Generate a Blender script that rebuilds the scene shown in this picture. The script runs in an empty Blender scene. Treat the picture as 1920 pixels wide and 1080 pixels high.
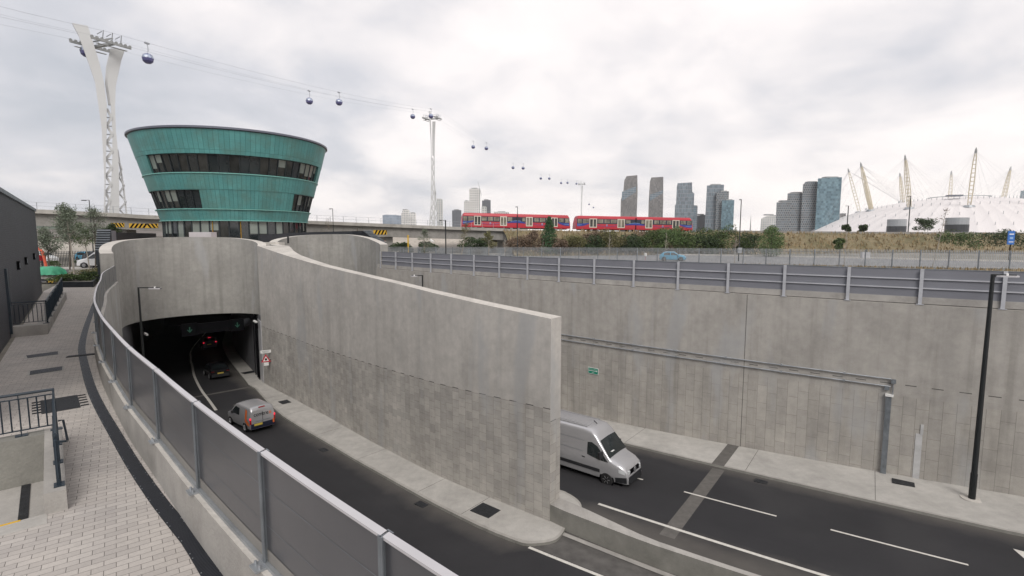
import bpy, math, random
from math import sin, cos, pi, radians, sqrt, atan2, hypot
from mathutils import Vector, Matrix
from mathutils.geometry import tessellate_polygon

sc = bpy.context.scene
# ---------------------------------------------------------------- camera
cam = bpy.data.objects.new('camera', bpy.data.cameras.new('camera'))
sc.collection.objects.link(cam)
cam.location = (0, 0, 3.36)
cam.rotation_euler = (pi/2 - 0.1005, 0, 0)
cam.data.sensor_width = 36; cam.data.lens = 18.0
cam.data.clip_start = .1; cam.data.clip_end = 9000
sc.camera = cam
# ---------------------------------------------------------------- light
SUN_EL, SUN_AZ = radians(42), radians(172)      # azimuth clockwise from +Y
sc.view_settings.view_transform = 'Standard'; sc.view_settings.look = 'None'
sc.view_settings.gamma = 1; sc.view_settings.exposure = 0.32
w = bpy.data.worlds.new('World'); sc.world = w; w.use_nodes = True
nt = w.node_tree; nt.nodes.clear()
def N(nt, t, **k):
    n = nt.nodes.new(t)
    for a, b in k.items():
        if a.startswith('i_'): n.inputs[a[2:].replace('_', ' ')].default_value = b
        else: setattr(n, a, b)
    return n
def ramp(nt, stops, interp='LINEAR'):
    n = nt.nodes.new('ShaderNodeValToRGB'); n.color_ramp.interpolation = interp
    e = n.color_ramp.elements
    while len(e) < len(stops): e.new(.5)
    for i, (p, c) in enumerate(stops):
        e[i].position = p; e[i].color = (*c, 1) if len(c) == 3 else c
    return n
L = nt.links.new
WS = 0.12
sky = N(nt, 'ShaderNodeTexSky', sky_type='NISHITA', sun_disc=False, sun_elevation=SUN_EL, sun_rotation=SUN_AZ, air_density=1.2, dust_density=3.0)
tc = N(nt, 'ShaderNodeTexCoord')
sep = N(nt, 'ShaderNodeSeparateXYZ'); L(tc.outputs['Generated'], sep.inputs[0])
zc = N(nt, 'ShaderNodeMath', operation='MAXIMUM'); L(sep.outputs['Z'], zc.inputs[0]); zc.inputs[1].default_value = 0.0
za = N(nt, 'ShaderNodeMath', operation='ADD'); L(zc.outputs[0], za.inputs[0]); za.inputs[1].default_value = .30
dx = N(nt, 'ShaderNodeMath', operation='DIVIDE'); L(sep.outputs['X'], dx.inputs[0]); L(za.outputs[0], dx.inputs[1])
dy = N(nt, 'ShaderNodeMath', operation='DIVIDE'); L(sep.outputs['Y'], dy.inputs[0]); L(za.outputs[0], dy.inputs[1])
cb = N(nt, 'ShaderNodeCombineXYZ'); L(dx.outputs[0], cb.inputs[0]); L(dy.outputs[0], cb.inputs[1])
n1 = N(nt, 'ShaderNodeTexNoise', i_Scale=.95, i_Detail=8.0, i_Roughness=.50, i_Distortion=.45); L(cb.outputs[0], n1.inputs['Vector'])
n2 = N(nt, 'ShaderNodeTexNoise', i_Scale=2.6, i_Detail=6.0, i_Roughness=.52, i_Distortion=.3); L(cb.outputs[0], n2.inputs['Vector'])
mx = N(nt, 'ShaderNodeMix', data_type='FLOAT'); mx.inputs[0].default_value = .33
L(n1.outputs['Fac'], mx.inputs[2]); L(n2.outputs['Fac'], mx.inputs[3])
# the cloud deck is thinner towards the sun (right) and heavier to the left
gx = N(nt, 'ShaderNodeMath', operation='MULTIPLY_ADD'); L(sep.outputs['X'], gx.inputs[0]); gx.inputs[1].default_value = .115; gx.inputs[2].default_value = .004
ad = N(nt, 'ShaderNodeMath', operation='ADD'); L(mx.outputs[0], ad.inputs[0]); L(gx.outputs[0], ad.inputs[1])
k = .885/WS
cr = ramp(nt, [(.31, (.52*k, .54*k, .59*k)), (.41, (.66*k, .66*k, .70*k)), (.475, (.83*k, .80*k, .81*k)), (.535, (.96*k, .91*k, .90*k)), (.62, (1.06*k, 1.00*k, .97*k))])
L(ad.outputs[0], cr.inputs[0])
ms = N(nt, 'ShaderNodeMix', data_type='RGBA'); ms.inputs[0].default_value = .95
L(sky.outputs[0], ms.inputs[6]); L(cr.outputs[0], ms.inputs[7])
bg = N(nt, 'ShaderNodeBackground', i_Strength=WS); L(ms.outputs[2], bg.inputs[0])
wo = N(nt, 'ShaderNodeOutputWorld'); L(bg.outputs[0], wo.inputs[0])
sun = bpy.data.objects.new('sun', bpy.data.lights.new('sun', 'SUN')); sc.collection.objects.link(sun)
sun.data.energy = 1.5; sun.data.angle = radians(26); sun.data.color = (1, .965, .92)
sun.rotation_euler = (pi/2 - SUN_EL, 0, pi - SUN_AZ)
sc.cycles.max_bounces = 6

# ---------------------------------------------------------------- mesh helper
class MB:
    def __init__(s): s.v = []; s.f = []; s.m = []; s.uv = []
    def face(s, pts, m=0, uv=None):
        i = len(s.v); s.v += [tuple(p) for p in pts]; s.f.append(tuple(range(i, i+len(pts)))); s.m.append(m)
        s.uv.append(uv if uv else [(0, 0)]*len(pts))
    def box(s, c, d, rz=0, m=0, ax=None):
        if ax: ux, uy, uz = [Vector(a) for a in ax]
        else: ux, uy, uz = Vector((cos(rz), sin(rz), 0)), Vector((-sin(rz), cos(rz), 0)), Vector((0, 0, 1))
        c = Vector(c); hx, hy, hz = ux*d[0]/2, uy*d[1]/2, uz*d[2]/2
        P = lambda a, b, e: c + a*hx + b*hy + e*hz
        for q in (((-1,-1,-1),(-1,1,-1),(1,1,-1),(1,-1,-1)), ((-1,-1,1),(1,-1,1),(1,1,1),(-1,1,1)),
                  ((-1,-1,-1),(1,-1,-1),(1,-1,1),(-1,-1,1)), ((1,1,-1),(-1,1,-1),(-1,1,1),(1,1,1)),
                  ((1,-1,-1),(1,1,-1),(1,1,1),(1,-1,1)), ((-1,1,-1),(-1,-1,-1),(-1,-1,1),(-1,1,1))):
            s.face([P(*t) for t in q], m)
        return s
    def beam(s, a, b, w, h=None, m=0, up=(0, 0, 1)):
        a, b = Vector(a), Vector(b); d = b-a; l = d.length; d.normalize()
        up = Vector(up); x = d.cross(up)
        if x.length < 1e-4: x = d.cross(Vector((1, 0, 0)))
        x.normalize(); z = x.cross(d)
        return s.box((a+b)/2, (w, l, h or w), ax=(x, d, z), m=m)
    def tube(s, pts, r, n=8, m=0, caps=True):
        pts = [Vector(p) for p in pts]; rr = r if isinstance(r, (list, tuple)) else [r]*len(pts)
        base = len(s.v); ref = Vector((0.13, .07, 1))
        for i, p in enumerate(pts):
            d = (pts[min(i+1, len(pts)-1)] - pts[max(i-1, 0)]).normalized()
            rf = ref if abs(d.dot(ref.normalized())) < .95 else Vector((1, .1, 0))
            x = d.cross(rf).normalized(); y = d.cross(x)
            for k in range(n):
                t = 2*pi*k/n; s.v.append(tuple(p + rr[i]*(cos(t)*x + sin(t)*y)))
        for i in range(len(pts)-1):
            for k in range(n):
                a = base+i*n+k; b = base+i*n+(k+1) % n
                s.f.append((a, b, b+n, a+n)); s.m.append(m); s.uv.append([(0, 0)]*4)
        if caps:
            s.f.append(tuple(base+k for k in range(n))[::-1]); s.m.append(m); s.uv.append([(0, 0)]*n)
            e = base+(len(pts)-1)*n
            s.f.append(tuple(e+k for k in range(n))); s.m.append(m); s.uv.append([(0, 0)]*n)
        return s
    def grid(s, F, nu, nv, m=0, UV=None, flip=False):
        base = len(s.v)
        for i in range(nu+1):
            for j in range(nv+1): s.v.append(tuple(F(i/nu, j/nv)))
        for i in range(nu):
            for j in range(nv):
                a = base+i*(nv+1)+j; q = (a, a+nv+1, a+nv+2, a+1)
                u = [(i/nu, j/nv), ((i+1)/nu, j/nv), ((i+1)/nu, (j+1)/nv), (i/nu, (j+1)/nv)]
                if UV: u = [UV(*t) for t in u]
                if flip: q = q[::-1]; u = u[::-1]
                s.f.append(q); s.m.append(m); s.uv.append(u)
        return s
    def prism(s, poly, z0, z1, m=0, top=True, mt=None):
        n = len(poly); per = 0
        area = sum(poly[i][0]*poly[(i+1) % n][1]-poly[(i+1) % n][0]*poly[i][1] for i in range(n))
        if area < 0: poly = poly[::-1]
        for i in range(n):
            a, b = poly[i], poly[(i+1) % n]; l = hypot(b[0]-a[0], b[1]-a[1])
            s.face([(a[0], a[1], z0), (b[0], b[1], z0), (b[0], b[1], z1), (a[0], a[1], z1)], m, [(per, z0), (per+l, z0), (per+l, z1), (per, z1)])
            per += l
        if top:
            s.face([(p[0], p[1], z1) for p in poly], m if mt is None else mt, [tuple(p[:2]) for p in poly])
            s.face([(p[0], p[1], z0) for p in poly][::-1], m, [tuple(p[:2]) for p in poly][::-1])
        return s
    def lathe(s, prof, c=(0, 0, 0), n=24, ax='z', m=0):
        def F(u, v):
            i = v*(len(prof)-1); k = min(int(round(i)), len(prof)-1); r, h = prof[k]; t = -2*pi*u
            if ax == 'z': return (c[0]+r*cos(t), c[1]+r*sin(t), c[2]+h)
            if ax == 'y': return (c[0]+r*cos(t), c[1]+h, c[2]-r*sin(t))
            return (c[0]+h, c[1]+r*cos(t), c[2]+r*sin(t))
        return s.grid(F, n, len(prof)-1, m)
    def build(s, name, mats, parent=None, smooth=False, bevel=0, world=True, stuff=False):
        off = Vector((0, 0, 0))
        if parent is not None and world:
            r = parent
            while r.parent is not None: r = r.parent
            off = r.location
        me = bpy.data.meshes.new(name)
        me.from_pydata([(p[0]-off[0], p[1]-off[1], p[2]-off[2]) for p in s.v], [], s.f)
        if not isinstance(mats, (list, tuple)): mats = [mats]
        for mm in mats: me.materials.append(mm)
        me.polygons.foreach_set('material_index', s.m)
        ul = me.uv_layers.new(name='UVMap')
        flat = [c for u in s.uv for t in u for c in t]
        ul.data.foreach_set('uv', flat)
        if smooth: me.polygons.foreach_set('use_smooth', [True]*len(s.f))
        me.update(); me.validate()
        o = bpy.data.objects.new(name, me); sc.collection.objects.link(o)
        if parent is not None: o.parent = parent
        if smooth: weld(me)
        if bevel:
            b = o.modifiers.new('b', 'BEVEL'); b.width = bevel; b.segments = 2; b.limit_method = 'ANGLE'
        if stuff: o['kind'] = 'stuff'
        return o
import bmesh
def weld(me, ang=40):
    bm = bmesh.new(); bm.from_mesh(me)
    bmesh.ops.remove_doubles(bm, verts=bm.verts, dist=1e-4)
    lim = radians(ang)
    for e in bm.edges:
        if len(e.link_faces) == 2:
            e.smooth = e.calc_face_angle(0) < lim
        else: e.smooth = False
    bm.to_mesh(me); bm.free()

def tag(o, label=None, cat=None, group=None, kind=None):
    if label: o['label'] = label
    if cat: o['category'] = cat
    if group: o['group'] = group
    if kind: o['kind'] = kind
    return o
def thing(name, label, cat, loc=(0, 0, 0), rz=0, group=None):
    o = bpy.data.objects.new(name, None); sc.collection.objects.link(o)
    o.empty_display_size = .2
    o.location = loc; o.rotation_euler = (0, 0, rz)
    return tag(o, label, cat, group)
KIDS = {}
def copy_tree(o, parent=None):
    if parent is None:
        global _kids
        _kids = {}
        for q in sc.collection.objects:
            if q.parent is not None: _kids.setdefault(q.parent.name, []).append(q)
    c = o.copy(); sc.collection.objects.link(c)
    if parent is not None: c.parent = parent
    for ch in _kids.get(o.name, []): copy_tree(ch, c)
    return c
ORD = ['first', 'second', 'third', 'fourth', 'fifth', 'sixth', 'seventh', 'eighth', 'ninth', 'tenth', 'eleventh', 'twelfth', 'thirteenth', 'fourteenth', 'fifteenth', 'sixteenth', 'seventeenth', 'eighteenth', 'nineteenth', 'twentieth']

# ---------------------------------------------------------------- materials
def newmat(name):
    m = bpy.data.materials.new(name); m.use_nodes = True; t = m.node_tree; t.nodes.clear()
    o = t.nodes.new('ShaderNodeOutputMaterial'); b = t.nodes.new('ShaderNodeBsdfPrincipled')
    t.links.new(b.outputs[0], o.inputs[0]); return m, t, b
def mixc(t, fac, a, b, mode='MIX'):
    n = N(t, 'ShaderNodeMix', data_type='RGBA', blend_type=mode)
    for i, x in ((0, fac), (6, a), (7, b)):
        if hasattr(x, 'links'): t.links.new(x, n.inputs[i])
        else: n.inputs[i].default_value = x if i == 0 else (*x, 1)
    return n.outputs[2]
def noise(t, vec, scale, detail=5, rough=.55, dist=0):
    n = N(t, 'ShaderNodeTexNoise', i_Scale=scale, i_Detail=detail, i_Roughness=rough, i_Distortion=dist)
    if vec is not None: t.links.new(vec, n.inputs['Vector'])
    return n.outputs['Fac']
def coords(t, kind='Object', sc3=(1, 1, 1), rot=0):
    c = N(t, 'ShaderNodeTexCoord'); mp = N(t, 'ShaderNodeMapping')
    mp.inputs['Scale'].default_value = sc3; mp.inputs['Rotation'].default_value = (0, 0, rot)
    t.links.new(c.outputs[kind], mp.inputs[0]); return mp.outputs[0]
def rmp(t, fac, stops):
    n = ramp(t, stops); t.links.new(fac, n.inputs[0]); return n.outputs[0]
def bump(t, b, h, strength=.3, dist=.02):
    n = N(t, 'ShaderNodeBump'); n.inputs['Strength'].default_value = strength; n.inputs['Distance'].default_value = dist
    t.links.new(h, n.inputs['Height']); t.links.new(n.outputs[0], b.inputs['Normal'])
def C3(c, f): return tuple(min(1, x*f) for x in c)
def simple(name, col, rough=.5, metal=0, var=.12, nscale=3.0, emit=None, bumpy=0, kind='Object', spec=.5, det=5):
    m, t, b = newmat(name)
    v = coords(t, kind)
    f = noise(t, v, nscale, det)
    c = rmp(t, f, [(.3, C3(col, 1-var)), (.7, C3(col, 1+var))])
    t.links.new(c, b.inputs['Base Color'])
    b.inputs['Roughness'].default_value = rough; b.inputs['Metallic'].default_value = metal
    b.inputs['Specular IOR Level'].default_value = spec
    if emit: b.inputs['Emission Color'].default_value = (*emit[0], 1); b.inputs['Emission Strength'].default_value = emit[1]
    if bumpy: bump(t, b, noise(t, v, nscale*12, 4), bumpy)
    return m
def _c(): pass
def concrete(name, col=(.33, .315, .295), pattern=None, bound=-4.7, kind='UV', bw=.52, bh=1.05, streak=.5, dash=None, lo=.84, hi=1.10):
    """board-marked in-situ concrete; pattern='wall': big panels above bound, small staggered blocks below"""
    m, t, b = newmat(name); l = t.links.new
    uv = coords(t, kind)
    f1 = noise(t, uv, .35, 6, .6); f2 = noise(t, uv, 2.2, 7, .65); f3 = noise(t, uv, 22, 4, .6)
    c = rmp(t, f1, [(.28, C3(col, .84)), (.72, C3(col, 1.14))])
    c = mixc(t, .75, c, rmp(t, f2, [(.3, (.86, .86, .86)), (.68, (1.12, 1.12, 1.11))]), 'MULTIPLY')
    c = mixc(t, .5, c, rmp(t, f3, [(.3, (.9, .9, .9)), (.7, (1.08, 1.08, 1.08))]), 'MULTIPLY')
    # rain streaks: noise stretched along v
    sv = coords(t, kind, (1.6, .09, 1)); fs = noise(t, sv, 1.0, 6, .6)
    c = mixc(t, streak, c, rmp(t, fs, [(.30, (.66, .655, .64)), (.48, (1, 1, 1)), (.70, (1.16, 1.16, 1.15))]), 'MULTIPLY')
    # darker run-off stains hanging from above, and small rusty specks
    st2 = noise(t, coords(t, kind, (.55, .05, 1)), 1.0, 5, .6)
    c = mixc(t, rmp(t, st2, [(.60, (0, 0, 0)), (.74, (.35, .35, .35))]), c, C3(col, .55))
    rs = noise(t, coords(t, kind, (1.1, .8, 1)), 1.0, 8, .75)
    c = mixc(t, rmp(t, rs, [(.685, (0, 0, 0)), (.76, (.4, .4, .4))]), c, (.26, .20, .15))
    h = f3
    if pattern:
        s = N(t, 'ShaderNodeSeparateXYZ'); l(uv, s.inputs[0]); sw = N(t, 'ShaderNodeCombineXYZ')
        l(s.outputs[1], sw.inputs[0]); l(s.outputs[0], sw.inputs[1])
        def br(w, hgt, mort, c1, c2, cm, off=.5, bias=0):
            n = N(t, 'ShaderNodeTexBrick', offset=off, offset_frequency=2, squash=1.0)
            l(sw.outputs[0], n.inputs['Vector']); n.inputs['Scale'].default_value = 1
            n.inputs['Brick Width'].default_value = hgt; n.inputs['Row Height'].default_value = w
            n.inputs['Mortar Size'].default_value = mort; n.inputs['Mortar Smooth'].default_value = .3
            n.inputs['Color1'].default_value = (*c1, 1); n.inputs['Color2'].default_value = (*c2, 1); n.inputs['Mortar'].default_value = (*cm, 1)
            n.inputs['Bias'].default_value = bias; return n
        big = br(1.22, 3.4, .006, (.975, .975, .975), (1.02, 1.02, 1.02), (.90, .90, .89), .31)
        small = br(bw, bh, .009, (lo, lo, lo-.005), (hi, hi-.005, hi-.02), (.58, .57, .56), .37)
        sm2 = br(bw*2, bh*1.7, .004, (.94, .94, .94), (1.05, 1.05, 1.05), (.9, .9, .9), .3)
        smc = mixc(t, 1.0, small.outputs[0], sm2.outputs[0], 'MULTIPLY')
        # wobble the boundary between the zones a little
        wob = noise(t, uv, .8, 3); wa = N(t, 'ShaderNodeMath', operation='MULTIPLY_ADD'); l(wob, wa.inputs[0]); wa.inputs[1].default_value = .25 if dash is None or dash != bound else 0; l(s.outputs[1], wa.inputs[2])
        st = N(t, 'ShaderNodeMath', operation='GREATER_THAN'); l(wa.outputs[0], st.inputs[0]); st.inputs[1].default_value = bound+(.12 if dash != bound else 0)
        pat = mixc(t, st.outputs[0], smc, big.outputs[0])
        c = mixc(t, 1.0, c, pat, 'MULTIPLY')
        # staggered slots left by the formwork ties
        if dash is not None:
            def band(sock, a, b):
                n = N(t, 'ShaderNodeMath', operation='COMPARE'); l(sock, n.inputs[0]); n.inputs[1].default_value = (a+b)/2; n.inputs[2].default_value = (b-a)/2; return n.outputs[0]
            fx = N(t, 'ShaderNodeMath', operation='FRACT'); dv = N(t, 'ShaderNodeMath', operation='DIVIDE'); l(s.outputs[0], dv.inputs[0]); dv.inputs[1].default_value = bw*2; l(dv.outputs[0], fx.inputs[0])
            o1 = band(fx.outputs[0], .02, .46); o2 = band(s.outputs[1], dash-.022, dash+.022)
            m1 = N(t, 'ShaderNodeMath', operation='MULTIPLY'); l(o1, m1.inputs[0]); l(o2, m1.inputs[1])
            c = mixc(t, m1.outputs[0], c, (.10, .095, .09))
        # block joints slightly relieved
        hh = mixc(t, st.outputs[0], small.outputs[0], big.outputs[0])
        hx = mixc(t, .25, hh, f3 if False else (.5, .5, .5))
        bw_ = N(t, 'ShaderNodeRGBToBW'); l(hx, bw_.inputs[0])
        ad = N(t, 'ShaderNodeMath', operation='MULTIPLY_ADD'); l(f3, ad.inputs[0]); ad.inputs[1].default_value = .25; l(bw_.outputs[0], ad.inputs[2]); h = ad.outputs[0]
        # bluish-grey cleaner patches
        fp = noise(t, coords(t, kind, (.5, .12, 1)), 1.0, 3)
        c = mixc(t, rmp(t, fp, [(.56, (0, 0, 0)), (.66, (.55, .55, .55))]), c, C3((.37, .375, .38), 1.0))
    l(c, b.inputs['Base Color']); b.inputs['Roughness'].default_value = .88; b.inputs['Specular IOR Level'].default_value = .25
    bump(t, b, h, .5, .02)
    return m
M = {}
M['wall'] = concrete('wall_concrete', (.365, .347, .323), 'wall', dash=-4.12, lo=.92, hi=1.045)
M['median'] = concrete('median_concrete', (.45, .43, .405), 'wall', bound=-4.8, bw=.50, bh=.44, dash=-4.8, lo=.79, hi=.99, streak=.3)
M['head'] = concrete('headwall_concrete', (.305, .297, .280), 'wall', bound=-30)
M['smooth'] = concrete('smooth_concrete', (.36, .345, .325), None, kind='Object')
M['coping'] = concrete('coping_concrete', (.50, .475, .44), None, kind='Object', streak=.2)
M['pale'] = concrete('pale_pavement_concrete', (.43, .415, .39), None, kind='Object', streak=.15)
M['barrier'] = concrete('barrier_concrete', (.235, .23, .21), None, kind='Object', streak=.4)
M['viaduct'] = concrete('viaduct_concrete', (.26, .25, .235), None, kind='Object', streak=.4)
M['gap_shade'] = simple('gap_shade_concrete', (.15, .145, .14), .8, var=.15)  # dark tone paints in the shadow line below the upstand
def asphalt():
    m, t, b = newmat('asphalt'); l = t.links.new; v = coords(t)
    c = rmp(t, noise(t, v, .22, 6, .6), [(.3, (.018, .018, .0205)), (.7, (.027, .0265, .030))])
    c = mixc(t, .8, c, rmp(t, noise(t, v, 45, 3, .7), [(.3, (.72, .72, .72)), (.75, (1.35, 1.35, 1.35))]), 'MULTIPLY')
    s = coords(t, 'UV', (.05, 1, 1)); c = mixc(t, .7, c, rmp(t, noise(t, s, .9, 5, .6), [(.35, (.85, .85, .85)), (.7, (1.25, 1.24, 1.2))]), 'MULTIPLY')
    tr = noise(t, coords(t, 'Object', (.9, .9, 1)), .12, 4); c = mixc(t, rmp(t, tr, [(.55, (0, 0, 0)), (.62, (.35, .35, .35))]), c, (.040, .039, .040))
    sp = noise(t, v, 9, 2); c = mixc(t, rmp(t, sp, [(.735, (0, 0, 0)), (.76, (.5, .5, .5))]), c, (.012, .012, .012))
    # dust along the kerbs: uv.y stores distance from the nearest kerb (m)
    uv = N(t, 'ShaderNodeUVMap'); s2 = N(t, 'ShaderNodeSeparateXYZ'); l(uv.outputs[0], s2.inputs[0])
    nn = noise(t, v, .7, 5); a = N(t, 'ShaderNodeMath', operation='MULTIPLY_ADD'); l(nn, a.inputs[0]); a.inputs[1].default_value = -1.1; l(s2.outputs[1], a.inputs[2])
    d = N(t, 'ShaderNodeMapRange'); l(a.outputs[0], d.inputs[0]); d.inputs[1].default_value = -.55; d.inputs[2].default_value = .45; d.inputs[3].default_value = .42; d.inputs[4].default_value = 0
    c = mixc(t, d.outputs[0], c, (.17, .155, .135))
    l(c, b.inputs['Base Color']); b.inputs['Roughness'].default_value = .82
    bump(t, b, noise(t, v, 60, 3), .5, .006); return m
M['asphalt'] = asphalt()
M['asphalt_far'] = simple('weathered_asphalt', (.20, .20, .205), .9, var=.12, nscale=.4)
M['asphalt_street'] = simple('street_asphalt', (.075, .075, .08), .9, var=.2, nscale=.5)
M['dusty'] = simple('dusty_asphalt', (.095, .09, .085), .9, var=.3, nscale=1.8, bumpy=.3, det=8)
def paint():
    m, t, b = newmat('road_paint'); v = coords(t)
    c = rmp(t, noise(t, v, 6, 8, .7), [(.3, (.52, .50, .46)), (.7, (.68, .66, .61))])
    c = mixc(t, rmp(t, noise(t, v, 16, 5, .75), [(.58, (0, 0, 0)), (.70, (.75, .75, .75))]), c, (.12, .115, .11))
    t.links.new(c, b.inputs['Base Color']); b.inputs['Roughness'].default_value = .6; return m
M['white_line'] = paint()
M['strip'] = simple('joint_filler', (.115, .108, .10), .85, var=.18, nscale=3)
def paving():
    m, t, b = newmat('block_paving'); l = t.links.new
    v = coords(t, 'Object', (1, 1, 1), -radians(37.6))
    n = N(t, 'ShaderNodeTexBrick', offset=.5, offset_frequency=2); l(v, n.inputs['Vector'])
    for k_, x in (('Scale', 1), ('Brick Width', .232), ('Row Height', .116), ('Mortar Size', .0035), ('Mortar Smooth', .2), ('Bias', .1)): n.inputs[k_].default_value = x
    n.inputs['Color1'].default_value = (.405, .375, .35, 1); n.inputs['Color2'].default_value = (.50, .465, .43, 1); n.inputs['Mortar'].default_value = (.13, .12, .11, 1)
    o = coords(t)
    c = mixc(t, .8, n.outputs[0], rmp(t, noise(t, o, .5, 6, .6), [(.3, (.84, .85, .87)), (.7, (1.1, 1.09, 1.07))]), 'MULTIPLY')
    c = mixc(t, .6, c, rmp(t, noise(t, o, 30, 4), [(.3, (.9, .9, .9)), (.7, (1.1, 1.1, 1.1))]), 'MULTIPLY')
    c = mixc(t, rmp(t, noise(t, o, 1.7, 7, .7), [(.62, (0, 0, 0)), (.75, (.3, .3, .3))]), c, (.22, .205, .19))
    l(c, b.inputs['Base Color']); b.inputs['Roughness'].default_value = .85
    i = N(t, 'ShaderNodeMath', operation='SUBTRACT'); i.inputs[0].default_value = 1; l(n.outputs['Fac'], i.inputs[1])
    bump(t, b, i.outputs[0], .6, .006); return m
M['paving'] = paving()
def dirt(name, a, bcol, s1=.05, s2=1.4):
    m, t, b = newmat(name); v = coords(t)
    c = rmp(t, noise(t, v, s1, 8, .65), [(.35, a), (.65, bcol)])
    c = mixc(t, .8, c, rmp(t, noise(t, v, s2, 6, .7), [(.3, (.7, .7, .7)), (.7, (1.3, 1.3, 1.3))]), 'MULTIPLY')
    t.links.new(c, b.inputs['Base Color']); b.inputs['Roughness'].default_value = .95
    bump(t, b, noise(t, v, s2*3, 6), .6, .1); return m
M['ground'] = dirt('rough_ground', (.13, .125, .10), (.26, .235, .20))
M['slope'] = dirt('dry_grass_slope', (.10, .09, .04), (.24, .19, .115), .12, 1.5)
M['gravel'] = dirt('pale_gravel', (.34, .31, .27), (.46, .42, .37), .2, 2)
M['redpave'] = dirt('red_brown_paving', (.22, .10, .08), (.30, .16, .12), .2, 3)
def blackbrick():
    m, t, b = newmat('dark_brick'); l = t.links.new; v = coords(t, 'UV')
    n = N(t, 'ShaderNodeTexBrick', offset=.5, offset_frequency=2); l(v, n.inputs['Vector'])
    for k_, x in (('Scale', 1), ('Brick Width', .225), ('Row Height', .075), ('Mortar Size', .006), ('Mortar Smooth', .2)): n.inputs[k_].default_value = x
    n.inputs['Color1'].default_value = (.014, .015, .020, 1); n.inputs['Color2'].default_value = (.034, .036, .045, 1); n.inputs['Mortar'].default_value = (.085, .087, .098, 1)
    c = mixc(t, .6, n.outputs[0], rmp(t, noise(t, v, .4, 5), [(.3, (.8, .8, .8)), (.7, (1.2, 1.2, 1.2))]), 'MULTIPLY')
    l(c, b.inputs['Base Color']); b.inputs['Roughness'].default_value = .6
    i = N(t, 'ShaderNodeMath', operation='SUBTRACT'); i.inputs[0].default_value = 1; l(n.outputs['Fac'], i.inputs[1]); bump(t, b, i.outputs[0], .5, .01)
    return m
M['blackbrick'] = blackbrick()
M['galv_rail'] = simple('pale_galvanised_rail', (.46, .47, .50), .5, .2, var=.1, nscale=2)
M['slate'] = simple('slate_grey_metal', (.12, .13, .165), .45, .2, var=.05)
M['patina_lt'] = simple('pale_patina', (.16, .40, .36), .5, 0, var=.1)
M['dark'] = simple('dark_coated_metal', (.022, .026, .032), .45, .3, nscale=2)
M['navy'] = simple('navy_black_paint', (.020, .032, .045), .38, 0, var=.15, nscale=4)
M['pole'] = simple('black_pole_paint', (.008, .010, .011), .4, 0, nscale=2)
M['grate'] = None
def grate():
    m, t, b = newmat('cast_iron_grating'); l = t.links.new; v = coords(t, 'UV')
    wv = N(t, 'ShaderNodeTexWave', wave_type='BANDS', bands_direction='X'); wv.inputs['Scale'].default_value = 11; l(v, wv.inputs[0])
    c = rmp(t, wv.outputs['Fac'], [(.35, (.010, .012, .017)), (.6, (.030, .034, .044))])
    c = mixc(t, .6, c, rmp(t, noise(t, v, 4, 6, .7), [(.3, (.7, .7, .7)), (.7, (1.4, 1.4, 1.4))]), 'MULTIPLY')
    l(c, b.inputs['Base Color']); b.inputs['Roughness'].default_value = .45; b.inputs['Metallic'].default_value = .4; bump(t, b, wv.outputs['Fac'], .6, .01); return m
M['grate'] = grate()
M['cover'] = simple('black_cover_plate', (.022, .024, .028), .6, .2, var=.4, nscale=9, bumpy=.6, det=8)
M['galv'] = simple('galvanised_steel', (.36, .38, .40), .42, .55, var=.2, nscale=3)
M['galv_dk'] = simple('dull_galvanised_steel', (.20, .22, .24), .5, .5, var=.2, nscale=3)
M['galv_lt'] = simple('pale_coping_metal', (.50, .49, .505), .5, .15, var=.07, nscale=1)
M['panel'] = simple('grey_acoustic_panel', (.185, .19, .215), .55, .0, var=.07, nscale=.6)
M['panel_l'] = simple('grey_parapet_panel', (.100, .102, .112), .30, .35, var=.12, nscale=.5)
M['panel_skirt'] = simple('dusty_panel_foot', (.23, .22, .205), .6, .1, var=.1, nscale=2)
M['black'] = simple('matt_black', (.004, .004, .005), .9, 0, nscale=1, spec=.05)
M['glass'] = simple('dark_glass', (.018, .024, .026), .06, 0, var=.5, nscale=.25, spec=.8)
M['blind'] = simple('blind_behind_glass', (.20, .235, .215), .18, 0, var=.12, nscale=.6)
M['glass_warm'] = simple('glass_showing_rooms', (.030, .032, .030), .08, 0, var=.6, nscale=.7)
M['mullion'] = simple('mullion_metal', (.02, .028, .032), .4, .2, nscale=1)
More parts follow.
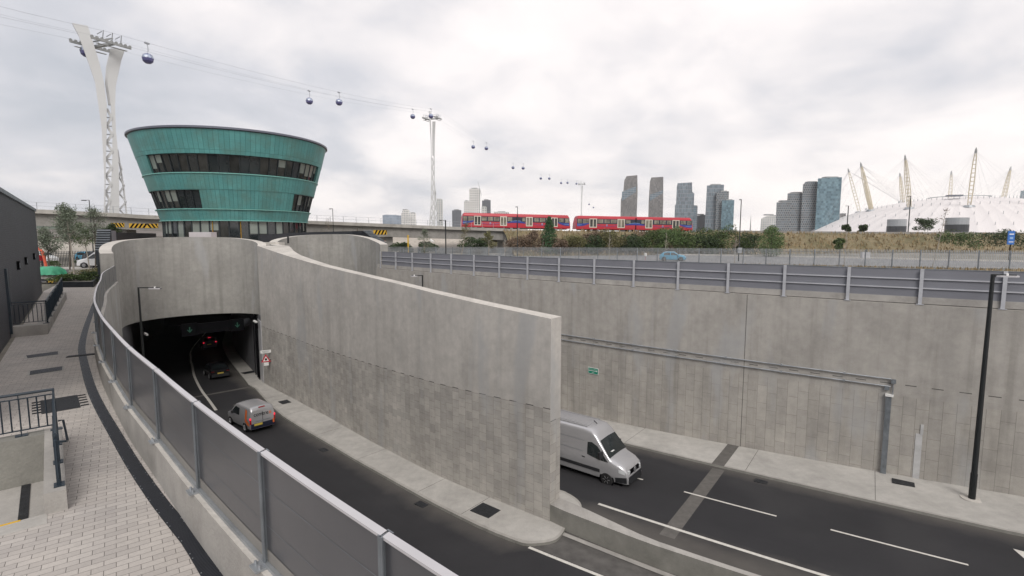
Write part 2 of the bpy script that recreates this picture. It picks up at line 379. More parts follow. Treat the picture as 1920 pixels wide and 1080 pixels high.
def copper():
    m, t, b = newmat('green_patina_cladding'); l = t.links.new; uv = coords(t, 'UV')
    s = N(t, 'ShaderNodeSeparateXYZ'); l(uv, s.inputs[0]); sw = N(t, 'ShaderNodeCombineXYZ'); l(s.outputs[1], sw.inputs[0]); l(s.outputs[0], sw.inputs[1])
    n = N(t, 'ShaderNodeTexBrick', offset=0.0, offset_frequency=2); l(sw.outputs[0], n.inputs['Vector'])
    for k_, x in (('Scale', 1), ('Brick Width', 2.25), ('Row Height', .52), ('Mortar Size', .022), ('Mortar Smooth', .3), ('Bias', -.1)): n.inputs[k_].default_value = x
    n.inputs['Color1'].default_value = (.080, .265, .258, 1); n.inputs['Color2'].default_value = (.104, .325, .318, 1); n.inputs['Mortar'].default_value = (.04, .16, .155, 1)
    c = mixc(t, .8, n.outputs[0], rmp(t, noise(t, coords(t, 'UV', (.35, 1, 1)), .5, 5, .6), [(.3, (.80, .84, .85)), (.7, (1.15, 1.12, 1.12))]), 'MULTIPLY')
    c = mixc(t, rmp(t, noise(t, uv, .35, 3), [(.46, (0, 0, 0)), (.60, (.55, .55, .55))]), c, (.095, .20, .175))
    c = mixc(t, .7, c, rmp(t, noise(t, coords(t, 'UV', (1, 4, 1)), 2.2, 5, .7), [(.3, (.86, .86, .86)), (.7, (1.13, 1.13, 1.13))]), 'MULTIPLY')
    l(c, b.inputs['Base Color']); b.inputs['Roughness'].default_value = .5; b.inputs['Metallic'].default_value = .1
    i = N(t, 'ShaderNodeMath', operation='SUBTRACT'); i.inputs[0].default_value = 1; l(n.outputs['Fac'], i.inputs[1]); bump(t, b, i.outputs[0], .7, .03)
    return m
M['copper'] = copper()
M['white_steel'] = simple('white_painted_steel', (.53, .54, .545), .45, 0, var=.05, nscale=.1)
M['steel_grey'] = simple('grey_machinery', (.30, .31, .31), .5, .3, var=.25, nscale=1)
M['cable'] = simple('steel_rope', (.33, .35, .38), .5, .3, nscale=1)
M['cabin'] = simple('blue_violet_cabin', (.075, .075, .20), .3, 0, var=.15, nscale=1)
M['cabin_glass'] = simple('cabin_glazing', (.30, .35, .45), .1, 0, var=.5, nscale=1.1)
M['red'] = simple('train_red', (.42, .022, .038), .32, 0, var=.06, nscale=.2)
M['blue'] = simple('train_blue', (.02, .045, .26), .35, 0, nscale=.2)
M['ltblue'] = simple('pale_blue_stripe', (.25, .40, .62), .35, 0, nscale=.2)
M['cream'] = simple('door_cream', (.58, .54, .46), .4, 0, nscale=.2)
M['train_glass'] = simple('train_window', (.17, .155, .12), .12, 0, var=.65, nscale=1.0)
M['train_dark'] = simple('train_dark_band', (.02, .025, .045), .25, 0, nscale=.4)
M['yellow'] = simple('yellow_paint', (.60, .36, .02), .6, 0, var=.1)
M['tyre'] = simple('tyre_rubber', (.015, .015, .016), .8, 0)
M['rim'] = simple('alloy_rim', (.35, .35, .36), .35, .6)
M['silver'] = simple('silver_car_paint', (.50, .50, .515), .22, .45, var=.03, nscale=.5)
M['bwhite'] = simple('white_car_paint', (.72, .73, .74), .25, 0, var=.03, nscale=.5)
M['bblack'] = simple('black_car_paint', (.010, .010, .012), .18, 0, nscale=.5)
M['bgrey'] = simple('grey_car_paint', (.10, .10, .11), .25, .3, nscale=.5)
M['bblue'] = simple('light_blue_car_paint', (.09, .33, .50), .25, .1, nscale=.5)
M['plastic'] = simple('dark_bumper_plastic', (.02, .021, .024), .6, 0)
M['navyp'] = simple('navy_bumper', (.012, .015, .035), .4, 0)
M['orange'] = simple('orange_vinyl', (.72, .15, .02), .4, 0, var=.05)
M['lamp_red'] = simple('lit_tail_lamp', (.5, .01, .02), .3, emit=((1, .03, .07), .8))
M['lens_red'] = simple('red_lens', (.35, .015, .02), .2)
M['lens_clear'] = simple('headlamp_lens', (.55, .57, .58), .1)
M['plate'] = simple('yellow_number_plate', (.60, .46, .07), .5, var=.15, nscale=14)
M['green_sig'] = simple('green_signal_arrow', (.01, .05, .03), .5, emit=((.05, .6, .40), .025))
M['sign_green'] = simple('sign_green', (.0, .20, .13), .5, var=.05)
M['sign_white'] = simple('sign_white', (.72, .72, .70), .5, var=.05)
M['sign_red'] = simple('sign_red', (.50, .02, .04), .5, var=.05)
M['sign_blue'] = simple('sign_blue', (.03, .14, .45), .5, var=.05)
M['mesh_fab'] = simple('white_dome_fabric', (.69, .66, .655), .7, 0, var=.04, nscale=.02)
M['mast'] = simple('yellow_mast_steel', (.56, .49, .35), .5, 0, var=.1, nscale=.2)
M['tarp'] = simple('green_tarpaulin', (.05, .30, .17), .5, 0, var=.3, nscale=1.5)
M['lift'] = simple('orange_red_steel', (.55, .09, .04), .4, 0, var=.1)
M['bark'] = simple('pale_bark', (.30, .27, .23), .9, 0, var=.25, nscale=4)
M['barkd'] = simple('dark_bark', (.09, .075, .06), .9, 0, var=.25, nscale=4)
def leaf(name, a, bcol):
    m, t, b = newmat(name); g = N(t, 'ShaderNodeNewGeometry'); 
    c = rmp(t, g.outputs['Random Per Island'], [(0, a), (1, bcol)])
    c = mixc(t, .8, c, rmp(t, noise(t, coords(t), .9, 4), [(.3, (.65, .65, .65)), (.7, (1.35, 1.35, 1.35))]), 'MULTIPLY')
    t.links.new(c, b.inputs['Base Color']); b.inputs['Roughness'].default_value = .65
    b.inputs['Specular IOR Level'].default_value = .25
    return m
M['leaf_mid'] = leaf('mid_green_leaves', (.035, .060, .018), (.095, .135, .045))
M['leaf_dark'] = leaf('dark_green_leaves', (.018, .036, .014), (.055, .085, .032))
M['leaf_bright'] = leaf('bright_green_leaves', (.055, .10, .03), (.13, .19, .07))
M['leaf_olive'] = leaf('yellowish_leaves', (.085, .085, .03), (.19, .18, .085))
M['leaf_brown'] = leaf('brown_twigs', (.11, .075, .05), (.22, .16, .115))
M['leaf_grey'] = leaf('grey_green_leaves', (.085, .11, .075), (.20, .23, .17))
M['leaf_dark2'] = leaf('fresh_conifer_leaves', (.025, .07, .03), (.06, .13, .05))
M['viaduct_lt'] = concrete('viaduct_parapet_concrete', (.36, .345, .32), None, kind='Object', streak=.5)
M['straw'] = leaf('dry_grass', (.17, .125, .065), (.33, .26, .155))
# ---------------------------------------------------------------- road axis: concentric arcs
RC = (142.957, 202.792); RR = 216.056
def W(s, n=0.0, z=None):
    a = 2.2445 - s/RR
    p = (RC[0] + (RR-n)*cos(a), RC[1] - (RR-n)*sin(a))
    return p if z is None else (p[0], p[1], z)
def zp(s): return -9.52 + .046*s            # footway level
def zr(s): return zp(s) - .12               # carriageway level
def interp(tab, x):
    if x <= tab[0][0]: return tab[0][1]
    for (a, u), (b, v) in zip(tab[:-1], tab[1:]):
        if x <= b: return u + (v-u)*(x-a)/(b-a)
    return tab[-1][1]
def smooth_path(P, step=.5):
    """Catmull-Rom through P (any dimension), resampled at about `step`"""
    P = [tuple(p) for p in P]; Q = [tuple(2*a-b for a, b in zip(P[0], P[1]))] + P + [tuple(2*a-b for a, b in zip(P[-1], P[-2]))]
    out = []
    for i in range(1, len(Q)-2):
        p0, p1, p2, p3 = Q[i-1:i+3]; l = hypot(p2[0]-p1[0], p2[1]-p1[1]); n = max(1, int(round(l/step)))
        for k in range(n):
            t = k/n
            out.append(tuple(.5*((2*b) + (c-a)*t + (2*a-5*b+4*c-d)*t*t + (3*b-a-3*c+d)*t**3) for a, b, c, d in zip(p0, p1, p2, p3)))
    out.append(P[-1]); return out
def arclen(P):
    s = [0]
    for a, b in zip(P[:-1], P[1:]): s.append(s[-1]+hypot(b[0]-a[0], b[1]-a[1]))
    return s
def at_len(P, S, d):
    """point and heading at distance d along plan path P"""
    for i in range(len(S)-1):
        if d <= S[i+1] or i == len(S)-2:
            t = (d-S[i])/(S[i+1]-S[i]); a, b = P[i], P[i+1]
            return tuple(u+(v-u)*t for u, v in zip(a, b)), atan2(b[1]-a[1], b[0]-a[0])
def offset(P, d):
    """offset plan path to its left by d (keeps extra coordinates)"""
    out = []
    for i, p in enumerate(P):
        a = P[max(0, i-1)]; b = P[min(len(P)-1, i+1)]; l = hypot(b[0]-a[0], b[1]-a[1]) or 1
        out.append((p[0]-(b[1]-a[1])/l*d, p[1]+(b[0]-a[0])/l*d) + tuple(p[2:]))
    return out
def ribbon(mb, A, B, za, zt, mf=0, mt=1, mbk=0, u0=0, ends=True, dv=None):
    """wall between front path A and back path B; za, zt lists of bottom and top levels"""
    S = arclen(A); dv = dv or [0]*len(A)
    for i in range(len(A)-1):
        a, b, c, d = A[i], A[i+1], B[i+1], B[i]; u, v = u0+S[i], u0+S[i+1]
        mb.face([(a[0], a[1], za[i]), (b[0], b[1], za[i+1]), (b[0], b[1], zt[i+1]), (a[0], a[1], zt[i])], mf, [(u, za[i]+dv[i]), (v, za[i+1]+dv[i+1]), (v, zt[i+1]+dv[i+1]), (u, zt[i]+dv[i])])
        mb.face([(a[0], a[1], zt[i]), (b[0], b[1], zt[i+1]), (c[0], c[1], zt[i+1]), (d[0], d[1], zt[i])], mt, [(u, 0), (v, 0), (v, .5), (u, .5)])
        mb.face([(d[0], d[1], zt[i]), (c[0], c[1], zt[i+1]), (c[0], c[1], za[i+1]), (d[0], d[1], za[i])], mbk, [(u, zt[i]), (v, zt[i+1]), (v, za[i+1]), (u, za[i])])
        mb.face([(d[0], d[1], za[i]), (c[0], c[1], za[i+1]), (b[0], b[1], za[i+1]), (a[0], a[1], za[i])], mbk)
    if ends:
        for i, fl in ((0, 0), (-1, 1)):
            q = [(A[i][0], A[i][1], za[i]), (A[i][0], A[i][1], zt[i]), (B[i][0], B[i][1], zt[i]), (B[i][0], B[i][1], za[i])]
            l = hypot(A[i][0]-B[i][0], A[i][1]-B[i][1]); uu = [(0, za[i]), (0, zt[i]), (l, zt[i]), (l, za[i])]
            mb.face(q[::-1] if fl else q, mf, uu[::-1] if fl else uu)
    return mb
def sheet(mb, s0, s1, nA, nB, dz, ds=1.0, m=0, z=zp):
    n = max(1, int(round((s1-s0)/ds)))
    fa = nA if callable(nA) else (lambda s: nA); fb = nB if callable(nB) else (lambda s: nB)
    for i in range(n):
        a, b = s0+(s1-s0)*i/n, s0+(s1-s0)*(i+1)/n
        mb.face([W(a, fa(a), z(a)+dz), W(a, fb(a), z(a)+dz), W(b, fb(b), z(b)+dz), W(b, fa(b), z(b)+dz)], m, [(a, fa(a)), (a, fb(a)), (b, fb(b)), (b, fa(b))])
    return mb
KR = [(-115, -3.0), (0, -3.12), (8, -3.45), (18, -4.05), (70, -4.5)]
KL = [(-115, -12.2), (-60, -12.0), (-32, -12.3), (-26, -13.2), (-21.8, -13.76), (-14.1, -14.28), (-7.4, -14.88), (-2.65, -15.37), (.5, -15.6), (1.9, -15.55)]
ML = [(-33.7, -11.02), (-26.6, -11.14), (-19.1, -11.53), (-12.4, -12.28), (-8.5, -12.7), (-4.8, -13.12), (-1.8, -13.27), (2.3, -13.45)]
MR = [(-33.7, -8.2), (-32, -8.5), (-29, -9.35), (-26, -9.95), (-23, -10.35), (-15.8, -11.17), (-9.5, -11.92), (-5.6, -12.34), (2.3, -12.62)]
MT = [(-33.7, 2.45), (-32.9, 2.40), (-26.6, 1.77), (-19, 1.17), (-12.9, .86), (-8.5, .61), (-4.8, .34), (-1.8, .10), (2.3, -.19)]
# ---- plan of the left parapet line (post line of its fence), far end first
LP = [(-28.6, 36.8), (-27.1, 34.6), (-23.7, 29.6), (-20.0, 24.8), (-17.2, 21.1), (-14.1, 17.16), (-12.37, 15.11), (-10.6, 13.1), (-8.93, 11.3), (-7.27, 9.55), (-5.64, 7.93), (-4.02, 6.32), (-2.44, 4.82), (-.9, 3.42), (1.2, 1.62), (4.2, -.8), (9, -4.4), (16, -9.4), (26, -16), (38, -23)]
LPs = smooth_path(LP, .6)
CUP1 = [(-28.6, 36.8, 2.15), (-30.2, 38.7, 2.3), (-31.9, 41.0, 2.55), (-33.3, 43.3, 2.78), (-34.0, 45.4, 3.0), (-33.8, 47.3, 3.14), (-32.8, 49.1, 3.27), (-30.8, 50.7, 3.30), (-28.3, 51.5, 3.22), (-26.1, 51.1, 2.98), (-24.9, 50.2, 2.7), (-24.50, 49.42, 2.45)]
CUP2 = [(-21.9, 50.9, 2.42), (-23.6, 52.4, 2.5), (-25.0, 54.8, 2.75), (-25.4, 57.2, 3.1), (-24.6, 59.6, 3.42), (-22.6, 61.2, 3.6), (-19.8, 61.2, 3.58), (-17.0, 59.0, 3.25), (-14.7, 56.0, 2.7), (-13.95, 54.3, 2.5)]
SOF = -4.4
# ---- ground with the cutting, tunnel mouths and the stair pit cut out
hole = offset(LPs, -.05)[::-1] + [p[:2] for p in offset(smooth_path(CUP1, .5), .3)[2:-1]] + [p[:2] for p in offset(smooth_path(CUP2, .5), .3)[1:-1]] + [W(s, .3) for s in range(-30, 63, 3)]
PO = Vector((-6.52, 6.80)); PA = Vector((-.67, .743)); PB = Vector((-.743, -.67))
def PP(a, b): v = PO + a*PA + b*PB; return (v.x, v.y)
pit = [PP(0, -.02), PP(2.95, -.02), PP(2.95, 4.2), PP(0, 4.2)]
outer = [(-5000, -600), (6000, -600), (6000, 6000), (-5000, 6000)]
mb = MB()
loops = [[Vector((x, y, 0)) for x, y in q] for q in (outer, hole, pit)]
flat = [v for q in loops for v in q]
for t in tessellate_polygon(loops):
    q = [flat[i] for i in t]
    if (q[1]-q[0]).cross(q[2]-q[0]).z < 0: q = q[::-1]
    mb.face([(p.x, p.y, -.51) for p in q])
tag(mb.build('ground', M['ground']), kind='structure')
# paving on the left terrace
pav = [(-24, -12), (18, -12)] + [(p[0], p[1]) for p in offset(LPs, -.1) if p[0] < 15][::-1] + [(-31.0, 38.6), (-33.5, 41.5), (-37, 41.5), (-34.5, 38.0), (-33.2, 36.1), (-12, 11), (-24, -6)]
mb = MB(); loops = [[Vector((x, y, 0)) for x, y in q] for q in (pav, pit)]; flat = [v for q in loops for v in q]
for t in tessellate_polygon(loops):
    q = [flat[i] for i in t]
    if (q[1]-q[0]).cross(q[2]-q[0]).z < 0: q = q[::-1]
    mb.face([(p.x, p.y, -.5) for p in q])
tag(mb.build('paving', M['paving']), kind='structure')
# ---- carriageways
mb = MB(); cols = []
def roadcols(s):
    kr = interp(KR, s); kl = interp(KL, s)
    if s > 2.4: kl = interp([(2.4, -15.5), (3.3, -13.7), (7, -13.97), (40, -14.1)], s)
    return [(-1, 0), (kr, 0), (kr-1, 1), (kr-2.2, 2.2), (-9.3, 2.2), (-10.5, 1.0), (-11.4, .2), (-11.9, 0), (kl, 0), (kl-1, 1), (kl-2.2, 2.2), (-24, 2.2), (-26.5, .6), (-32, .0)]
ss = [x for x in range(-116, 66, 1)]
for a, b in zip(ss[:-1], ss[1:]):
    ca, cb_ = roadcols(a), roadcols(b)
    for i in range(len(ca)-1):
        mb.face([W(a, ca[i][0], zr(a)), W(a, ca[i+1][0], zr(a)), W(b, cb_[i+1][0], zr(b)), W(b, cb_[i][0], zr(b))], 0, [(a, ca[i][1]), (a, ca[i+1][1]), (b, cb_[i+1][1]), (b, cb_[i][1])])
tag(mb.build('road', M['asphalt']), kind='structure')
# ---- footways (verges) with kerbs
def footway(name, s0, s1, nw, nk, tail=None):
    mb = MB(); sheet(mb, s0, s1, nw, lambda s: nk(s)+.16, 0, m=0)
    n = int(round(s1-s0))
    sheet(mb, s0, s1, lambda s: nk(s)+.155, nk, .003, m=2)
    for i in range(n):
        a, b = s0+(s1-s0)*i/n, s0+(s1-s0)*(i+1)/n
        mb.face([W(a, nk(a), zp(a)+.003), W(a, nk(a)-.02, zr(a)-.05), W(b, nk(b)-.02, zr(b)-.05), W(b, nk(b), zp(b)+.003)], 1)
    if tail:
        pts = smooth_path(tail, .12)
        c = (s1, interp(ML, s1))
        for (a, na), (b, nb) in zip(pts[:-1], pts[1:]):
            mb.face([W(c[0], c[1], zp(c[0])), W(a, na, zp(a)), W(b, nb, zp(b))], 0)
            mb.face([W(a, na, zp(a)), W(a, na, zr(a)-.05), W(b, nb, zr(b)-.05), W(b, nb, zp(b))], 1)
            ci = (c[0]*.1+a*.9, c[1]*.1+na*.9); cj = (c[0]*.1+b*.9, c[1]*.1+nb*.9)
            mb.face([W(ci[0], ci[1], zp(ci[0])+.003), W(a, na, zp(a)+.003), W(b, nb, zp(b)+.003), W(cj[0], cj[1], zp(cj[0])+.003)], 2)
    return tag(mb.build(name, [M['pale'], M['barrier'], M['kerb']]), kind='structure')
M['kerb'] = concrete('kerb_concrete', (.36, .345, .32), None, kind='Object', streak=.3)
footway('pavement', -70, 64, lambda s: .02, lambda s: interp(KR, s))
footway('pavement', -34, 2, lambda s: interp(ML, s)+.1, lambda s: interp(KL, s),
        [(2, -15.55), (2.48, -15.46), (3.0, -15.0), (3.26, -14.55), (3.25, -14.0), (3.1, -13.4)])
# small nose of paving on the far side of the dividing wall
mb = MB(); nose = smooth_path([(-8, -11.2), (-3, -10.75), (.9, -10.65), (1.6, -10.72), (2.2, -10.95), (2.7, -11.35), (3.0, -12.0), (3.1, -12.6)], .2)
for (a, na), (b, nb) in zip(nose[:-1], nose[1:]):
    mb.face([W(a, -12.9, zp(a)), W(a, na, zp(a)), W(b, nb, zp(b)), W(b, -12.9, zp(b))], 0)
    mb.face([W(a, na, zp(a)), W(a, na, zr(a)-.05), W(b, nb, zr(b)-.05), W(b, nb, zp(b))], 1)
    mb.face([W(a, na+.0, zp(a)+.003), W(b, nb, zp(b)+.003), W(b, nb-.14, zp(b)+.003), W(a, na-.14, zp(a)+.003)][::-1], 2)
tag(mb.build('pavement', [M['pale'], M['barrier'], M['kerb']]), kind='structure')
# left verge under the parapet (mostly hidden)
mb = MB(); A = offset(LPs, .25); B = offset(LPs, 1.3)
def s_of(x, y):
    v = (x-RC[0], y-RC[1]); v0 = (W(0)[0]-RC[0], W(0)[1]-RC[1])
    return -atan2(v0[0]*v[1]-v0[1]*v[0], v0[0]*v[0]+v0[1]*v[1])*RR*(-1)
def sfix(x, y):
    a0 = atan2(W(0)[1]-RC[1], W(0)[0]-RC[0]); a = atan2(y-RC[1], x-RC[0])
    s = (a-a0)*RR; p = W(1); sg = 1 if (atan2(p[1]-RC[1], p[0]-RC[0])-a0) > 0 else -1
    return s*sg
for i in range(len(A)-1):
    sa, sb = sfix(*A[i][:2]), sfix(*A[i+1][:2])
    if sb < 60:
        mb.face([(A[i][0], A[i][1], zp(sa)), (A[i+1][0], A[i+1][1], zp(sb)), (B[i+1][0], B[i+1][1], zp(sb)), (B[i][0], B[i][1], zp(sa))])
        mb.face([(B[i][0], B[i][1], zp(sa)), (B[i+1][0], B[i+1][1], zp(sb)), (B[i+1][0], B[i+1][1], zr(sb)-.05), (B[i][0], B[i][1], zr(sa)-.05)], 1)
tag(mb.build('pavement', [M['pale'], M['barrier']]), kind='structure')
# ---- painted lines and patches
def lines(name, items, mat, dz=.004):
    mb = MB()
    for s0, s1, n0, n1, wd in items:
        sheet(mb, s0, s1, lambda s: n0+(n1-n0)*(s-s0)/(s1-s0)+wd/2, lambda s: n0+(n1-n0)*(s-s0)/(s1-s0)-wd/2, dz, z=zr)
    return tag(mb.build(name, mat), kind='structure')
lines('road_markings', [(3.2, 12, -10.63, -10.95, .17), (12, 60, -10.95, -11.3, .17), (2.6, 5.7, -15.47, -15.47, .15), (5.7, 50, -15.47, -15.5, .15),
      (-30.4, -26.4, -7.0, -7.0, .11), (-24.4, -20.4, -7.0, -7.0, .11), (-18.4, -14.4, -7.0, -7.0, .11), (-12.4, -8.4, -7.0, -7.0, .11), (-6.3, -2.2, -7.0, -7.0, .11), (-.15, 3.9, -7.05, -7.05, .11), (6.05, 10.1, -7.2, -7.32, .11), (12.1, 16.35, -7.33, -7.5, .11), (18.4, 22.6, -7.5, -7.6, .11), (24.6, 28.8, -7.65, -7.7, .11)], M['white_line'], .008)
lines('road_joint', [(6.42, 7.05, -7.6, -7.6, 7.9), (6.5, 6.9, -21, -21, 12)], M['strip'], .004)
lines('road_joint', [(-33.75, -33.3, -14.6, -14.6, 5.5), (-28.4, -27.5, -14.5, -14.5, 1.6)], M['strip'], .004)
mb = MB(); sheet(mb, 2.2, 60, lambda s: interp([(2.4, -13.5), (7, -13.9), (60, -14)], s), lambda s: -15.36, .004, z=zr)
tag(mb.build('dusty_margin', M['dusty']), kind='structure')
mb = MB(); sheet(mb, 3.1, 8.2, lambda s: -13.72-.045*(s-3.1), lambda s: -13.95-.05*(s-3.1), .03, z=zr); sheet(mb, 8.6, 20, lambda s: -13.98, lambda s: -14.2, .03, z=zr)
tag(mb.build('kerb_strip', M['smooth']), kind='structure')
# merge arrow, only its tip is in view
mb = MB()
for q in ([(17.9, -5.35), (18.15, -6.15), (19.3, -5.95), (19.2, -5.5)], [(19.2, -5.62), (19.25, -5.85), (23.5, -5.75), (23.5, -5.55)]):
    mb.face([W(a, n, zr(a)+.008) for a, n in q])
tag(mb.build('road_arrow', M['white_line']), kind='structure')
# wall-to-wall line inside the tunnel
TL = smooth_path([(-24.4, 41.0), (-26.9, 44.2), (-29.9, 48.0), (-34.2, 53.9), (-38.0, 59.6), (-41.0, 64.1), (-46.3, 73.2), (-58, 98)], 1)
mb = MB(); A, B = offset(TL, .11), offset(TL, -.11)
for i in range(len(TL)-1):
    za, zb = zr(sfix(*TL[i]))+.009, zr(sfix(*TL[i+1]))+.009
    mb.face([(*A[i], za), (*A[i+1], zb), (*B[i+1], zb), (*B[i], za)][::-1])
tag(mb.build('road_markings', M['white_line']), kind='structure')
# thin joints across the right footway and the dark repair strip
mb = MB()
for s_ in (-9, -3.2, 1.0, 8.0, 13.6, 19.6, 25): sheet(mb, s_, s_+.025, lambda s: 0.0, lambda s: interp(KR, s)+.16, .003)
for s_ in (-28, -22, -16, -10.3, -4.4, -1.2): sheet(mb, s_, s_+.025, lambda s: interp(ML, s), lambda s: interp(KL, s)+.16, .003)
tag(mb.build('pavement_joints', M['strip']), kind='structure')
mb = MB(); sheet(mb, 6.3, 6.95, lambda s: 0.0, lambda s: interp(KR, s), .006); tag(mb.build('pavement_patch', M['strip']), kind='structure')

# ---- right retaining wall
SS = [x for x in range(-31, 63)]
t = thing('retaining_wall', 'tall curved concrete retaining wall behind the silver van, under the right fence', 'wall', (*W(0), -9.5))
A = [W(s) for s in SS]; B = [W(s, .9) for s in SS]
mb = ribbon(MB(), A, B, [zp(s)-.4 for s in SS], [0.0]*len(SS), u0=-31); mb.build('wall_face', [M['wall'], M['coping']], t)
A = [W(s, .13) for s in SS]; B = [W(s, .9) for s in SS]
ribbon(MB(), A, B, [.045]*len(SS), [.37]*len(SS)).build('upstand', [M['smooth'], M['coping']], t)
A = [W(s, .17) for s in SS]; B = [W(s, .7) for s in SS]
ribbon(MB(), A, B, [.001]*len(SS), [.045]*len(SS), 0, 0).build('shadow_gap', [M['gap_shade']], t)
mb = MB(); A = [W(7.0, -.004), W(7.035, -.004)]; ribbon(mb, A, [W(7.0, .1), W(7.035, .1)], [zp(7)-.2]*2, [-.02]*2, 0, 0); mb.build('movement_joint', M['strip'], t)
mb = MB(); A = [W(15.15, -.03), W(15.42, -.03)]; ribbon(mb, A, [W(15.15, .1), W(15.42, .1)], [zp(15)-.1]*2, [-6.5]*2, 0, 0)
A = [W(15.32, -.045), W(15.44, -.045)]; ribbon(mb, A, [W(15.32, .1), W(15.44, .1)], [-6.5]*2, [-6.0]*2, 0, 0); mb.build('mortar_strip', simple('pale_mortar', (.46, .46, .46), .8, var=.12, nscale=3), t)
# pipes on that wall
t = thing('conduit_run', 'pair of thin grey conduits along the right wall ending in a vertical duct', 'pipes', W(14, -.1, -4))
for z in (-3.88, -4.27): MB().tube([W(s/2, -.09, z) for s in range(-56, 29)], .035, 8).build('conduit', M['galv'], t)
for s_ in range(-27, 14, 3):
    for z in (-3.88, -4.27): MB().box(W(s_, -.06, z), (.08, .14, .12), rz=-radians(38)).build('bracket', M['galv'], t)
for s_, z in ((14.1, -3.98), (13.85, -4.36)): MB().box(W(s_, -.1, z), (.2, .14, .2), rz=-radians(36)).build('junction_box', M['galv_dk'], t)
MB().tube([W(14.1, -.09, -4.0), W(14.1, -.09, -4.8)], .03).build('conduit', M['galv'], t)
MB().box(W(13.95, -.1, (-4.75+zp(14))/2), (.24, .18, -4.75-zp(14)), rz=-radians(36)).build('duct', M['galv_dk'], t)
MB().box(W(13.97, -.12, -4.72), (.34, .26, .1), rz=-radians(36)).build('duct_cap', M['sign_white'], t)

# ---- dividing wall
SM = [-33.7+i*.6 for i in range(60)] + [2.3]
t = thing('dividing_wall', 'long tapering concrete wall between the two carriageways with a square end', 'wall', (*W(2, -13), -9.4))
A = [W(s, interp(ML, s)) for s in SM]; B = [W(s, interp(MR, s)) for s in SM]
mb = MB(); ribbon(mb, A, B, [zp(s)-.4 for s in SM], [interp(MT, s) for s in SM], u0=-33.7, dv=[-4.8-interp([(-33.7, -5.35), (-20, -5.2), (2.3, -4.22)], s) for s in SM]); mb.build('wall_face', [M['median'], M['coping']], t)
SB = [2.31+i*.8 for i in range(48)]
t = thing('barrier_wall', 'low concrete barrier wall running from the end of the tall dividing wall', 'wall', (*W(3, -13.2), -9.3))
fa = lambda s: interp([(2.3, -13.42), (3.1, -13.55), (6.8, -13.85), (40, -13.9)], s); fb = lambda s: interp([(2.3, -12.66), (3.4, -12.8), (6.7, -13.52), (10, -13.62), (40, -13.65)], s)
mb = ribbon(MB(), [W(s, fa(s)) for s in SB], [W(s, fb(s)) for s in SB], [zp(s)-.3 for s in SB], [zp(s)+.78 for s in SB])
mb.build('wall_face', [M['barrier'], M['smooth']], t)
# ---- left retaining wall with its kerb-like parapet
A = offset(LPs, .16); B = offset(LPs, -.10)
t = thing('parapet_wall', 'curving low concrete parapet on top of the left retaining wall beside the paving', 'wall', (-8.9, 11.3, -.5))
zb = [zp(sfix(*p[:2]))-.4 for p in A]
ribbon(MB(), A, B, zb, [.1]*len(A), 0, 1, 2).build('wall_face', [M['head'], M['coping'], M['smooth']], t)
# ---- head walls over the two tunnel mouths
for nm, CP, lab, th in (('tunnel_headwall', CUP1, 'curved concrete headwall over the dark tunnel mouth on the left', .75), ('tunnel_headwall', CUP2, 'rounded concrete headwall of the right tunnel mouth, behind the dividing wall', .8)):
    P = smooth_path(CP, .35); Q = offset(P, th)
    t = thing(nm, lab, 'headwall', (CP[5][0], CP[5][1], 0))
    full = 6.2 if CP is CUP1 else 0
    S = arclen(P); z0 = []
    for p, s_ in zip(P, S):
        z0.append(SOF)
    ribbon(MB(), P, Q, z0, [p[2] for p in P], 0, 1, 0).build('wall_face', [M['head'], M['coping']], t)
    if CP is CUP1:
        k_ = [i for i, s_ in enumerate(S) if s_ < 6.2]
        ribbon(MB(), [P[i] for i in k_], [Q[i] for i in k_], [-12.5]*len(k_), [SOF]*len(k_), 0, 0, 0).build('wall_base', [M['head']], t)
    # roof slab of the mouth, behind the headwall
# ---- tunnel bores
def bore(name, Lw, Rw, label, ceil_pts, mat_floor=None):
    t = thing(name, label, 'tunnel', (Rw[0][0], Rw[0][1], -10))
    for nm, P, sd in (('side_wall', Lw, 1), ('side_wall', Rw, -1)):
        P = smooth_path(P, 1.5); Q = offset(P, sd*.6)
        ribbon(MB(), P, Q, [zp(sfix(*p[:2]))-.6 for p in P], [SOF-.001]*len(P)).build(nm, M['bore'], t)
    mb = MB(); P, Q = smooth_path(Lw, 2), smooth_path(Rw, 2); n = 20
    SP, SQ = arclen(P), arclen(Q)
    for i in range(4, n):
        a, b = at_len(P, SP, SP[-1]*i/n)[0], at_len(P, SP, SP[-1]*(i+1)/n)[0]; c, d = at_len(Q, SQ, SQ[-1]*(i+1)/n)[0], at_len(Q, SQ, SQ[-1]*i/n)[0]
        z1, z2 = SOF-2.0*min(1, i/n*1.6), SOF-2.0*min(1, (i+1)/n*1.6)
        mb.face([(*a, z1), (*b, z2), (*c, z2), (*d, z1)]); mb.face([(*a, z1+.5), (*d, z1+.5), (*c, z2+.5), (*b, z2+.5)])
    a, d = at_len(P, SP, SP[-1]*4/n)[0], at_len(Q, SQ, SQ[-1]*4/n)[0]; zf = SOF-2.0*4/n*1.6
    c0 = len(ceil_pts)-1
    for i in range(c0):
        u, v = i/c0, (i+1)/c0; g = lambda w: (a[0]+(d[0]-a[0])*w, a[1]+(d[1]-a[1])*w, zf)
        p, q = ceil_pts[i], ceil_pts[i+1]; mb.face([(*p, SOF-.003), (*q, SOF-.003), g(v), g(u)]); mb.face([(*p, SOF+.5), g(u), g(v), (*q, SOF+.5)])
    mb.build('roof_slab', M['bore'], t)
    e = MB(); a, b = P[-1], Q[-1]; e.face([(*a, -18), (*b, -18), (*b, 0), (*a, 0)]); e.build('end_wall', M['black'], t)  # black sheet added across the bore so its depth stays dark
    return t
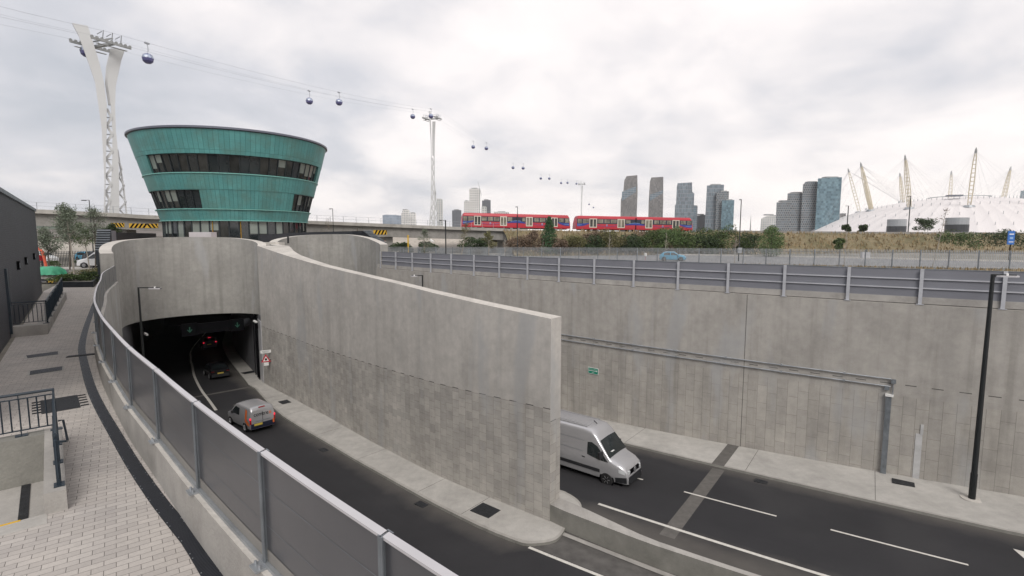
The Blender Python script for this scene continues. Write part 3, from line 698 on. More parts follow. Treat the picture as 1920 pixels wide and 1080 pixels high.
M['bore'] = simple('tunnel_lining', (.12, .12, .13), .8, var=.15, nscale=.6)
ROW = [(-24.50, 49.42), (-26.4, 52.2), (-28.8, 55.6), (-36.6, 67), (-43.5, 78.5), (-55, 101)]
LOW = [(-32.6, 42.2), (-36.6, 48.6), (-41.5, 55.2), (-49, 65.5), (-56, 76.5), (-68, 99)]
bore('tunnel', LOW, ROW, 'dark tunnel bore behind the left opening', [p[:2] for p in offset(smooth_path(CUP1[2:], .4), .1)])
bore('tunnel', [(-21.9, 50.9), (-30, 63), (-42, 84)], [(-13.95, 54.3), (-21, 66), (-33, 86)], 'dark tunnel bore behind the right opening', [p[:2] for p in offset(smooth_path(CUP2, .4), .1)])
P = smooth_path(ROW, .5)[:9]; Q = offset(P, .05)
t = tag(ribbon(MB(), Q, P, [zp(sfix(*p))+.0 for p in P], [-4.9]*len(P), 0, 0, 0).build('lit_wall_lining', simple('painted_lit_lining', (.42, .42, .43), .7, var=.06, nscale=1)), 'right side wall just inside the tunnel mouth, its daylight put in as a paler colour', 'wall lining')  # paler colour stands in for daylight reaching the first stretch of wall
# tunnel footway on the right
mb = MB(); P = smooth_path(ROW, 1); Q = offset(P, 1.35)
for i in range(len(P)-1):
    za, zb_ = zp(sfix(*P[i])), zp(sfix(*P[i+1]))
    mb.face([(*P[i], za), (*P[i+1], zb_), (*Q[i+1], zb_), (*Q[i], za)]); mb.face([(*Q[i], za), (*Q[i+1], zb_), (*Q[i+1], zb_-.2), (*Q[i], za-.2)], 1)
tag(mb.build('pavement', [M['pale'], M['barrier']]), kind='structure')
# fittings in the mouth: side lining painted as lit, ducts, fan, lane signals
t = thing('service_pipes', 'black vertical pipes and a loop of cable on the inner tunnel wall', 'pipes', (-25.6, 51.0, -11))
for d, r in ((1.9, .05), (2.5, .07), (3.2, .05), (4.4, .04)):
    p, h = at_len(smooth_path(ROW, .5), arclen(smooth_path(ROW, .5)), d); q = (p[0]-.12*cos(h-pi/2)*-1*-1 + .0, p[1])
    ox, oy = p[0]-sin(h)*.12, p[1]+cos(h)*.12
    MB().tube([(ox, oy, -11.2), (ox, oy, -4.5)], r).build('pipe', M['black'], t)
p, h = at_len(smooth_path(ROW, .5), arclen(smooth_path(ROW, .5)), 1.4)
MB().tube([(p[0]-sin(h)*.2+cos(h)*a_, p[1]+cos(h)*.2+sin(h)*a_, z) for a_, z in ((-.3, -4.5), (-.6, -5.6), (.0, -6.1), (.8, -5.9), (1.2, -4.5))], .035).build('cable_loop', M['black'], t)
t = tag(MB().lathe([(0, -.8), (.32, -.8), (.38, -.7), (.38, .7), (.32, .8), (.25, .8), (.0, .4)], (-27.0, 51.0, -5.3), 20, 'y').build('tunnel_fan', M['plastic'], smooth=True), 'grey cylindrical fan hung under the headwall at the right of the tunnel mouth', 'fan')
for (x, y, z, lb) in ((-32.95, 45.3, -5.3, 'left'), (-25.4, 49.8, -4.9, 'right')):
    t = thing('security_camera', 'small pale camera under the tunnel headwall at its %s end' % lb, 'camera', (x, y, z))
    MB().beam((x, y, z), (x+.42, y-.28, z-.1), .16, .14).build('housing', M['sign_white'], t); MB().beam((x, y, z), (x-.1, y+.1, z+.5), .06).build('bracket', M['black'], t)
ud = Vector((.70, .71, 0)).normalized(); nd = Vector((.71, -.70, 0)).normalized()
for (cx, cy, w_, nm, lb) in ((-29.95, 46.9, 1.3, 'lane_signal', 'black lane signal box with a faint green arrow, left one'), (-28.5, 48.25, 2.8, 'message_sign', 'blank black message board between the lane signals'), (-26.95, 49.55, 1.2, 'lane_signal', 'black lane signal box with a faint green arrow, right one')):
    t = thing(nm, lb, 'traffic signal', (cx, cy, -6)); c = Vector((cx, cy, -5.25))
    MB().box(c, (w_, .25, 1.15 if nm == 'lane_signal' else .95), ax=(ud, -nd, (0, 0, 1))).build('housing', M['black'], t)
    if nm == 'lane_signal':
        f = c + nd*.135; mb = MB(); P3 = lambda a, b: f + ud*a + Vector((0, 0, b))
        mb.face([P3(-.05, .25), P3(-.05, -.2), P3(.05, -.2), P3(.05, .25)]); mb.face([P3(-.22, -.02), P3(0, -.27), P3(0, -.15), P3(-.16, .03)]); mb.face([P3(.22, -.02), P3(.16, .03), P3(0, -.15), P3(0, -.27)])
        mb.build('arrow', M['green_sig'], t)
# ---- covers and gullies
def flat_cover(name, label, cat, quad, z, mat, group=None, h=.012):
    mb = MB(); mb.prism(quad, z-.02, z+h); return tag(mb.build(name, mat), label, cat, group)
def sn_quad(s0, s1, n0, n1): return [W(s0, n0), W(s0, n1), W(s1, n1), W(s1, n0)]
flat_cover('access_cover', 'black square access cover on the footway near the end of the dividing wall', 'cover', sn_quad(-1.05, .05, -13.95, -14.85), zp(-.5)+.012, M['cover'])
flat_cover('access_cover', 'black access cover on the footway beside the silver van near the tunnel', 'cover', sn_quad(-25.9, -24.9, -11.75, -12.5), zp(-25.4)+.012, M['cover'])
flat_cover('access_cover', 'black rectangular cover at the foot of the right wall next to the vertical duct', 'cover', sn_quad(14.3, 15.2, -.65, -1.25), zp(14.7)+.012, M['cover'])
flat_cover('access_cover', 'black access cover just inside the tunnel mouth on the footway', 'cover', [(-28.6, 53.6), (-27.6, 54.6), (-28.3, 55.0), (-29.3, 54.1)], zp(-39)+.02, M['cover'])
for s_, n_, lb in ((-13.4, -14.72, 'beside the left kerb, behind the silver van'), (-3.45, -15.45, 'beside the left kerb, close to the footway cover'), (8.9, -3.85, 'at the right kerb past the dark joint')):
    flat_cover('road_gully', 'small black drain grating %s' % lb, 'drain', sn_quad(s_-.3, s_+.3, n_, n_-.38), zr(s_)+.012, M['cover'])
t = None
# pale ring at the foot of right lamp is part of the lamp
# ---- stair pit on the terrace
t = thing('stair_well', 'sunken concrete stair well with low walls at the bottom left', 'stair well', (PO.x, PO.y, -1.1))
mb = MB(); q = [PP(0, 0), PP(2.9, 0), PP(2.9, 4.1), PP(0, 4.1)]; mb.face([(x, y, -1.06) for x, y in q]); mb.build('floor', M['smooth'], t)
mb = MB(); mb.prism([PP(-.05, -.24), PP(3.22, -.24), PP(3.22, 0), PP(-.02, 0)], -1.2, -.2); mb.build('side_wall', M['smooth'], t, bevel=.012)
mb = MB(); mb.prism([PP(2.9, .001), PP(3.22, .001), PP(3.22, 4.1), PP(2.9, 4.1)], -1.2, -.201); mb.build('end_wall', M['barrier'], t, bevel=.012)
mb = MB(); mb.prism([PP(-.34, -.02), PP(0, -.02), PP(0, 4.1), PP(-.34, 4.1)], -1.2, -.494); mb.build('top_step', M['pale'], t)
mb = MB(); mb.prism([PP(-.03, .25), PP(.006, .25), PP(.006, 4.1), PP(-.03, 4.1)], -.6, -.488); mb.build('nosing', M['yellow'], t)
mb = MB(); mb.prism([PP(0.02, .24), PP(2.88, .24), PP(2.88, .36), PP(0.02, .36)], -1.08, -1.045); mb.build('channel_grating', M['cover'], t)
# ---- slot drain curving along the paving
DR = smooth_path([(-30.9, 38.3), (-26.1, 31.8), (-21.0, 25.1), (-17.7, 20.8), (-15.25, 17.7), (-13.75, 15.95), (-11.2, 13.1), (-9.6, 11.4), (-8.02, 9.8), (-6.4, 8.18), (-5.08, 6.92), (-4.17, 6.1), (-3.56, 5.49), (-2.3, 4.25), (0, 2.0), (3, -.6), (8, -4.8)], .5)
t = thing('drainage_channel', 'black slotted drainage channel curving along the paving beside the parapet', 'drain', (-11.2, 13.1, -.5))
A = DR; B = offset(DR, .20); S = arclen(A); mb = MB()
for i in range(len(A)-1):
    mb.face([(*A[i], -.494), (*A[i+1], -.494), (*B[i+1], -.494), (*B[i], -.494)], 0, [(S[i], 0), (S[i+1], 0), (S[i+1], .5), (S[i], .5)])
mb.build('grating', M['grate'], t)
mb = MB(); d = .25
while d < S[-1]-.3:
    for o_ in (.018, .182):
        for e_ in (0, .12):
            p, h = at_len(A, S, d+e_); x, y = p[0]-sin(h)*o_, p[1]+cos(h)*o_
            if y < 24: mb.box((x, y, -.492), (.011, .011, .008), rz=h)
    d += .5
mb.build('bolts', M['galv'], t, stuff=True)
flat_cover('drain_cover', 'short dark drain cover crossing the curved channel', 'cover', [(-14.35, 16.25), (-13.2, 17.05), (-13.1, 16.85), (-14.25, 16.05)], -.488, M['cover'])
def quad_cover(q, lab, frame=True):
    t = thing('access_cover', lab, 'cover', (sum(p[0] for p in q)/4, sum(p[1] for p in q)/4, -.5))
    c = Vector((sum(p[0] for p in q)/4, sum(p[1] for p in q)/4))
    if frame:
        fr = [tuple(c+(Vector(p)-c)*1.13) for p in q]; MB().prism(fr, -.52, -.493).build('frame', M['pale'], t)
    MB().prism(q, -.52, -.489).build('plate', M['grate'], t)
quad_cover([(-15.79, 16.34), (-15.3, 16.95), (-14.9, 16.5), (-15.40, 15.97)], 'dark rectangular cover set in the paving, the farther of two')
quad_cover([(-13.86, 14.42), (-13.4, 14.95), (-13.02, 14.50), (-13.47, 13.98)], 'dark rectangular cover set in the paving, the nearer of two')
t = thing('access_cover', 'large ragged black cover in the paving behind the stair railing', 'cover', (-10.4, 11.5, -.5))
MB().prism([(-11.11, 11.73), (-10.62, 12.18), (-9.78, 11.28), (-10.26, 10.83)], -.52, -.488).build('plate', M['cover'], t)
for k_ in range(5):
    for (x0, y0, dx_, dy_, sg) in ((-11.11, 11.73, .85, -.9, -1), (-10.62, 12.18, .85, -.9, 1)):
        x, y = x0+dx_*(k_+.5)/5, y0+dy_*(k_+.5)/5; MB().beam((x, y, -.485), (x+sg*.11, y+sg*.10, -.485), .03, .02).build('lifting_tab', M['cover'], t)

# ================================================================ fences and railings
def fr(h): return Vector((cos(h), sin(h), 0)), Vector((-sin(h), cos(h), 0))
# ---- noise fence on the right wall
t = thing('acoustic_fence', 'long grey panel fence with galvanised posts and rails on top of the right wall', 'fence', W(0, 0, 0))
sp = [-30.1+3.0*i for i in range(30)]
for a, b in zip(sp[:-1], sp[1:]):
    mb = MB(); n = 3
    for i in range(n):
        u, v = a+(b-a)*i/n, a+(b-a)*(i+1)/n
        mb.face([W(u, .17, .36), W(v, .17, .36), W(v, .17, 1.73), W(u, .17, 1.73)]); mb.face([W(u, .23, 1.73), W(v, .23, 1.73), W(v, .23, .36), W(u, .23, .36)])
        mb.face([W(u, .17, 1.73), W(v, .17, 1.73), W(v, .23, 1.73), W(u, .23, 1.73)])
    mb.build('panel', M['panel'], t)
for a in sp:
    p, q = W(a), W(a+.1); h = atan2(q[1]-p[1], q[0]-p[0]); mb = MB()
    x, y = W(a, .03); mb.box((x, y, .9), (.15, .02, 1.74), rz=h); x, y = W(a, .10); mb.box((x, y, .9), (.02, .13, 1.74), rz=h)
    x, y = W(a, .02); mb.box((x, y, .02), (.3, .1, .03), rz=h)
    mb.build('post', M['galv_rail'], t)
for z in (.81, 1.26):
    mb = MB(); s_ = sp[0]
    while s_ < sp[-1]: mb.beam(W(s_, .13, z), W(s_+1.5, .13, z), .06, .06); s_ += 1.5
    mb.build('rail', M['galv_rail'], t)
mb = MB(); s_ = sp[0]
while s_ < sp[-1]: mb.beam(W(s_, .20, 1.75), W(s_+1.5, .20, 1.75), .10, .035); s_ += 1.5
mb.build('cap_rail', M['galv_dk'], t)
# ---- parapet fence on the left wall
S = arclen(LPs)
# distance along of the known post at (-2.44, 4.82)
i0 = min(range(len(LPs)), key=lambda i: hypot(LPs[i][0]+2.44, LPs[i][1]-4.82)); d0 = S[i0]
kn = [(-.91, 3.43), (-2.44, 4.82), (-4.02, 6.32), (-5.64, 7.93), (-7.27, 9.55), (-8.93, 11.3), (-10.6, 13.1), (-12.37, 15.11), (-14.1, 17.16)]
pd = sorted(S[min(range(len(LPs)), key=lambda i: hypot(LPs[i][0]-x, LPs[i][1]-y))] for x, y in kn)
d_ = pd[0]-2.75
while d_ > 1: pd.insert(0, d_); d_ -= 2.75
pd.insert(0, .15)
while pd[-1]+2.1 < S[-1]: pd.append(pd[-1]+2.1)
t = thing('parapet_fence', 'curving grey panel fence with a pale sloping cap on the left parapet', 'fence', (-8.9, 11.3, .1))
TH = 1.30
for k_, (a, b) in enumerate(zip(pd[:-1], pd[1:])):
    mb = MB(); n = 4; sk = MB()
    for i in range(n):
        (p, h1), (q, h2) = at_len(LPs, S, a+(b-a)*i/n), at_len(LPs, S, a+(b-a)*(i+1)/n)
        for (z0, z1, mm) in ((.14, 1.27, 0),):
            mb.face([(*q, z0), (*p, z0), (*p, z1), (*q, z1)]); 
        o1 = (p[0]-sin(h1)*.045, p[1]+cos(h1)*.045); o2 = (q[0]-sin(h2)*.045, q[1]+cos(h2)*.045)
        mb.face([(*o1, .14), (*o2, .14), (*o2, 1.27), (*o1, 1.27)])
        for z in (.52, .90):
            c1 = (p[0]+sin(h1)*.002, p[1]-cos(h1)*.002); c2 = (q[0]+sin(h2)*.002, q[1]-cos(h2)*.002)
            mb.face([(*c2, z-.004), (*c1, z-.004), (*c1, z+.004), (*c2, z+.004)], 1)
        c1 = (p[0]+sin(h1)*.004, p[1]-cos(h1)*.004); c2 = (q[0]+sin(h2)*.004, q[1]-cos(h2)*.004)
        sk.face([(*c2, .14), (*c1, .14), (*c1, .27), (*c2, .27)])
    mb.build('panel', [M['panel_l'], M['galv_dk']], t); sk.build('foot_strip', M['panel_skirt'], t)
    # cap piece: wide pale metal, slightly sloping
    mb = MB(); n = 4; e = .012
    for i in range(n):
        (p, h1), (q, h2) = at_len(LPs, S, a+e+(b-a-2*e)*i/n), at_len(LPs, S, a+e+(b-a-2*e)*(i+1)/n)
        L1 = lambda p, h, o: (p[0]-sin(h)*o, p[1]+cos(h)*o)
        r = [(-.026, 1.245), (-.026, 1.268), (.030, 1.280), (.030, 1.245)]
        for (o1, z1), (o2, z2) in zip(r, r[1:]+r[:1]):
            mb.face([(*L1(p, h1, o1), z1), (*L1(q, h2, o1), z1), (*L1(q, h2, o2), z2), (*L1(p, h1, o2), z2)][::-1])
    mb.build('cap', M['galv_lt'], t)
for a in pd:
    p, h = at_len(LPs, S, a); mb = MB(); q = lambda o: (p[0]-sin(h)*o, p[1]+cos(h)*o)
    mb.box((*q(-.035), .68), (.055, .012, 1.18), rz=h); mb.box((*q(-.005), .68), (.012, .075, 1.18), rz=h); mb.box((*q(.05), .68), (.07, .012, 1.18), rz=h)
    po = mb.build('post', M['galv_dk'], t)
    mb = MB(); mb.box((*q(-.075), .112), (.17, .15, .022), rz=h)
    for s_ in (-.05, .05):
        x, y = q(-.10); mb.lathe([(0, .04), (.014, .04), (.014, .0)], (x+cos(h)*s_, y+sin(h)*s_, .12), 8)
    mb.build('base_plate', M['galv'], po)
mb = MB()
for i in range(len(LPs)-1): mb.beam((*offset(LPs, -.035)[i], .12) if False else (LPs[i][0], LPs[i][1], .12), (LPs[i+1][0], LPs[i+1][1], .12), .09, .035)
mb.build('channel', M['galv'], t)
# ---- steel railings
def railing(name, label, P, z0, z1, gap=.115, posts=(0,), rod=.008, group=None, ends=None):
    t = thing(name, label, 'railing', (P[0][0], P[0][1], z0))
    S = arclen(P); hr = MB(); hr.tube([(*p[:2], z1) for p in P], .026, 8); hr.build('handrail', M['navy'], t)
    for za in (z0+.10, z1-.085):
        m_ = MB()
        for a, b in zip(P[:-1], P[1:]): m_.beam((*a, za), (*b, za), .03, .018)
        m_.build('rail', M['navy'], t)
    d = gap/2; bars = []
    while d < S[-1]:
        bars.append(d); d += gap
    st = len(bars) > 100
    if st: bars = bars[:]
    if not st:
        for d in bars:
            p, h = at_len(P, S, d); MB().beam((*p, z0+.10), (*p, z1-.085), rod*2).build('baluster', M['navy'], t)
    else:
        for d in bars[:100]:
            p, h = at_len(P, S, d); MB().beam((*p, z0+.10), (*p, z1-.085), rod*2).build('baluster', M['navy'], t)
        m_ = MB()
        for d in bars[100:]:
            p, h = at_len(P, S, d); m_.beam((*p, z0+.10), (*p, z1-.085), rod*2)
        m_.build('baluster', M['navy'], t, stuff=True)
    for d in posts:
        p, h = at_len(P, S, min(d, S[-1]-.01)); m_ = MB(); m_.box((*p, (z0+z1)/2), (.055, .014, z1-z0), rz=h+pi/2)
        m_.box((*p, z0+.008), (.17, .12, .016), rz=h); m_.build('post', M['navy'], t)
    return t
c = PP(3.06, -.17)
r1 = railing('stair_railing', 'dark steel railing around the sunken stair well, corner near the bottom left', [PP(3.06, 4.1), c, PP(.12, -.17)], -.2, .56, gap=.117, posts=(.05, 1.3, 2.6, 3.8, 4.27, 5.2, 6.15, 7.15))
MB().tube([PP(1.35, -.21)+(.42,), PP(1.35, -.27)+(.42,), PP(1.3, -.30)+(.1,), PP(1.55, -.30)+(-.0,), PP(1.55, -.2)+(0.02,)], .018).build('lower_handrail', M['navy'], r1)
P2 = [(-19.55, 19.45), (-18.62, 20.28), (-28.0, 31.75)]
railing('ramp_railing', 'long dark railing on a low concrete upstand beside the black brick building', P2, -.1, .80, gap=.13, posts=(.1, 1.2, 1.35, 3.5, 5.7, 7.9, 10.1, 12.3, 14.5))
t = tag(MB().prism([(-18.40, 20.03), (-27.78, 31.72), (-28.1, 31.5), (-18.95, 20.2), (-19.75, 19.5), (-19.45, 19.2)], -.52, -.1).build('low_wall', M['smooth'], bevel=.015), 'low L shaped concrete upstand carrying the long dark railing', 'wall')
# handrail ends just below the camera
for (x, y, r, lb) in ((-1.62, 1.77, .028, 'larger'), (-1.83, 1.73, .018, 'smaller')):
    t = tag(MB().tube([(x+.25, y-.5, 1.9-.25), (x+.1, y-.2, 2.0-.05), (x+.03, y-.06, 2.02 if lb == 'larger' else 1.975), (x, y, 2.0 if lb == 'larger' else 1.955)], [r, r, r, r*.8], 12).build('handrail_end', M['navy'], smooth=True), '%s rounded end of a dark handrail at the bottom edge of the picture' % lb, 'handrail')
# ================================================================ black brick building
BW0, BW1 = Vector((-10.5, 8.95)), Vector((-32.6, 35.33)); bd = (BW1-BW0).normalized(); bn = Vector((-bd.y, bd.x))
t = thing('brick_building', 'long low black brick building with a metal roof edge at the far left', 'building', (-22, 22.5, -.5))
mb = MB(); q = [BW0, BW1, BW1+bn*12, BW0+bn*12]
mb.prism([tuple(v) for v in q], -.55, 5.05); mb.build('wall', M['blackbrick'], t)
mb = MB(); e = .08; q = [BW0-bn*e-bd*e, BW1-bn*e+bd*e, BW1+bn*12+bd*e, BW0+bn*12-bd*e]
mb.prism([tuple(v) for v in q], 5.05, 5.22); mb.build('roof_edge', M['galv_dk'], t)
LBW = (BW1-BW0).length
for d, z in ((18.6, 2.05), (22.9, 2.1), (29.0, 2.15)):
    p = BW0+bd*d-bn*.04; l_ = MB().box((p.x-bn.x*0, p.y, z), (.42, .10, .38), rz=atan2(bd.y, bd.x)).build('recessed_light', M['black'], t)
    MB().box((p.x-bn.x*.05, p.y-bn.y*.05, z), (.26, .02, .22), rz=atan2(bd.y, bd.x)).build('lens', M['galv_dk'], l_)
p = BW0+bd*13.6-bn*.03; MB().box((p.x, p.y, .9), (.34, .08, 2.5), rz=atan2(bd.y, bd.x)).build('louvre_door', M['navy'], t)
# ================================================================ lamp posts
def lamp_post(label, x, y, z0, z1, arm, r0=.12, r1=.055, head=.7, cat='street lamp', name='street_lamp', group=None, white=True):
    t = thing(name, label, cat, (x, y, z0), group=group); a = Vector((arm[0], arm[1], 0)); L_ = a.length; a.normalize()
    MB().tube([(x, y, z0), (x, y, z0+1.2), (x, y, z0+1.25), (x, y, z1)], [r0, r0, r0*.85, r1], 12).build('post', M['pole'], t, smooth=True)
    e = Vector((x, y, z1-.03))+a*L_; MB().beam((x, y, z1-.03), e, .07, .06).build('arm', M['pole'], t)
    c_ = Vector((x, y, z1-.05))+a*(L_-head*.4); b = a.cross(Vector((0, 0, 1)))
    mb = MB()
    hp = [(-.5, .09), (-.35, .16), (.3, .18), (.5, .08)]
    for (u, w_), (u2, w2) in zip(hp[:-1], hp[1:]):
        A0, A1, B0, B1 = [c_+a*uu*head+b*ww for uu, ww in ((u, w_), (u, -w_), (u2, w2), (u2, -w2))]
        for dz, fl in ((.0, 0), (-.07, 1)):
            q = [A0+Vector((0, 0, dz)), A1+Vector((0, 0, dz)), B1+Vector((0, 0, dz)), B0+Vector((0, 0, dz))]; mb.face(q if not fl else q[::-1])
        for P_, Q_ in ((A0, B0), (A1, B1)): mb.face([P_, Q_, Q_-Vector((0, 0, .07)), P_-Vector((0, 0, .07))])
    hd = mb.build('lamp_head', M['galv_lt'] if white else M['pole'], t)
    if white: MB().lathe([(0, .10), (.05, .09), (.06, 0)], tuple(c_), 10).build('sensor', M['sign_white'], hd)
    return t
RL = lamp_post('tall black street lamp on the right footway in the foreground', 21.3, 22.62, zp(17.2), 1.70, (.75, -.30), .135, .075, .8)
MB().lathe([(0, .012), (.42, .012), (.42, 0)], (21.3, 22.62, zp(17.2)+.004), 24).build('base_ring', M['coping'], RL)
lamp_post('black street lamp rising in front of the left tunnel headwall', -24.35, 33.2, -10.6, .06, (1.35, .05), .11, .055, .75)
lamp_post('black street lamp whose top shows above the dividing wall', -7.75, 44.2, -10.0, .02, (-.95, .05), .10, .055, .6)
# ================================================================ signs
t = thing('road_sign', 'red and white triangular warning sign with white plates beside the tunnel mouth', 'sign', (-23.1, 47.3, -11))
ux = Vector((.86, .50, 0)); uy = Vector((.50, -.86, 0))
def SP(a, z, o=0): return Vector((-23.15, 47.25, -8.05)) + ux*a + uy*o + Vector((0, 0, z))
for z in (-.2, .62): MB().beam(SP(-.45, z, -.05), SP(.75, z, -.08), .05).build('bracket', M['black'], t)
mb = MB(); tr = [(-.42, -.36), (.42, -.36), (0, .40)]
def plate(mb, pts, o, th=.02):
    f = [SP(a, z, o) for a, z in pts]; b = [SP(a, z, o-th) for a, z in pts]; mb.face(f); mb.face(b[::-1])
    for i in range(len(f)): mb.face([f[i], b[i], b[(i+1) % len(f)], f[(i+1) % len(f)]])
plate(mb, tr, 0); mb.build('triangle', M['sign_red'], t)
mb = MB(); plate(mb, [(-.26, -.27), (.26, -.27), (0, .21)], .006, .004); mb.build('panel', M['sign_white'], t)
mb = MB(); plate(mb, [(.10*cos(k*pi/6), -.10+.12*sin(k*pi/6)) for k in range(12)], .011, .004); mb.build('symbol', M['black'], t)
mb = MB(); plate(mb, [(-.44, .50), (.46, .50), (.46, .78), (-.44, .78)], 0); mb.build('upper_plate', M['sign_white'], t)
mb = MB(); plate(mb, [(-.2, -.70), (.22, -.70), (.22, -.40), (-.2, -.40)], 0); mb.build('lower_plate', M['sign_white'], t)
def text_mesh(s, size, name, mat, parent, M4, extrude=.002, world=True):
    cu = bpy.data.curves.new(name, 'FONT'); cu.body = s; cu.size = size; cu.align_x = 'CENTER'; cu.align_y = 'CENTER'; cu.extrude = extrude
    o = bpy.data.objects.new(name, cu); sc.collection.objects.link(o)
    dg = bpy.context.evaluated_depsgraph_get(); me = bpy.data.meshes.new_from_object(o.evaluated_get(dg))
    bpy.data.objects.remove(o)
    me.transform(M4)
    if world and parent is not None:
        r = parent
        while r.parent: r = r.parent
        me.transform(Matrix.Translation(-r.location))
    me.materials.clear(); me.materials.append(mat); me.name = name
    ob = bpy.data.objects.new(name, me); sc.collection.objects.link(ob); ob.parent = parent; return ob
def frame4(o, x, y, z):
    m = Matrix.Identity(4)
    for i, v in enumerate((x, y, z)):
        for j in range(3): m[j][i] = v[j]
    for j in range(3): m[j][3] = o[j]
    return m
for z_, w_ in ((.69, .34), (.59, .26)):
    mb = MB(); plate(mb, [(-w_, z_-.02), (w_, z_-.02), (w_, z_+.02), (-w_, z_+.02)], .008, .004); mb.build('lettering', M['steel_grey'], t)
M['ltsign'] = simple('pale_green_lettering', (.30, .45, .38), .5)
t = thing('direction_sign', 'small green sign with a white arrow fixed to the right wall above the van', 'sign', W(-3, -.05, -6.2))
p, q = W(-3.0, -.06), W(-2.9, -.06); ux = Vector((q[0]-p[0], q[1]-p[1], 0)).normalized(); uy = Vector((ux.y, -ux.x, 0))
def SP(a, z, o=0): return Vector((p[0], p[1], -6.2)) + ux*a + uy*o + Vector((0, 0, z))
mb = MB(); plate(mb, [(-.42, -.23), (.42, -.23), (.42, .23), (-.42, .23)], 0, .03); mb.build('border', M['sign_white'], t)
mb = MB(); plate(mb, [(-.39, -.20), (.39, -.20), (.39, .20), (-.39, .20)], .006, .004); mb.build('panel', M['sign_green'], t)
for a_, w_, z_ in ((-.19, .15, .11), (.17, .15, .11), (0, .10, -.12)):
    mb = MB(); plate(mb, [(a_-w_, z_-.022), (a_+w_, z_-.022), (a_+w_, z_+.022), (a_-w_, z_+.022)], .011, .004); mb.build('lettering', M['ltsign'], t)
mb = MB(); plate(mb, [(-.35, -.012), (.25, -.012), (.25, -.05), (.36, .005), (.25, .06), (.25, .022), (-.35, .022)], .011, .004); mb.build('arrow', M['sign_white'], t)
# ================================================================ raised deck and control building
deck = [(-36.4, 47.6), (-35.0, 49.6), (-33.6, 51.0), (-31.3, 52.0), (-28.2, 52.6), (-25.9, 52.3), (-26.0, 55), (-26.3, 57.3), (-25.4, 60.3), (-23, 62.2), (-19.5, 62.2), (-16.3, 60.0), (-15, 61.2), (-17, 68), (-22, 90), (-52, 90), (-58, 74), (-47, 60)]
mb = MB(); mb.prism(deck, -.6, 2.6, 1, mt=0); tag(mb.build('raised_deck', [M['redpave'], M['smooth']]), kind='structure')
BC = (-38.3, 72.2); F0 = atan2(-72, 39)      # angle of the side facing the camera
def bp(r, phi, z): a = F0+phi; return (BC[0]+r*cos(a), BC[1]+r*sin(a), z)
Z0, Z1 = 5.35, 15.75; R0, R1 = 9.0, 11.75
def rad(z): return R0 + (R1-R0)*(z-Z0)/(Z1-Z0)
t = thing('control_building', 'round teal copper clad control building that widens upwards, with dark ribbon windows', 'building', (*BC, 2.6))
dg = pi/180
bandsz = [(Z0, 6.75), (6.75, 8.95), (8.95, 10.95), (10.95, 13.05), (13.05, Z1)]
openU = (-58*dg, 68*dg); openL1 = (-200*dg, -24*dg); openL2 = (42*dg, 150*dg)
def inside(p, o): return o[0] <= p <= o[1]
mb = MB(); n = 180
for bi, (za, zb_) in enumerate(bandsz):
    step_ = [0, .03, .06, .09, .12][bi]
    for i in range(n):
        a, b = -pi+2*pi*i/n, -pi+2*pi*(i+1)/n; c_ = (a+b)/2
        if bi == 3 and inside(c_, openU): continue
        if bi == 1 and (inside(c_, (-pi, -24*dg)) or inside(c_, openL2)): continue
        r1_, r2_ = rad(za)+step_, rad(zb_)+step_
        ua, ub = a*10.8, b*10.8
        mb.face([bp(r1_, a, za), bp(r1_, b, za), bp(r2_, b, zb_), bp(r2_, a, zb_)], 0, [(ua, za), (ub, za), (ub, zb_), (ua, zb_)])
        mb.face([bp(r1_, a, za), bp(r1_-.35, a, za), bp(r1_-.35, b, za), bp(r1_, b, za)], 0); mb.face([bp(r2_, a, zb_), bp(r2_, b, zb_), bp(r2_-.35, b, zb_), bp(r2_-.35, a, zb_)], 0)
for (za, zb_, ph) in ((10.95, 13.05, openU[0]), (10.95, 13.05, openU[1]), (6.75, 8.95, -24*dg), (6.75, 8.95, 42*dg)):
    mb.face([bp(rad(za)+.05, ph, za), bp(rad(zb_)+.05, ph, zb_), bp(rad(zb_)-.35, ph, zb_), bp(rad(za)-.35, ph, za)])
mb.build('cladding', M['copper'], t)
mb = MB(); mb.lathe([(R1-.4, Z1+.03), (R1+.24, Z1+.03), (R1+.34, Z1+.08), (R1+.34, Z1+.28), (R1+.26, Z1+.32), (0, Z1+.34)], (BC[0], BC[1], 0), 120); mb.build('roof_rim', M['slate'] if 'slate' in M else M['panel'], t, smooth=True)
for z in (Z0, 6.73, 10.93):
    r_ = rad(z)+.1; MB().lathe([(r_-.25, z-.09), (r_+.05, z-.09), (r_+.05, z+.0), (r_-.25, z+.0)], (BC[0], BC[1], 0), 120).build('sill_band', M['patina_lt'] if 'patina_lt' in M else M['copper'], t)
random.seed(4)
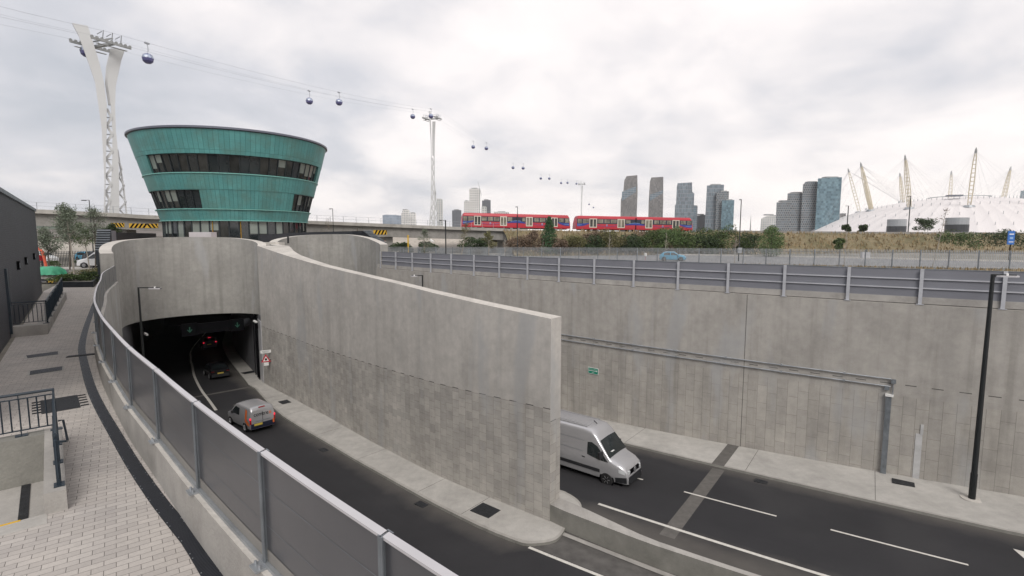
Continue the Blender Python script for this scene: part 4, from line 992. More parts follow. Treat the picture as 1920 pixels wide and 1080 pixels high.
def windows(za, zb_, pa, pb, wpane, rin, blind_p, warm_p=.25):
    r_ = (rad(za)+rad(zb_))/2 if za > 5 else 8.7; n = max(1, int(round((pb-pa)*r_/wpane)))
    ra, rb = (rad(za)-rin, rad(zb_)-rin) if za > 5 else (8.7, 8.7)
    fm = MB()
    for i in range(n):
        a, b = pa+(pb-pa)*i/n, pa+(pb-pa)*(i+1)/n
        fm.beam(bp(ra+.05, a, za), bp(rb+.05, a, zb_), .09, .16)
        if cos((a+b)/2) < -.15: 
            fm.face([bp(ra, a, za), bp(ra, b, za), bp(rb, b, zb_), bp(rb, a, zb_)]); continue
        e = .04/r_; rr_ = random.random(); mb = MB()
        m_ = M['glass_warm'] if rr_ < warm_p else M['glass']
        mb.face([bp(ra, a+e, za+.05), bp(ra, b-e, za+.05), bp(rb, b-e, zb_-.05), bp(rb, a+e, zb_-.05)]); wo_ = mb.build('window', m_, t)
        if blind_p(a):
            f = random.choice([.45, .6, .62, .75, .95]); zm = zb_-(zb_-za)*f; rm_ = rb+(ra-rb)*f
            mb = MB(); mb.face([bp(rm_+.015, a+e, zm), bp(rm_+.015, b-e, zm), bp(rb+.015, b-e, zb_-.06), bp(rb+.015, a+e, zb_-.06)]); mb.build('blind', M['blind'], wo_)
    fm.beam(bp(rb, pb, zb_), bp(ra, pb, za), .09, .12)
    for zz, r3 in ((za, ra), (zb_, rb)):
        for i in range(n): fm.beam(bp(r3+.04, pa+(pb-pa)*i/n, zz), bp(r3+.04, pa+(pb-pa)*(i+1)/n, zz), .12, .10)
    fm.build('window_frame', M['mullion'], t)
windows(10.95, 13.05, *openU, 1.15, .22, lambda a: random.random() < (.7 if a > .35 else .12))
windows(6.75, 8.95, -pi, -24*dg, 1.0, .22, lambda a: -1.5 < a < -.75 and random.random() < .6)
windows(6.75, 8.95, 42*dg, 150*dg, 1.0, .22, lambda a: random.random() < .6)
windows(2.6, Z0, -pi, pi, 1.1, .2, lambda a: (a < -.35 or a > .12) and random.random() < .72)
mb = MB(); mb.lathe([(8.72, 2.55), (8.72, 2.85), (8.5, 2.85)], (BC[0], BC[1], 0), 96); mb.build('plinth', M['navy'], t)
mb = MB()
for ph in (-.335, .02): mb.beam(bp(8.79, ph, 2.8), bp(8.79, ph, Z0-.1), .09)
mb.build('door_frame', simple('ochre_door_frame', (.28, .17, .02), .5), t)
# hoardings and louvred roofs round the deck
def hoard(lab, P, z0, z1, mat, th=.15, name='hoarding'):
    mb = MB(); ribbon(mb, P, offset(P, th), [z0]*len(P), z1 if isinstance(z1, list) else [z1]*len(P), 0, 0, 0); return tag(mb.build(name, mat), lab, 'hoarding')
hoard('black hoarding behind the left headwall, left of the teal building', [(-38.2, 49.2), (-43.2, 59.5), (-47, 68)], -.5, 3.75, M['dark'])
hoard('black hoarding behind the right headwall, right of the teal building', [(-31, 63.2), (-26.5, 64.4), (-20, 64.6), (-17.6, 63.2)], 2.6, [3.55, 3.85, 4.02, 4.05], M['dark'])
def louvre_roof(label, lo0, lo1, hi0, hi1, zl, zh, zbase, nsl=9):
    t = thing('louvred_kiosk', label, 'kiosk', (lo0[0], lo0[1], zbase))
    a, b, c_, d = Vector((*lo0, zl)), Vector((*lo1, zl)), Vector((*hi1, zh)), Vector((*hi0, zh))
    nrm = (b-a).cross(d-a).normalized()
    mb = MB(); 
    for i in range(nsl):
        u, v = i/nsl, (i+.62)/nsl; P = lambda s, t_: a.lerp(b, s).lerp(d.lerp(c_, s), t_)
        q = [P(0, u), P(1, u), P(1, v)+nrm*.0, P(0, v)+nrm*.0]; mb.face([q[0]+nrm*.09, q[1]+nrm*.09, q[2], q[3]]); mb.face([q[0]+nrm*.09, q[0]-nrm*.02, q[1]-nrm*.02, q[1]+nrm*.09])
    mb.build('louvre_roof', M['galv_dk'], t)
    mb = MB(); mb.face([a-nrm*.03, b-nrm*.03, c_-nrm*.03, d-nrm*.03]); mb.face([(a.x, a.y, zbase), (b.x, b.y, zbase), b-nrm*.03, a-nrm*.03])
    mb.face([(a.x, a.y, zbase), a-nrm*.03, d-nrm*.03, (d.x, d.y, zbase)]); mb.face([(b.x, b.y, zbase), (c_.x, c_.y, zbase), c_-nrm*.03, b-nrm*.03]); mb.face([(c_.x, c_.y, zbase), (d.x, d.y, zbase), d-nrm*.03, c_-nrm*.03])
    mb.build('side_wall', M['dark'], t); return t
k_ = louvre_roof('dark kiosk with a steep slatted grey roof at the left end of the headwall', (-36.0, 44.3), (-34.75, 44.3), (-37.75, 46.9), (-36.5, 46.9), 2.12, 4.02, .9, 9)
MB().prism([(-36.0, 44.4), (-35.35, 44.4), (-35.9, 46.2), (-36.7, 46.2)], -.5, 2.05).build('column', M['dark'], k_)
MB().prism([(-37.4, 47.0), (-36.6, 47.0), (-38.9, 50.6), (-40.0, 50.6)], -.5, 3.9).build('rear_wall', M['panel'], k_)
k_ = louvre_roof('dark kiosk with a sloping slatted grey roof at the right end of the headwall', (-15.1, 57.6), (-14.1, 57.6), (-18.2, 62.6), (-17.3, 62.6), 2.68, 4.1, -.5, 8)
mb = MB(); mb.box((-32.3, 53.8, 3.2), (2.3, 1.0, 1.2)); tag(mb.build('plant_box', M['galv_lt'], bevel=.03), 'pale grey equipment box just above the left headwall', 'equipment box')
tag(MB().tube([(-24.6, 56.5, 2.6), (-24.6, 56.5, 3.4), (-24.6, 56.5, 3.45)], [.1, .1, .06]).build('bollard', M['pole']), 'single black bollard between the two headwalls, before the teal building', 'bollard')
tag(MB().prism([(-26.8, 53.4), (-24.0, 52.9), (-23.8, 53.8), (-26.6, 54.2)], 2.4, 2.75).build('kerb_block', M['coping']), 'pale block beside the bollard between the headwalls', 'block')
# ================================================================ viaduct and railway
VD = [(-150, 45, 10.4), (-74, 80, 7.55), (-59.7, 86.8, 6.85), (-36.6, 97.8, 6.25), (-11, 110, 5.35), (-1.5, 112.8, 5.1)]
t = thing('railway_viaduct', 'grey concrete railway viaduct running behind the teal building', 'viaduct', (-37, 98, 0))
P = smooth_path(VD, .8); Q = offset(P, 9)
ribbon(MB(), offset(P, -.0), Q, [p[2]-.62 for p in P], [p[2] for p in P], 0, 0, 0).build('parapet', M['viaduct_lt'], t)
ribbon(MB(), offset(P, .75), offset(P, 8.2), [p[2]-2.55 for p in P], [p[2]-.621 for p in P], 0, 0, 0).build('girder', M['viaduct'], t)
for (x, y, z) in ((-66, 84, 4.9), (-26, 103.5, 3.3)):
    MB().prism([(x-1.5, y+1), (x+1.5, y+2.2), (x, y+6.5), (x-3, y+5.3)], -.6, z-.05).build('pier', M['viaduct'], t)
MB().prism([(-1.6, 112.9), (3.5, 114.0), (2.0, 121), (-3.4, 120)], -.6, 5.0).build('abutment', M['viaduct_lt'], t)
S = arclen(P); mb = MB(); m2 = MB(); d = 0; prev = None
while d < S[-1]:
    p, h = at_len(P, S, d); x, y = p[0]-sin(h)*.3, p[1]+cos(h)*.3
    mb.beam((x, y, p[2]), (x, y, p[2]+1.1), .06)
    if prev:
        for dz in (.55, 1.08): mb.beam((*prev[:2], prev[2]+dz), (x, y, p[2]+dz), .035)
    prev = (x, y, p[2]); d += 2.4
mb.build('guard_rail', M['galv'], t)
def hazard(x0, x1, zt, h_, dirs, label):
    """black and yellow chevron boards fixed to the girder face; x0..x1 distance along the viaduct"""
    t2 = thing('hazard_board', label, 'hazard sign', (*at_len(P, S, x0)[0][:2], zt))
    L_ = x1-x0; fw = lambda a: (lambda p, h: (p[0]-sin(h)*.70, p[1]+cos(h)*.70))(*at_len(P, S, x0+a))
    mb = MB()
    for q_ in range(12): mb.face([(*fw(L_*q_/12), zt-h_), (*fw(L_*(q_+1)/12), zt-h_), (*fw(L_*(q_+1)/12), zt), (*fw(L_*q_/12), zt)])
    mb.build('board', M['yellow'], t2)
    n = max(4, int(L_/.55))
    for i in range(n):
        a = L_*(i+.15)/n; s_ = dirs(i/n); mb = MB(); w_ = L_/n*.5; k5 = min(.45, L_/n*.8); f2 = lambda a: (lambda p, h: (p[0]-sin(h)*.67, p[1]+cos(h)*.67))(*at_len(P, S, x0+max(0, min(L_, a))))
        mb.face([(*f2(a+(0 if s_ > 0 else k5)), zt-h_+.01), (*f2(a+w_+(0 if s_ > 0 else k5)), zt-h_+.01), (*f2(a+w_+(k5 if s_ > 0 else 0)), zt-.01), (*f2(a+(k5 if s_ > 0 else 0)), zt-.01)])
        mb.build('stripe', M['black'], t2)
def dist_at(x):
    return S[min(range(len(P)), key=lambda i: abs(P[i][0]-x))]
hazard(dist_at(-65.3), dist_at(-63.9), 5.55, .68, lambda u: -1, 'short black and yellow striped board on the viaduct girder, leftmost')
hazard(dist_at(-63.3), dist_at(-59.8), 5.50, .72, lambda u: 1 if u < .45 else -1, 'long black and yellow chevron board on the viaduct girder, left of the teal building')
hazard(dist_at(-27.4), dist_at(-24.8), 4.62, .90, lambda u: 1, 'black and yellow striped board on the viaduct, right of the headwalls')
# yellow column and thin poles near the viaduct
tag(MB().beam((-19.2, 95, -.5), (-19.2, 95, 3.6), .22).build('post', M['yellow']), 'yellow height marker post under the viaduct', 'post')
# embankment: one strip of terrain carrying the line on
EM = smooth_path([(-2, 113.3, 4.75), (43, 122.6, 4.35), (141, 144.5, 3.95), (420, 205, 3.8)], 6)
mb = MB(); random.seed(2)
rows = [(-13, -.55), (-10.5, .1), (-7, 1.7), (-3.5, 3.5), (-1.0, 4.3), (0, 4.55), (9, 4.6), (12, 4.4), (24, -.55)]
R_ = [[(p[0], p[1], p[2]+(z-4.55)*( (p[2]+.5)/5.05) + random.uniform(-.12, .12)*(o not in (-13, 24))) for p in offset(EM, o)] for o, z in rows]
for a, b in zip(R_[:-1], R_[1:]):
    for i in range(len(a)-1): mb.face([a[i], a[i+1], b[i+1], b[i]])
tag(mb.build('embankment', M['slope'], smooth=True), kind='structure')
mb = MB(); A = offset(EM, .4)
for i in range(len(A)-1):
    if A[i][0] > 44: mb.beam((A[i][0], A[i][1], A[i][2]+.25), (A[i+1][0], A[i+1][1], A[i+1][2]+.25), .3, .5)
tag(mb.build('track_wall', M['viaduct']), 'low dark wall edging the railway on top of the embankment', 'wall')
# ---- the train: two articulated red units
def train_unit(name, label, a, b, za, zb, roof_h=3.15, group='red light rail units coupled into one train'):
    a, b = Vector((*a, za)), Vector((*b, zb)); L_ = (b-a).length; ux = (b-a).normalized(); uy = Vector((0, 0, 1)).cross(ux).normalized(); uz = ux.cross(uy)
    t = thing(name, label, 'train', tuple(a), group=group); t['group'] = group
    G = lambda x, y, z: a + ux*x*L_ + uy*y + uz*z      # x 0..1, y from near side, z up
    H = roof_h; Wd = 2.6
    # body shell: section profile swept along with raked ends
    prof = [(0, .05), (-.02, .5), (0, 1.4), (.05, 2.6), (.16, 2.95), (.42, H), (Wd-.42, H), (Wd-.16, 2.95), (Wd-.05, 2.6), (Wd, 1.4), (Wd, .05)]
    def rake(z): return .004 + .018*(z/H)**2
    mb = MB(); st = [0, .004, .5, .996, 1]
    def sec(k):
        out = []
        for y, z in prof:
            x = st[k]; r = rake(z)
            if k == 0: x = r; y2 = Wd/2+(y-Wd/2)*.9
            elif k == 1: x = r+.008; y2 = y
            elif k == 3: x = 1-r-.008; y2 = y
            elif k == 4: x = 1-r; y2 = Wd/2+(y-Wd/2)*.9
            else: y2 = y
            zz = z if k not in (0, 4) else (z if z < 2.7 else z-.12)
            out.append(G(x, y2, zz))
        return out
    SS_ = [sec(k) for k in range(5)]
    for p, q in zip(SS_[:-1], SS_[1:]):
        for i in range(len(prof)-1): mb.face([p[i], q[i], q[i+1], p[i+1]])
        mb.face([p[-1], q[-1], q[0], p[0]])
    mb.face(SS_[0]); mb.face(SS_[-1][::-1])
    mb.build('body', M['red'], t, smooth=False)
    def patch(mb, x0, x1, z0, z1, o=.03, sl=0): mb.face([G(x0, -o, z0), G(x1, -o, z0), G(x1, -o+.02, z1), G(x0+sl, -o+.02, z1)])
    mb = MB(); patch(mb, .012, .985, 1.30, 2.45, .026); 
    mb.build('window_band', M['train_dark'], t)
    wins = [(.018, .052), (.06, .108), (.18, .225), (.235, .278), (.287, .335), (.412, .452), (.545, .572), (.655, .695), (.705, .755), (.765, .80), (.885, .93), (.943, .98)]
    for x0, x1 in wins:
        mb = MB(); patch(mb, x0, x1, 1.50 if .1 < x0 < .9 else 1.35, 2.36, .036); mb.build('window', M['train_glass'], t)
    for xd in (.112, .343, .578, .812):
        mb = MB(); patch(mb, xd, xd+.062, .42, 2.52, .04); dr = mb.build('door', M['cream'], t)
        for k in (0, 1):
            mb = MB(); patch(mb, xd+.006+k*.028, xd+.028+k*.028, .62, 2.36, .05); mb.build('door_glass', M['train_glass'] if (xd*7+k) % 1 < .5 else M['glass_warm'], dr)
    # blue swoosh at both ends, and in the middle, with a pale line above
    def swoosh(pts, mat, nm, o=.045):
        mb = MB()
        for (x0, l0, h0), (x1, l1, h1) in zip(pts[:-1], pts[1:]): mb.face([G(x0, -o, l0), G(x1, -o, l1), G(x1, -o, h1), G(x0, -o, h0)])
        mb.build(nm, mat, t)
    swoosh([(.012, .70, 1.35), (.04, .70, 1.32), (.07, .85, 1.36), (.11, 1.28, 1.50)], M['blue'], 'blue_flash'); swoosh([(.012, .92, 1.0), (.03, .96, 1.03), (.05, 1.02, 1.07)], M['ltblue'], 'pale_line', .05)
    swoosh([(.405, 1.02, 1.18), (.44, 1.12, 1.40), (.49, 1.15, 1.60), (.53, 1.10, 1.52), (.575, 1.02, 1.2)], M['blue'], 'blue_flash', .05); swoosh([(.44, 1.44, 1.50), (.49, 1.62, 1.68), (.53, 1.54, 1.60)], M['ltblue'], 'pale_line', .055)
    swoosh([(.877, 1.28, 1.50), (.92, .85, 1.36), (.95, .70, 1.32), (.985, .70, 1.35)], M['blue'], 'blue_flash'); swoosh([(.93, 1.02, 1.07), (.96, .96, 1.03), (.985, .92, 1.0)], M['ltblue'], 'pale_line', .05)
    for x0, x1 in ((.175, .34), (.645, .81)): swoosh([(x0, .98, 1.06), (x0+.035, .78, .84), ((x0+x1)/2, .66, .72), (x1-.035, .78, .84), (x1, .98, 1.06)], M['blue'], 'blue_line')
    for x0 in (.256, .728):
        mb = MB(); c_ = G(x0, -.05, .98); mb.face([c_+ux*.2*cos(k*pi/6)+uz*.2*sin(k*pi/6) for k in range(12)]); e_ = mb.build('roundel', M['sign_white'], t)
        mb = MB(); c_ = G(x0, -.055, .98); mb.face([c_+ux*.15*cos(k*pi/6)+uz*.15*sin(k*pi/6) for k in range(12)]); mb.face([c_-uy*.004+ux*i+uz*j for i, j in ((-.24, -.04), (.24, -.04), (.24, .04), (-.24, .04))]); mb.build('roundel_ring', M['blue'], e_)
    mb = MB(); patch(mb, .494, .502, .1, 2.9, .05); mb.build('gangway', M['black'], t)
    for x0 in (.13, .45, .80):
        mb = MB(); c_ = G(x0+.03, 1.2, -.25); mb.box(c_, (2.2, 2.0, .5), ax=(ux, uy, uz)); bo = mb.build('bogie', M['black'], t)
        for k in (-.8, .8):
            mb = MB(); cc = G(x0+.03, .15, -.18)+ux*k; mb.tube([cc, cc+uy*.12], .33, 14); mb.build('wheel', M['steel_grey'], bo)
    MB().box(G(.5, 1.3, -.0), (L_*.93, 2.1, .3), ax=(ux, uy, uz)).build('underframe', M['black'], t)
    return t
train_unit('train', 'left red train unit with blue flashes on the viaduct, behind the cone shaped tree', (-11.2, 113.6), (13.6, 119.2), 5.42, 5.06)
train_unit('train', 'right red train unit with blue flashes on the embankment, below the four towers', (14.7, 119.6), (44.4, 126.2), 5.02, 4.72)
# ================================================================ far road, fences, verge
mb = MB(); near = smooth_path([(-14, 93), (-5, 91), (8, 84), (26, 74.5), (60, 62), (120, 42)], 2); far = smooth_path([(-14, 111), (-5, 110), (15, 109), (37, 105), (58, 92), (75, 78.5), (140, 44)], 2)
n = 40; SN, SF = arclen(near), arclen(far)
for i in range(n):
    a, b = at_len(near, SN, SN[-1]*i/n)[0], at_len(near, SN, SN[-1]*(i+1)/n)[0]; c_, d_ = at_len(far, SF, SF[-1]*(i+1)/n)[0], at_len(far, SF, SF[-1]*i/n)[0]
    mb.face([(*a, -.495), (*b, -.495), (*c_, -.495), (*d_, -.495)])
tag(mb.build('far_road', M['asphalt_far']), kind='structure')
ribbon(mb := MB(), far, offset(far, 1.3), [-.5]*len(far), [-.30]*len(far), 0, 0, 0); tag(mb.build('pavement', M['coping']), kind='structure')
ribbon(mb := MB(), offset(near, -1.6), near, [-.5]*len(near), [-.42]*len(near), 0, 0, 0); tag(mb.build('pavement', M['gravel']), kind='structure')
def palisade(label, P_, z0, z1, gap, mat, mat2, w_=.065, name='palisade_fence', every=2.75):
    t = thing(name, label, 'fence', (*P_[0][:2], z0)); S_ = arclen(P_); mb = MB(); d = 0
    while d < S_[-1]:
        p, h = at_len(P_, S_, d); x, y = p[0], p[1]; dx_, dy_ = cos(h)*w_/2, sin(h)*w_/2
        mb.face([(x-dx_, y-dy_, z0+.05), (x+dx_, y+dy_, z0+.05), (x+dx_, y+dy_, z1-.08), (x, y, z1), (x-dx_, y-dy_, z1-.08)])
        d += gap
    mb.build('pales', mat, t, stuff=True)
    for zz in (z0+.35, z1-.35):
        mb = MB()
        for a, b in zip(P_[:-1], P_[1:]): mb.beam((a[0], a[1], zz), (b[0], b[1], zz), .04, .05)
        mb.build('rail', mat2, t)
    d = 0; k_ = 0
    while d < S_[-1] and k_ < 100:
        p, h = at_len(P_, S_, d); MB().beam((p[0], p[1], z0), (p[0], p[1], z1-.05), .1).build('post', mat2, t); d += every; k_ += 1
    return t
PF = smooth_path([(-20, 80), (-8, 78.5), (3, 76.5), (12, 74.0), (24.5, 70.3), (40, 64.5), (57, 57.5), (76, 48.5)], 2.5)
palisade('long galvanised palisade fence in front of the far road and the shrubs', PF, -.62, 1.80, .155, M['galv'], M['galv_dk'])
PL = smooth_path([(-66, 60), (-58, 64.5), (-50, 69), (-44, 73)], 2.5)
palisade('dark palisade fence across the street beyond the planters', PL, -.5, 1.55, .155, M['dark'], M['dark'])
# blue-grey fence left of the road
palisade('blue grey steel fence behind the row of bollards', smooth_path([(-21, 86), (-10, 87), (0, 88)], 3), -.5, 1.4, .16, M['galv_dk'], M['galv_dk'])
BOL = [728.7, 741.7, 755, 769, 798.5, 814, 832, 850, 869, 889, 911, 934, 958]
b0 = None
for i in range(13):
    x, y = -15.0+(i+(1 if i > 3 else 0))*1.14, 62.0-(i+(1 if i > 3 else 0))*.55
    if b0 is None: b0 = MB().tube([(0, 0, 0), (0, 0, 1.0), (0, 0, 1.04)], [.09, .09, .05], 10).build('bollard', M['navy']); o = b0
    else: o = b0.copy(); sc.collection.objects.link(o)
    o.location = (x, y, 0.25)
    tag(o, 'black bollard behind the right fence, %s of the row from the left' % ORD[i], 'bollard', 'bollards behind the right fence')
mb = MB(); mb.prism([(-16, 61), (2, 52.5), (1, 55), (-14, 63.5)], -.6, .25); tag(mb.build('pavement', M['pale']), kind='structure')
# mound of rubble beyond
mb = MB()
def mound(u, v): x = -46+u*62; y = 118+v*26; z = -.5+4.2*sin(pi*v)**.8*(.35+.65*abs(sin(u*3.3+.5)))*min(1, u*6, (1-u)*6)+random.uniform(-.15, .15); return (x, y, z)
mb.grid(mound, 60, 14); tag(mb.build('gravel_mound', M['gravel'], smooth=True), kind='structure')
mb = MB()
def hill(u, v): x = -700+u*420; y = 420+v*120+u*60; z = -1+26*sin(pi*v)*(.75+.2*sin(u*9)+.1*sin(u*23)); return (x, y, z)
mb.grid(hill, 50, 10); tag(mb.build('hills', dirt('far_wooded_hill', (.05, .07, .055), (.09, .12, .09), .02, .2), smooth=True), kind='structure')
# ================================================================ street on the left
mb = MB(); mb.face([(-80, 40), (-62, 41), (-47, 46.0), (-45.5, 50.0), (-47, 56.5), (-56, 62.5), (-80, 48)] and [(-70, 36, -.495), (-39.0, 39.3, -.495), (-38.0, 40.5, -.495), (-46.5, 53.5, -.495), (-52, 60, -.495), (-75, 49, -.495)]); tag(mb.build('street', M['asphalt_street']), kind='structure')
mb = MB(); mb.prism([(-75, 49.2), (-52, 60.2), (-42.5, 62), (-40, 66), (-50, 64.5), (-57, 62.5), (-75, 53)], -.52, -.40); tag(mb.build('pavement', M['pale']), kind='structure')
mb = MB(); mb.prism([(-33.0, 37.0), (-31.8, 38.3), (-37.3, 44.2), (-44.5, 50.5), (-46.0, 53.0), (-43.0, 54), (-36.5, 46), (-31.0, 40.5), (-38.2, 39.0), (-35.5, 37.2)][:6]+[(-36.0, 45.0), (-31.2, 39.0)], -.54, -.492); mb = None
def planter(label, q, soil=.0, h=.42):
    t = thing('planter', label, 'planter', (q[0][0], q[0][1], -.5)); c = (sum(p[0] for p in q)/len(q), sum(p[1] for p in q)/len(q))
    A_ = list(q)+[q[0]]; B_ = [(c[0]+(p[0]-c[0])*.88, c[1]+(p[1]-c[1])*.88) for p in A_]
    ribbon(MB(), A_, B_, [-.55]*len(A_), [-.5+h]*len(A_), 0, 0, 0, ends=False).build('box', M['dark'], t)
    mb = MB(); mb.face([(x, y, -.5+h-.08) for x, y in B_[:-1]]); mb.build('soil', M['ground'], t); return c
def leafcloud(mb, c, r, n, size, squash=1.0, shell=.45, up=0):
    cx, cy, cz = c; rx, ry, rz_ = r
    for _ in range(n):
        while True:
            x, y, z = random.uniform(-1, 1), random.uniform(-1, 1), random.uniform(-1, 1); l = sqrt(x*x+y*y+z*z)
            if shell < l < 1 or (l < shell and random.random() < .25): break
        px_, py_, pz = cx+x*rx, cy+y*ry, cz+z*rz_
        a = random.uniform(0, 2*pi); b = random.uniform(-.9, .9)+up; s_ = size*random.uniform(.6, 1.35)
        u = Vector((cos(a)*cos(b), sin(a)*cos(b), sin(b))); v = u.cross(Vector((random.uniform(-1, 1), random.uniform(-1, 1), random.uniform(-1, 1)))).normalized()
        o = Vector((px_, py_, pz)); mb.face([o-u*s_*.5, o+v*s_*.28, o+u*s_*.5, o-v*s_*.28])
def clumps(mb, c, r, k, n, size, seed, **kw):
    random.seed(seed)
    for _ in range(k):
        a = random.uniform(0, 2*pi); e = random.uniform(-.5, 1); rr_ = random.uniform(.35, .8)
        q = (c[0]+cos(a)*r[0]*rr_*cos(e*1.2), c[1]+sin(a)*r[1]*rr_*cos(e*1.2), c[2]+sin(e*1.4)*r[2]*rr_); f = random.uniform(.28, .5)
        leafcloud(mb, q, (r[0]*f, r[1]*f, r[2]*f), n//k, size, **kw)
def plant(label, c, r, mat, n=900, size=.12, seed=1, cat='shrub', name='shrub', group=None, k=7):
    mb = MB(); clumps(mb, c, r, k, n, size, seed); return tag(mb.build(name, mat), label, cat, group)
c = planter('black edged planter with low shrubs and a slim tree, the nearer one', [(-34.3, 38.7), (-31.95, 38.9), (-34.9, 43.0), (-37.3, 42.2)])
planter('black edged planter with low grasses, the farther one near the lamp post', [(-36.6, 43.6), (-34.6, 43.8), (-39.5, 50.5), (-42.2, 49.8)])
plant('low dark green planting in the nearer planter', (-34.8, 40.6, .0), (1.5, 1.5, .42), M['leaf_mid'], 2600, .13, 3, k=14)
plant('round dark green bush in the middle of the nearer planter', (-34.3, 41.6, .15), (.6, .6, .45), M['leaf_dark'], 900, .10, 5)
plant('low brown green planting in the farther planter', (-38.3, 47.0, .0), (1.7, 2.2, .42), M['leaf_olive'], 2200, .14, 4, k=12)
def tree(label, x, y, z0, h, trunk_r, crown, mat, bark, n, size, seed, lean=(0, 0), cat='tree', name='slim_tree', group=None, twigs=26, cstart=.35, tw_r=.012):
    random.seed(seed); t = thing(name, label, cat, (x, y, z0), group=group); mb = MB()
    top = Vector((x+lean[0], y+lean[1], z0+h)); base = Vector((x, y, z0)); tips = []
    pt = lambda u: base.lerp(top, u)+Vector((sin(u*5+seed)*.05, cos(u*4+seed)*.04, 0))*h*.12
    mb.tube([pt(u/8) for u in range(9)], [trunk_r*(1-.8*u/8) for u in range(9)], 7)
    for i in range(twigs):
        u = cstart+(1-cstart)*random.random()**.8; p = pt(min(u, .98)); a = random.uniform(0, 2*pi); l = crown*(1.15-u)*random.uniform(.6, 1.25); e = random.uniform(.25, .95)
        q = p+Vector((cos(a)*cos(e), sin(a)*cos(e), sin(e)))*l; m_ = p.lerp(q, .5)+Vector((0, 0, .05*l)); mb.tube([p, m_, q], [tw_r*1.6, tw_r*1.1, tw_r*.5], 4, caps=False); tips += [(p.lerp(q, f)) for f in (.45, .7, .9, 1.0)]
        for _ in range(3):
            q2 = m_+Vector((random.uniform(-1, 1), random.uniform(-1, 1), random.uniform(0, 1)))*l*.35; mb.tube([m_, q2], [tw_r*.7, tw_r*.4], 3, caps=False); tips.append(q2)
    mb.build('trunk', bark, t)
    if n:
        mb = MB(); per = max(1, n//len(tips))
        for q in tips: leafcloud(mb, q, (crown*.16, crown*.16, crown*.14), per, size, shell=0)
        mb.build('crown', mat, t)
    return t
tree('slim tree with sparse grey green leaves in the nearer planter', -36.2, 42.3, -.2, 6.0, .075, 2.3, M['leaf_grey'], M['bark'], 3600, .12, 11, (-.9, .6), twigs=34, cstart=.42)
tree('slender leaning tree with a pale trunk behind the street at far left', -47.5, 57.5, -.4, 5.0, .07, 2.0, M['leaf_mid'], M['bark'], 2400, .13, 12, (-.5, 0))
tree('bushy grey green young tree near the palisade fence, left of the lamp', -50.2, 58.0, -.4, 6.4, .08, 2.6, M['leaf_grey'], M['barkd'], 3400, .14, 13, (.6, 0), cstart=.3)
tree('feathery blue green young tree left of the slim tree, behind the planter', -45.6, 50.5, -.4, 4.4, .07, 2.1, M['leaf_grey'], M['barkd'], 3200, .13, 17, (-.2, 0), twigs=36, cstart=.22)
tree('wide airy grey green tree between the slim tree and the tall lamp', -45.2, 55.5, -.4, 6.6, .08, 3.0, M['leaf_grey'], M['barkd'], 2600, .13, 18, (.3, 0), twigs=36, cstart=.35)
tree('dark leafy tree beyond the street near the tall lamp post', -52.5, 67.5, -.4, 5.2, .1, 2.6, M['leaf_dark'], M['barkd'], 4200, .16, 14, cstart=.25)
for i, (x, y, r) in enumerate(((-55.5, 62.0, .8), (-53, 63.0, .9), (-50.5, 64.0, .7))):
    plant('low bush at the foot of the dark palisade fence, %s from the left' % ORD[i], (x, y, -.1), (r, r*.7, .6), M['leaf_mid'] if i != 1 else M['leaf_dark'], 700, .13, 20+i, group='low bushes along the street fence')
# street lamps
lamp_post('tall thin grey street lamp before the viaduct at the far left', -61.2, 75.0, -.5, 8.6, (-.9, -.2), .09, .05, .6, white=False)
lamp_post('tall black street lamp left of the control building on the viaduct side', -55.2, 68.6, -.5, 3.6, (-.4, .2), .09, .05, .4, white=False)
t = thing('lantern_post', 'short dark lamp post with a broad base beside the white van', 'lamp post', (-41.2, 51.3, -.5))
MB().tube([(-41.2, 51.3, -.5), (-41.2, 51.3, .9), (-41.2, 51.3, 1.1), (-41.2, 51.3, 2.9)], [.27, .27, .09, .07], 12).build('post', M['navy'], t)
MB().lathe([(.0, .45), (.14, .32), (.17, .0), (.08, -.1)], (-41.2, 51.3, 2.95), 10).build('lantern', M['sign_white'], t)
lamp_post('thin black street lamp in front of the left train unit', 1.0, 94, -.5, 8.75, (-.35, .05), .10, .05, .45, white=False)
lamp_post('thin black street lamp on the far road, right of the train', 35.4, 80.0, -.5, 9.05, (-.30, .0), .10, .06, .35, white=False)
lamp_post('thin grey street lamp rising behind the viaduct, right of the teal building', -32.0, 92.3, -.5, 8.3, (-.6, 0), .08, .05, .4, white=False)
lamp_post('dark grey pole with a bent top arm between the thin trees, before the viaduct', -9.6, 74.5, -.5, 5.7, (-.85, 0), .10, .09, .3, white=False)
t = thing('camera_post', 'grey post carrying a white security camera on an arm before the viaduct', 'camera post', (-10.9, 60.2, 0))
MB().tube([(-10.9, 60.2, -.1), (-10.9, 60.2, 1.6)], .13).build('post', M['galv_dk'], t); MB().tube([(-10.9, 60.2, 1.6), (-10.9, 60.2, 2.6), (-9.6, 60.0, 2.62), (-9.55, 60.0, 2.9)], .04).build('arm', M['black'], t)
MB().beam((-9.55, 60, 2.98), (-9.15, 59.8, 2.72), .17, .17).build('camera_head', M['sign_white'], t)
tag(MB().tube([(-24.0, 80, -.5), (-24.0, 80, 4.6)], .07).build('pole', M['barkd']), 'plain thin dark pole before the viaduct hazard board', 'pole')
t = thing('parking_sign', 'tall blue sign with white symbols before the dark shrubs at the far right', 'sign', (77.6, 80, 0))
MB().box((77.6, 80, 3.15), (1.05, .1, 2.1)).build('panel', M['sign_blue'], t); MB().box((77.6, 79.93, 3.7), (.7, .03, .16)).build('mark', M['sign_white'], t); MB().box((77.6, 79.93, 2.5), (.7, .03, .12)).build('mark', M['sign_white'], t); MB().box((77.6, 79.93, 3.1), (.5, .03, .3)).build('mark', M['ltblue'], t)
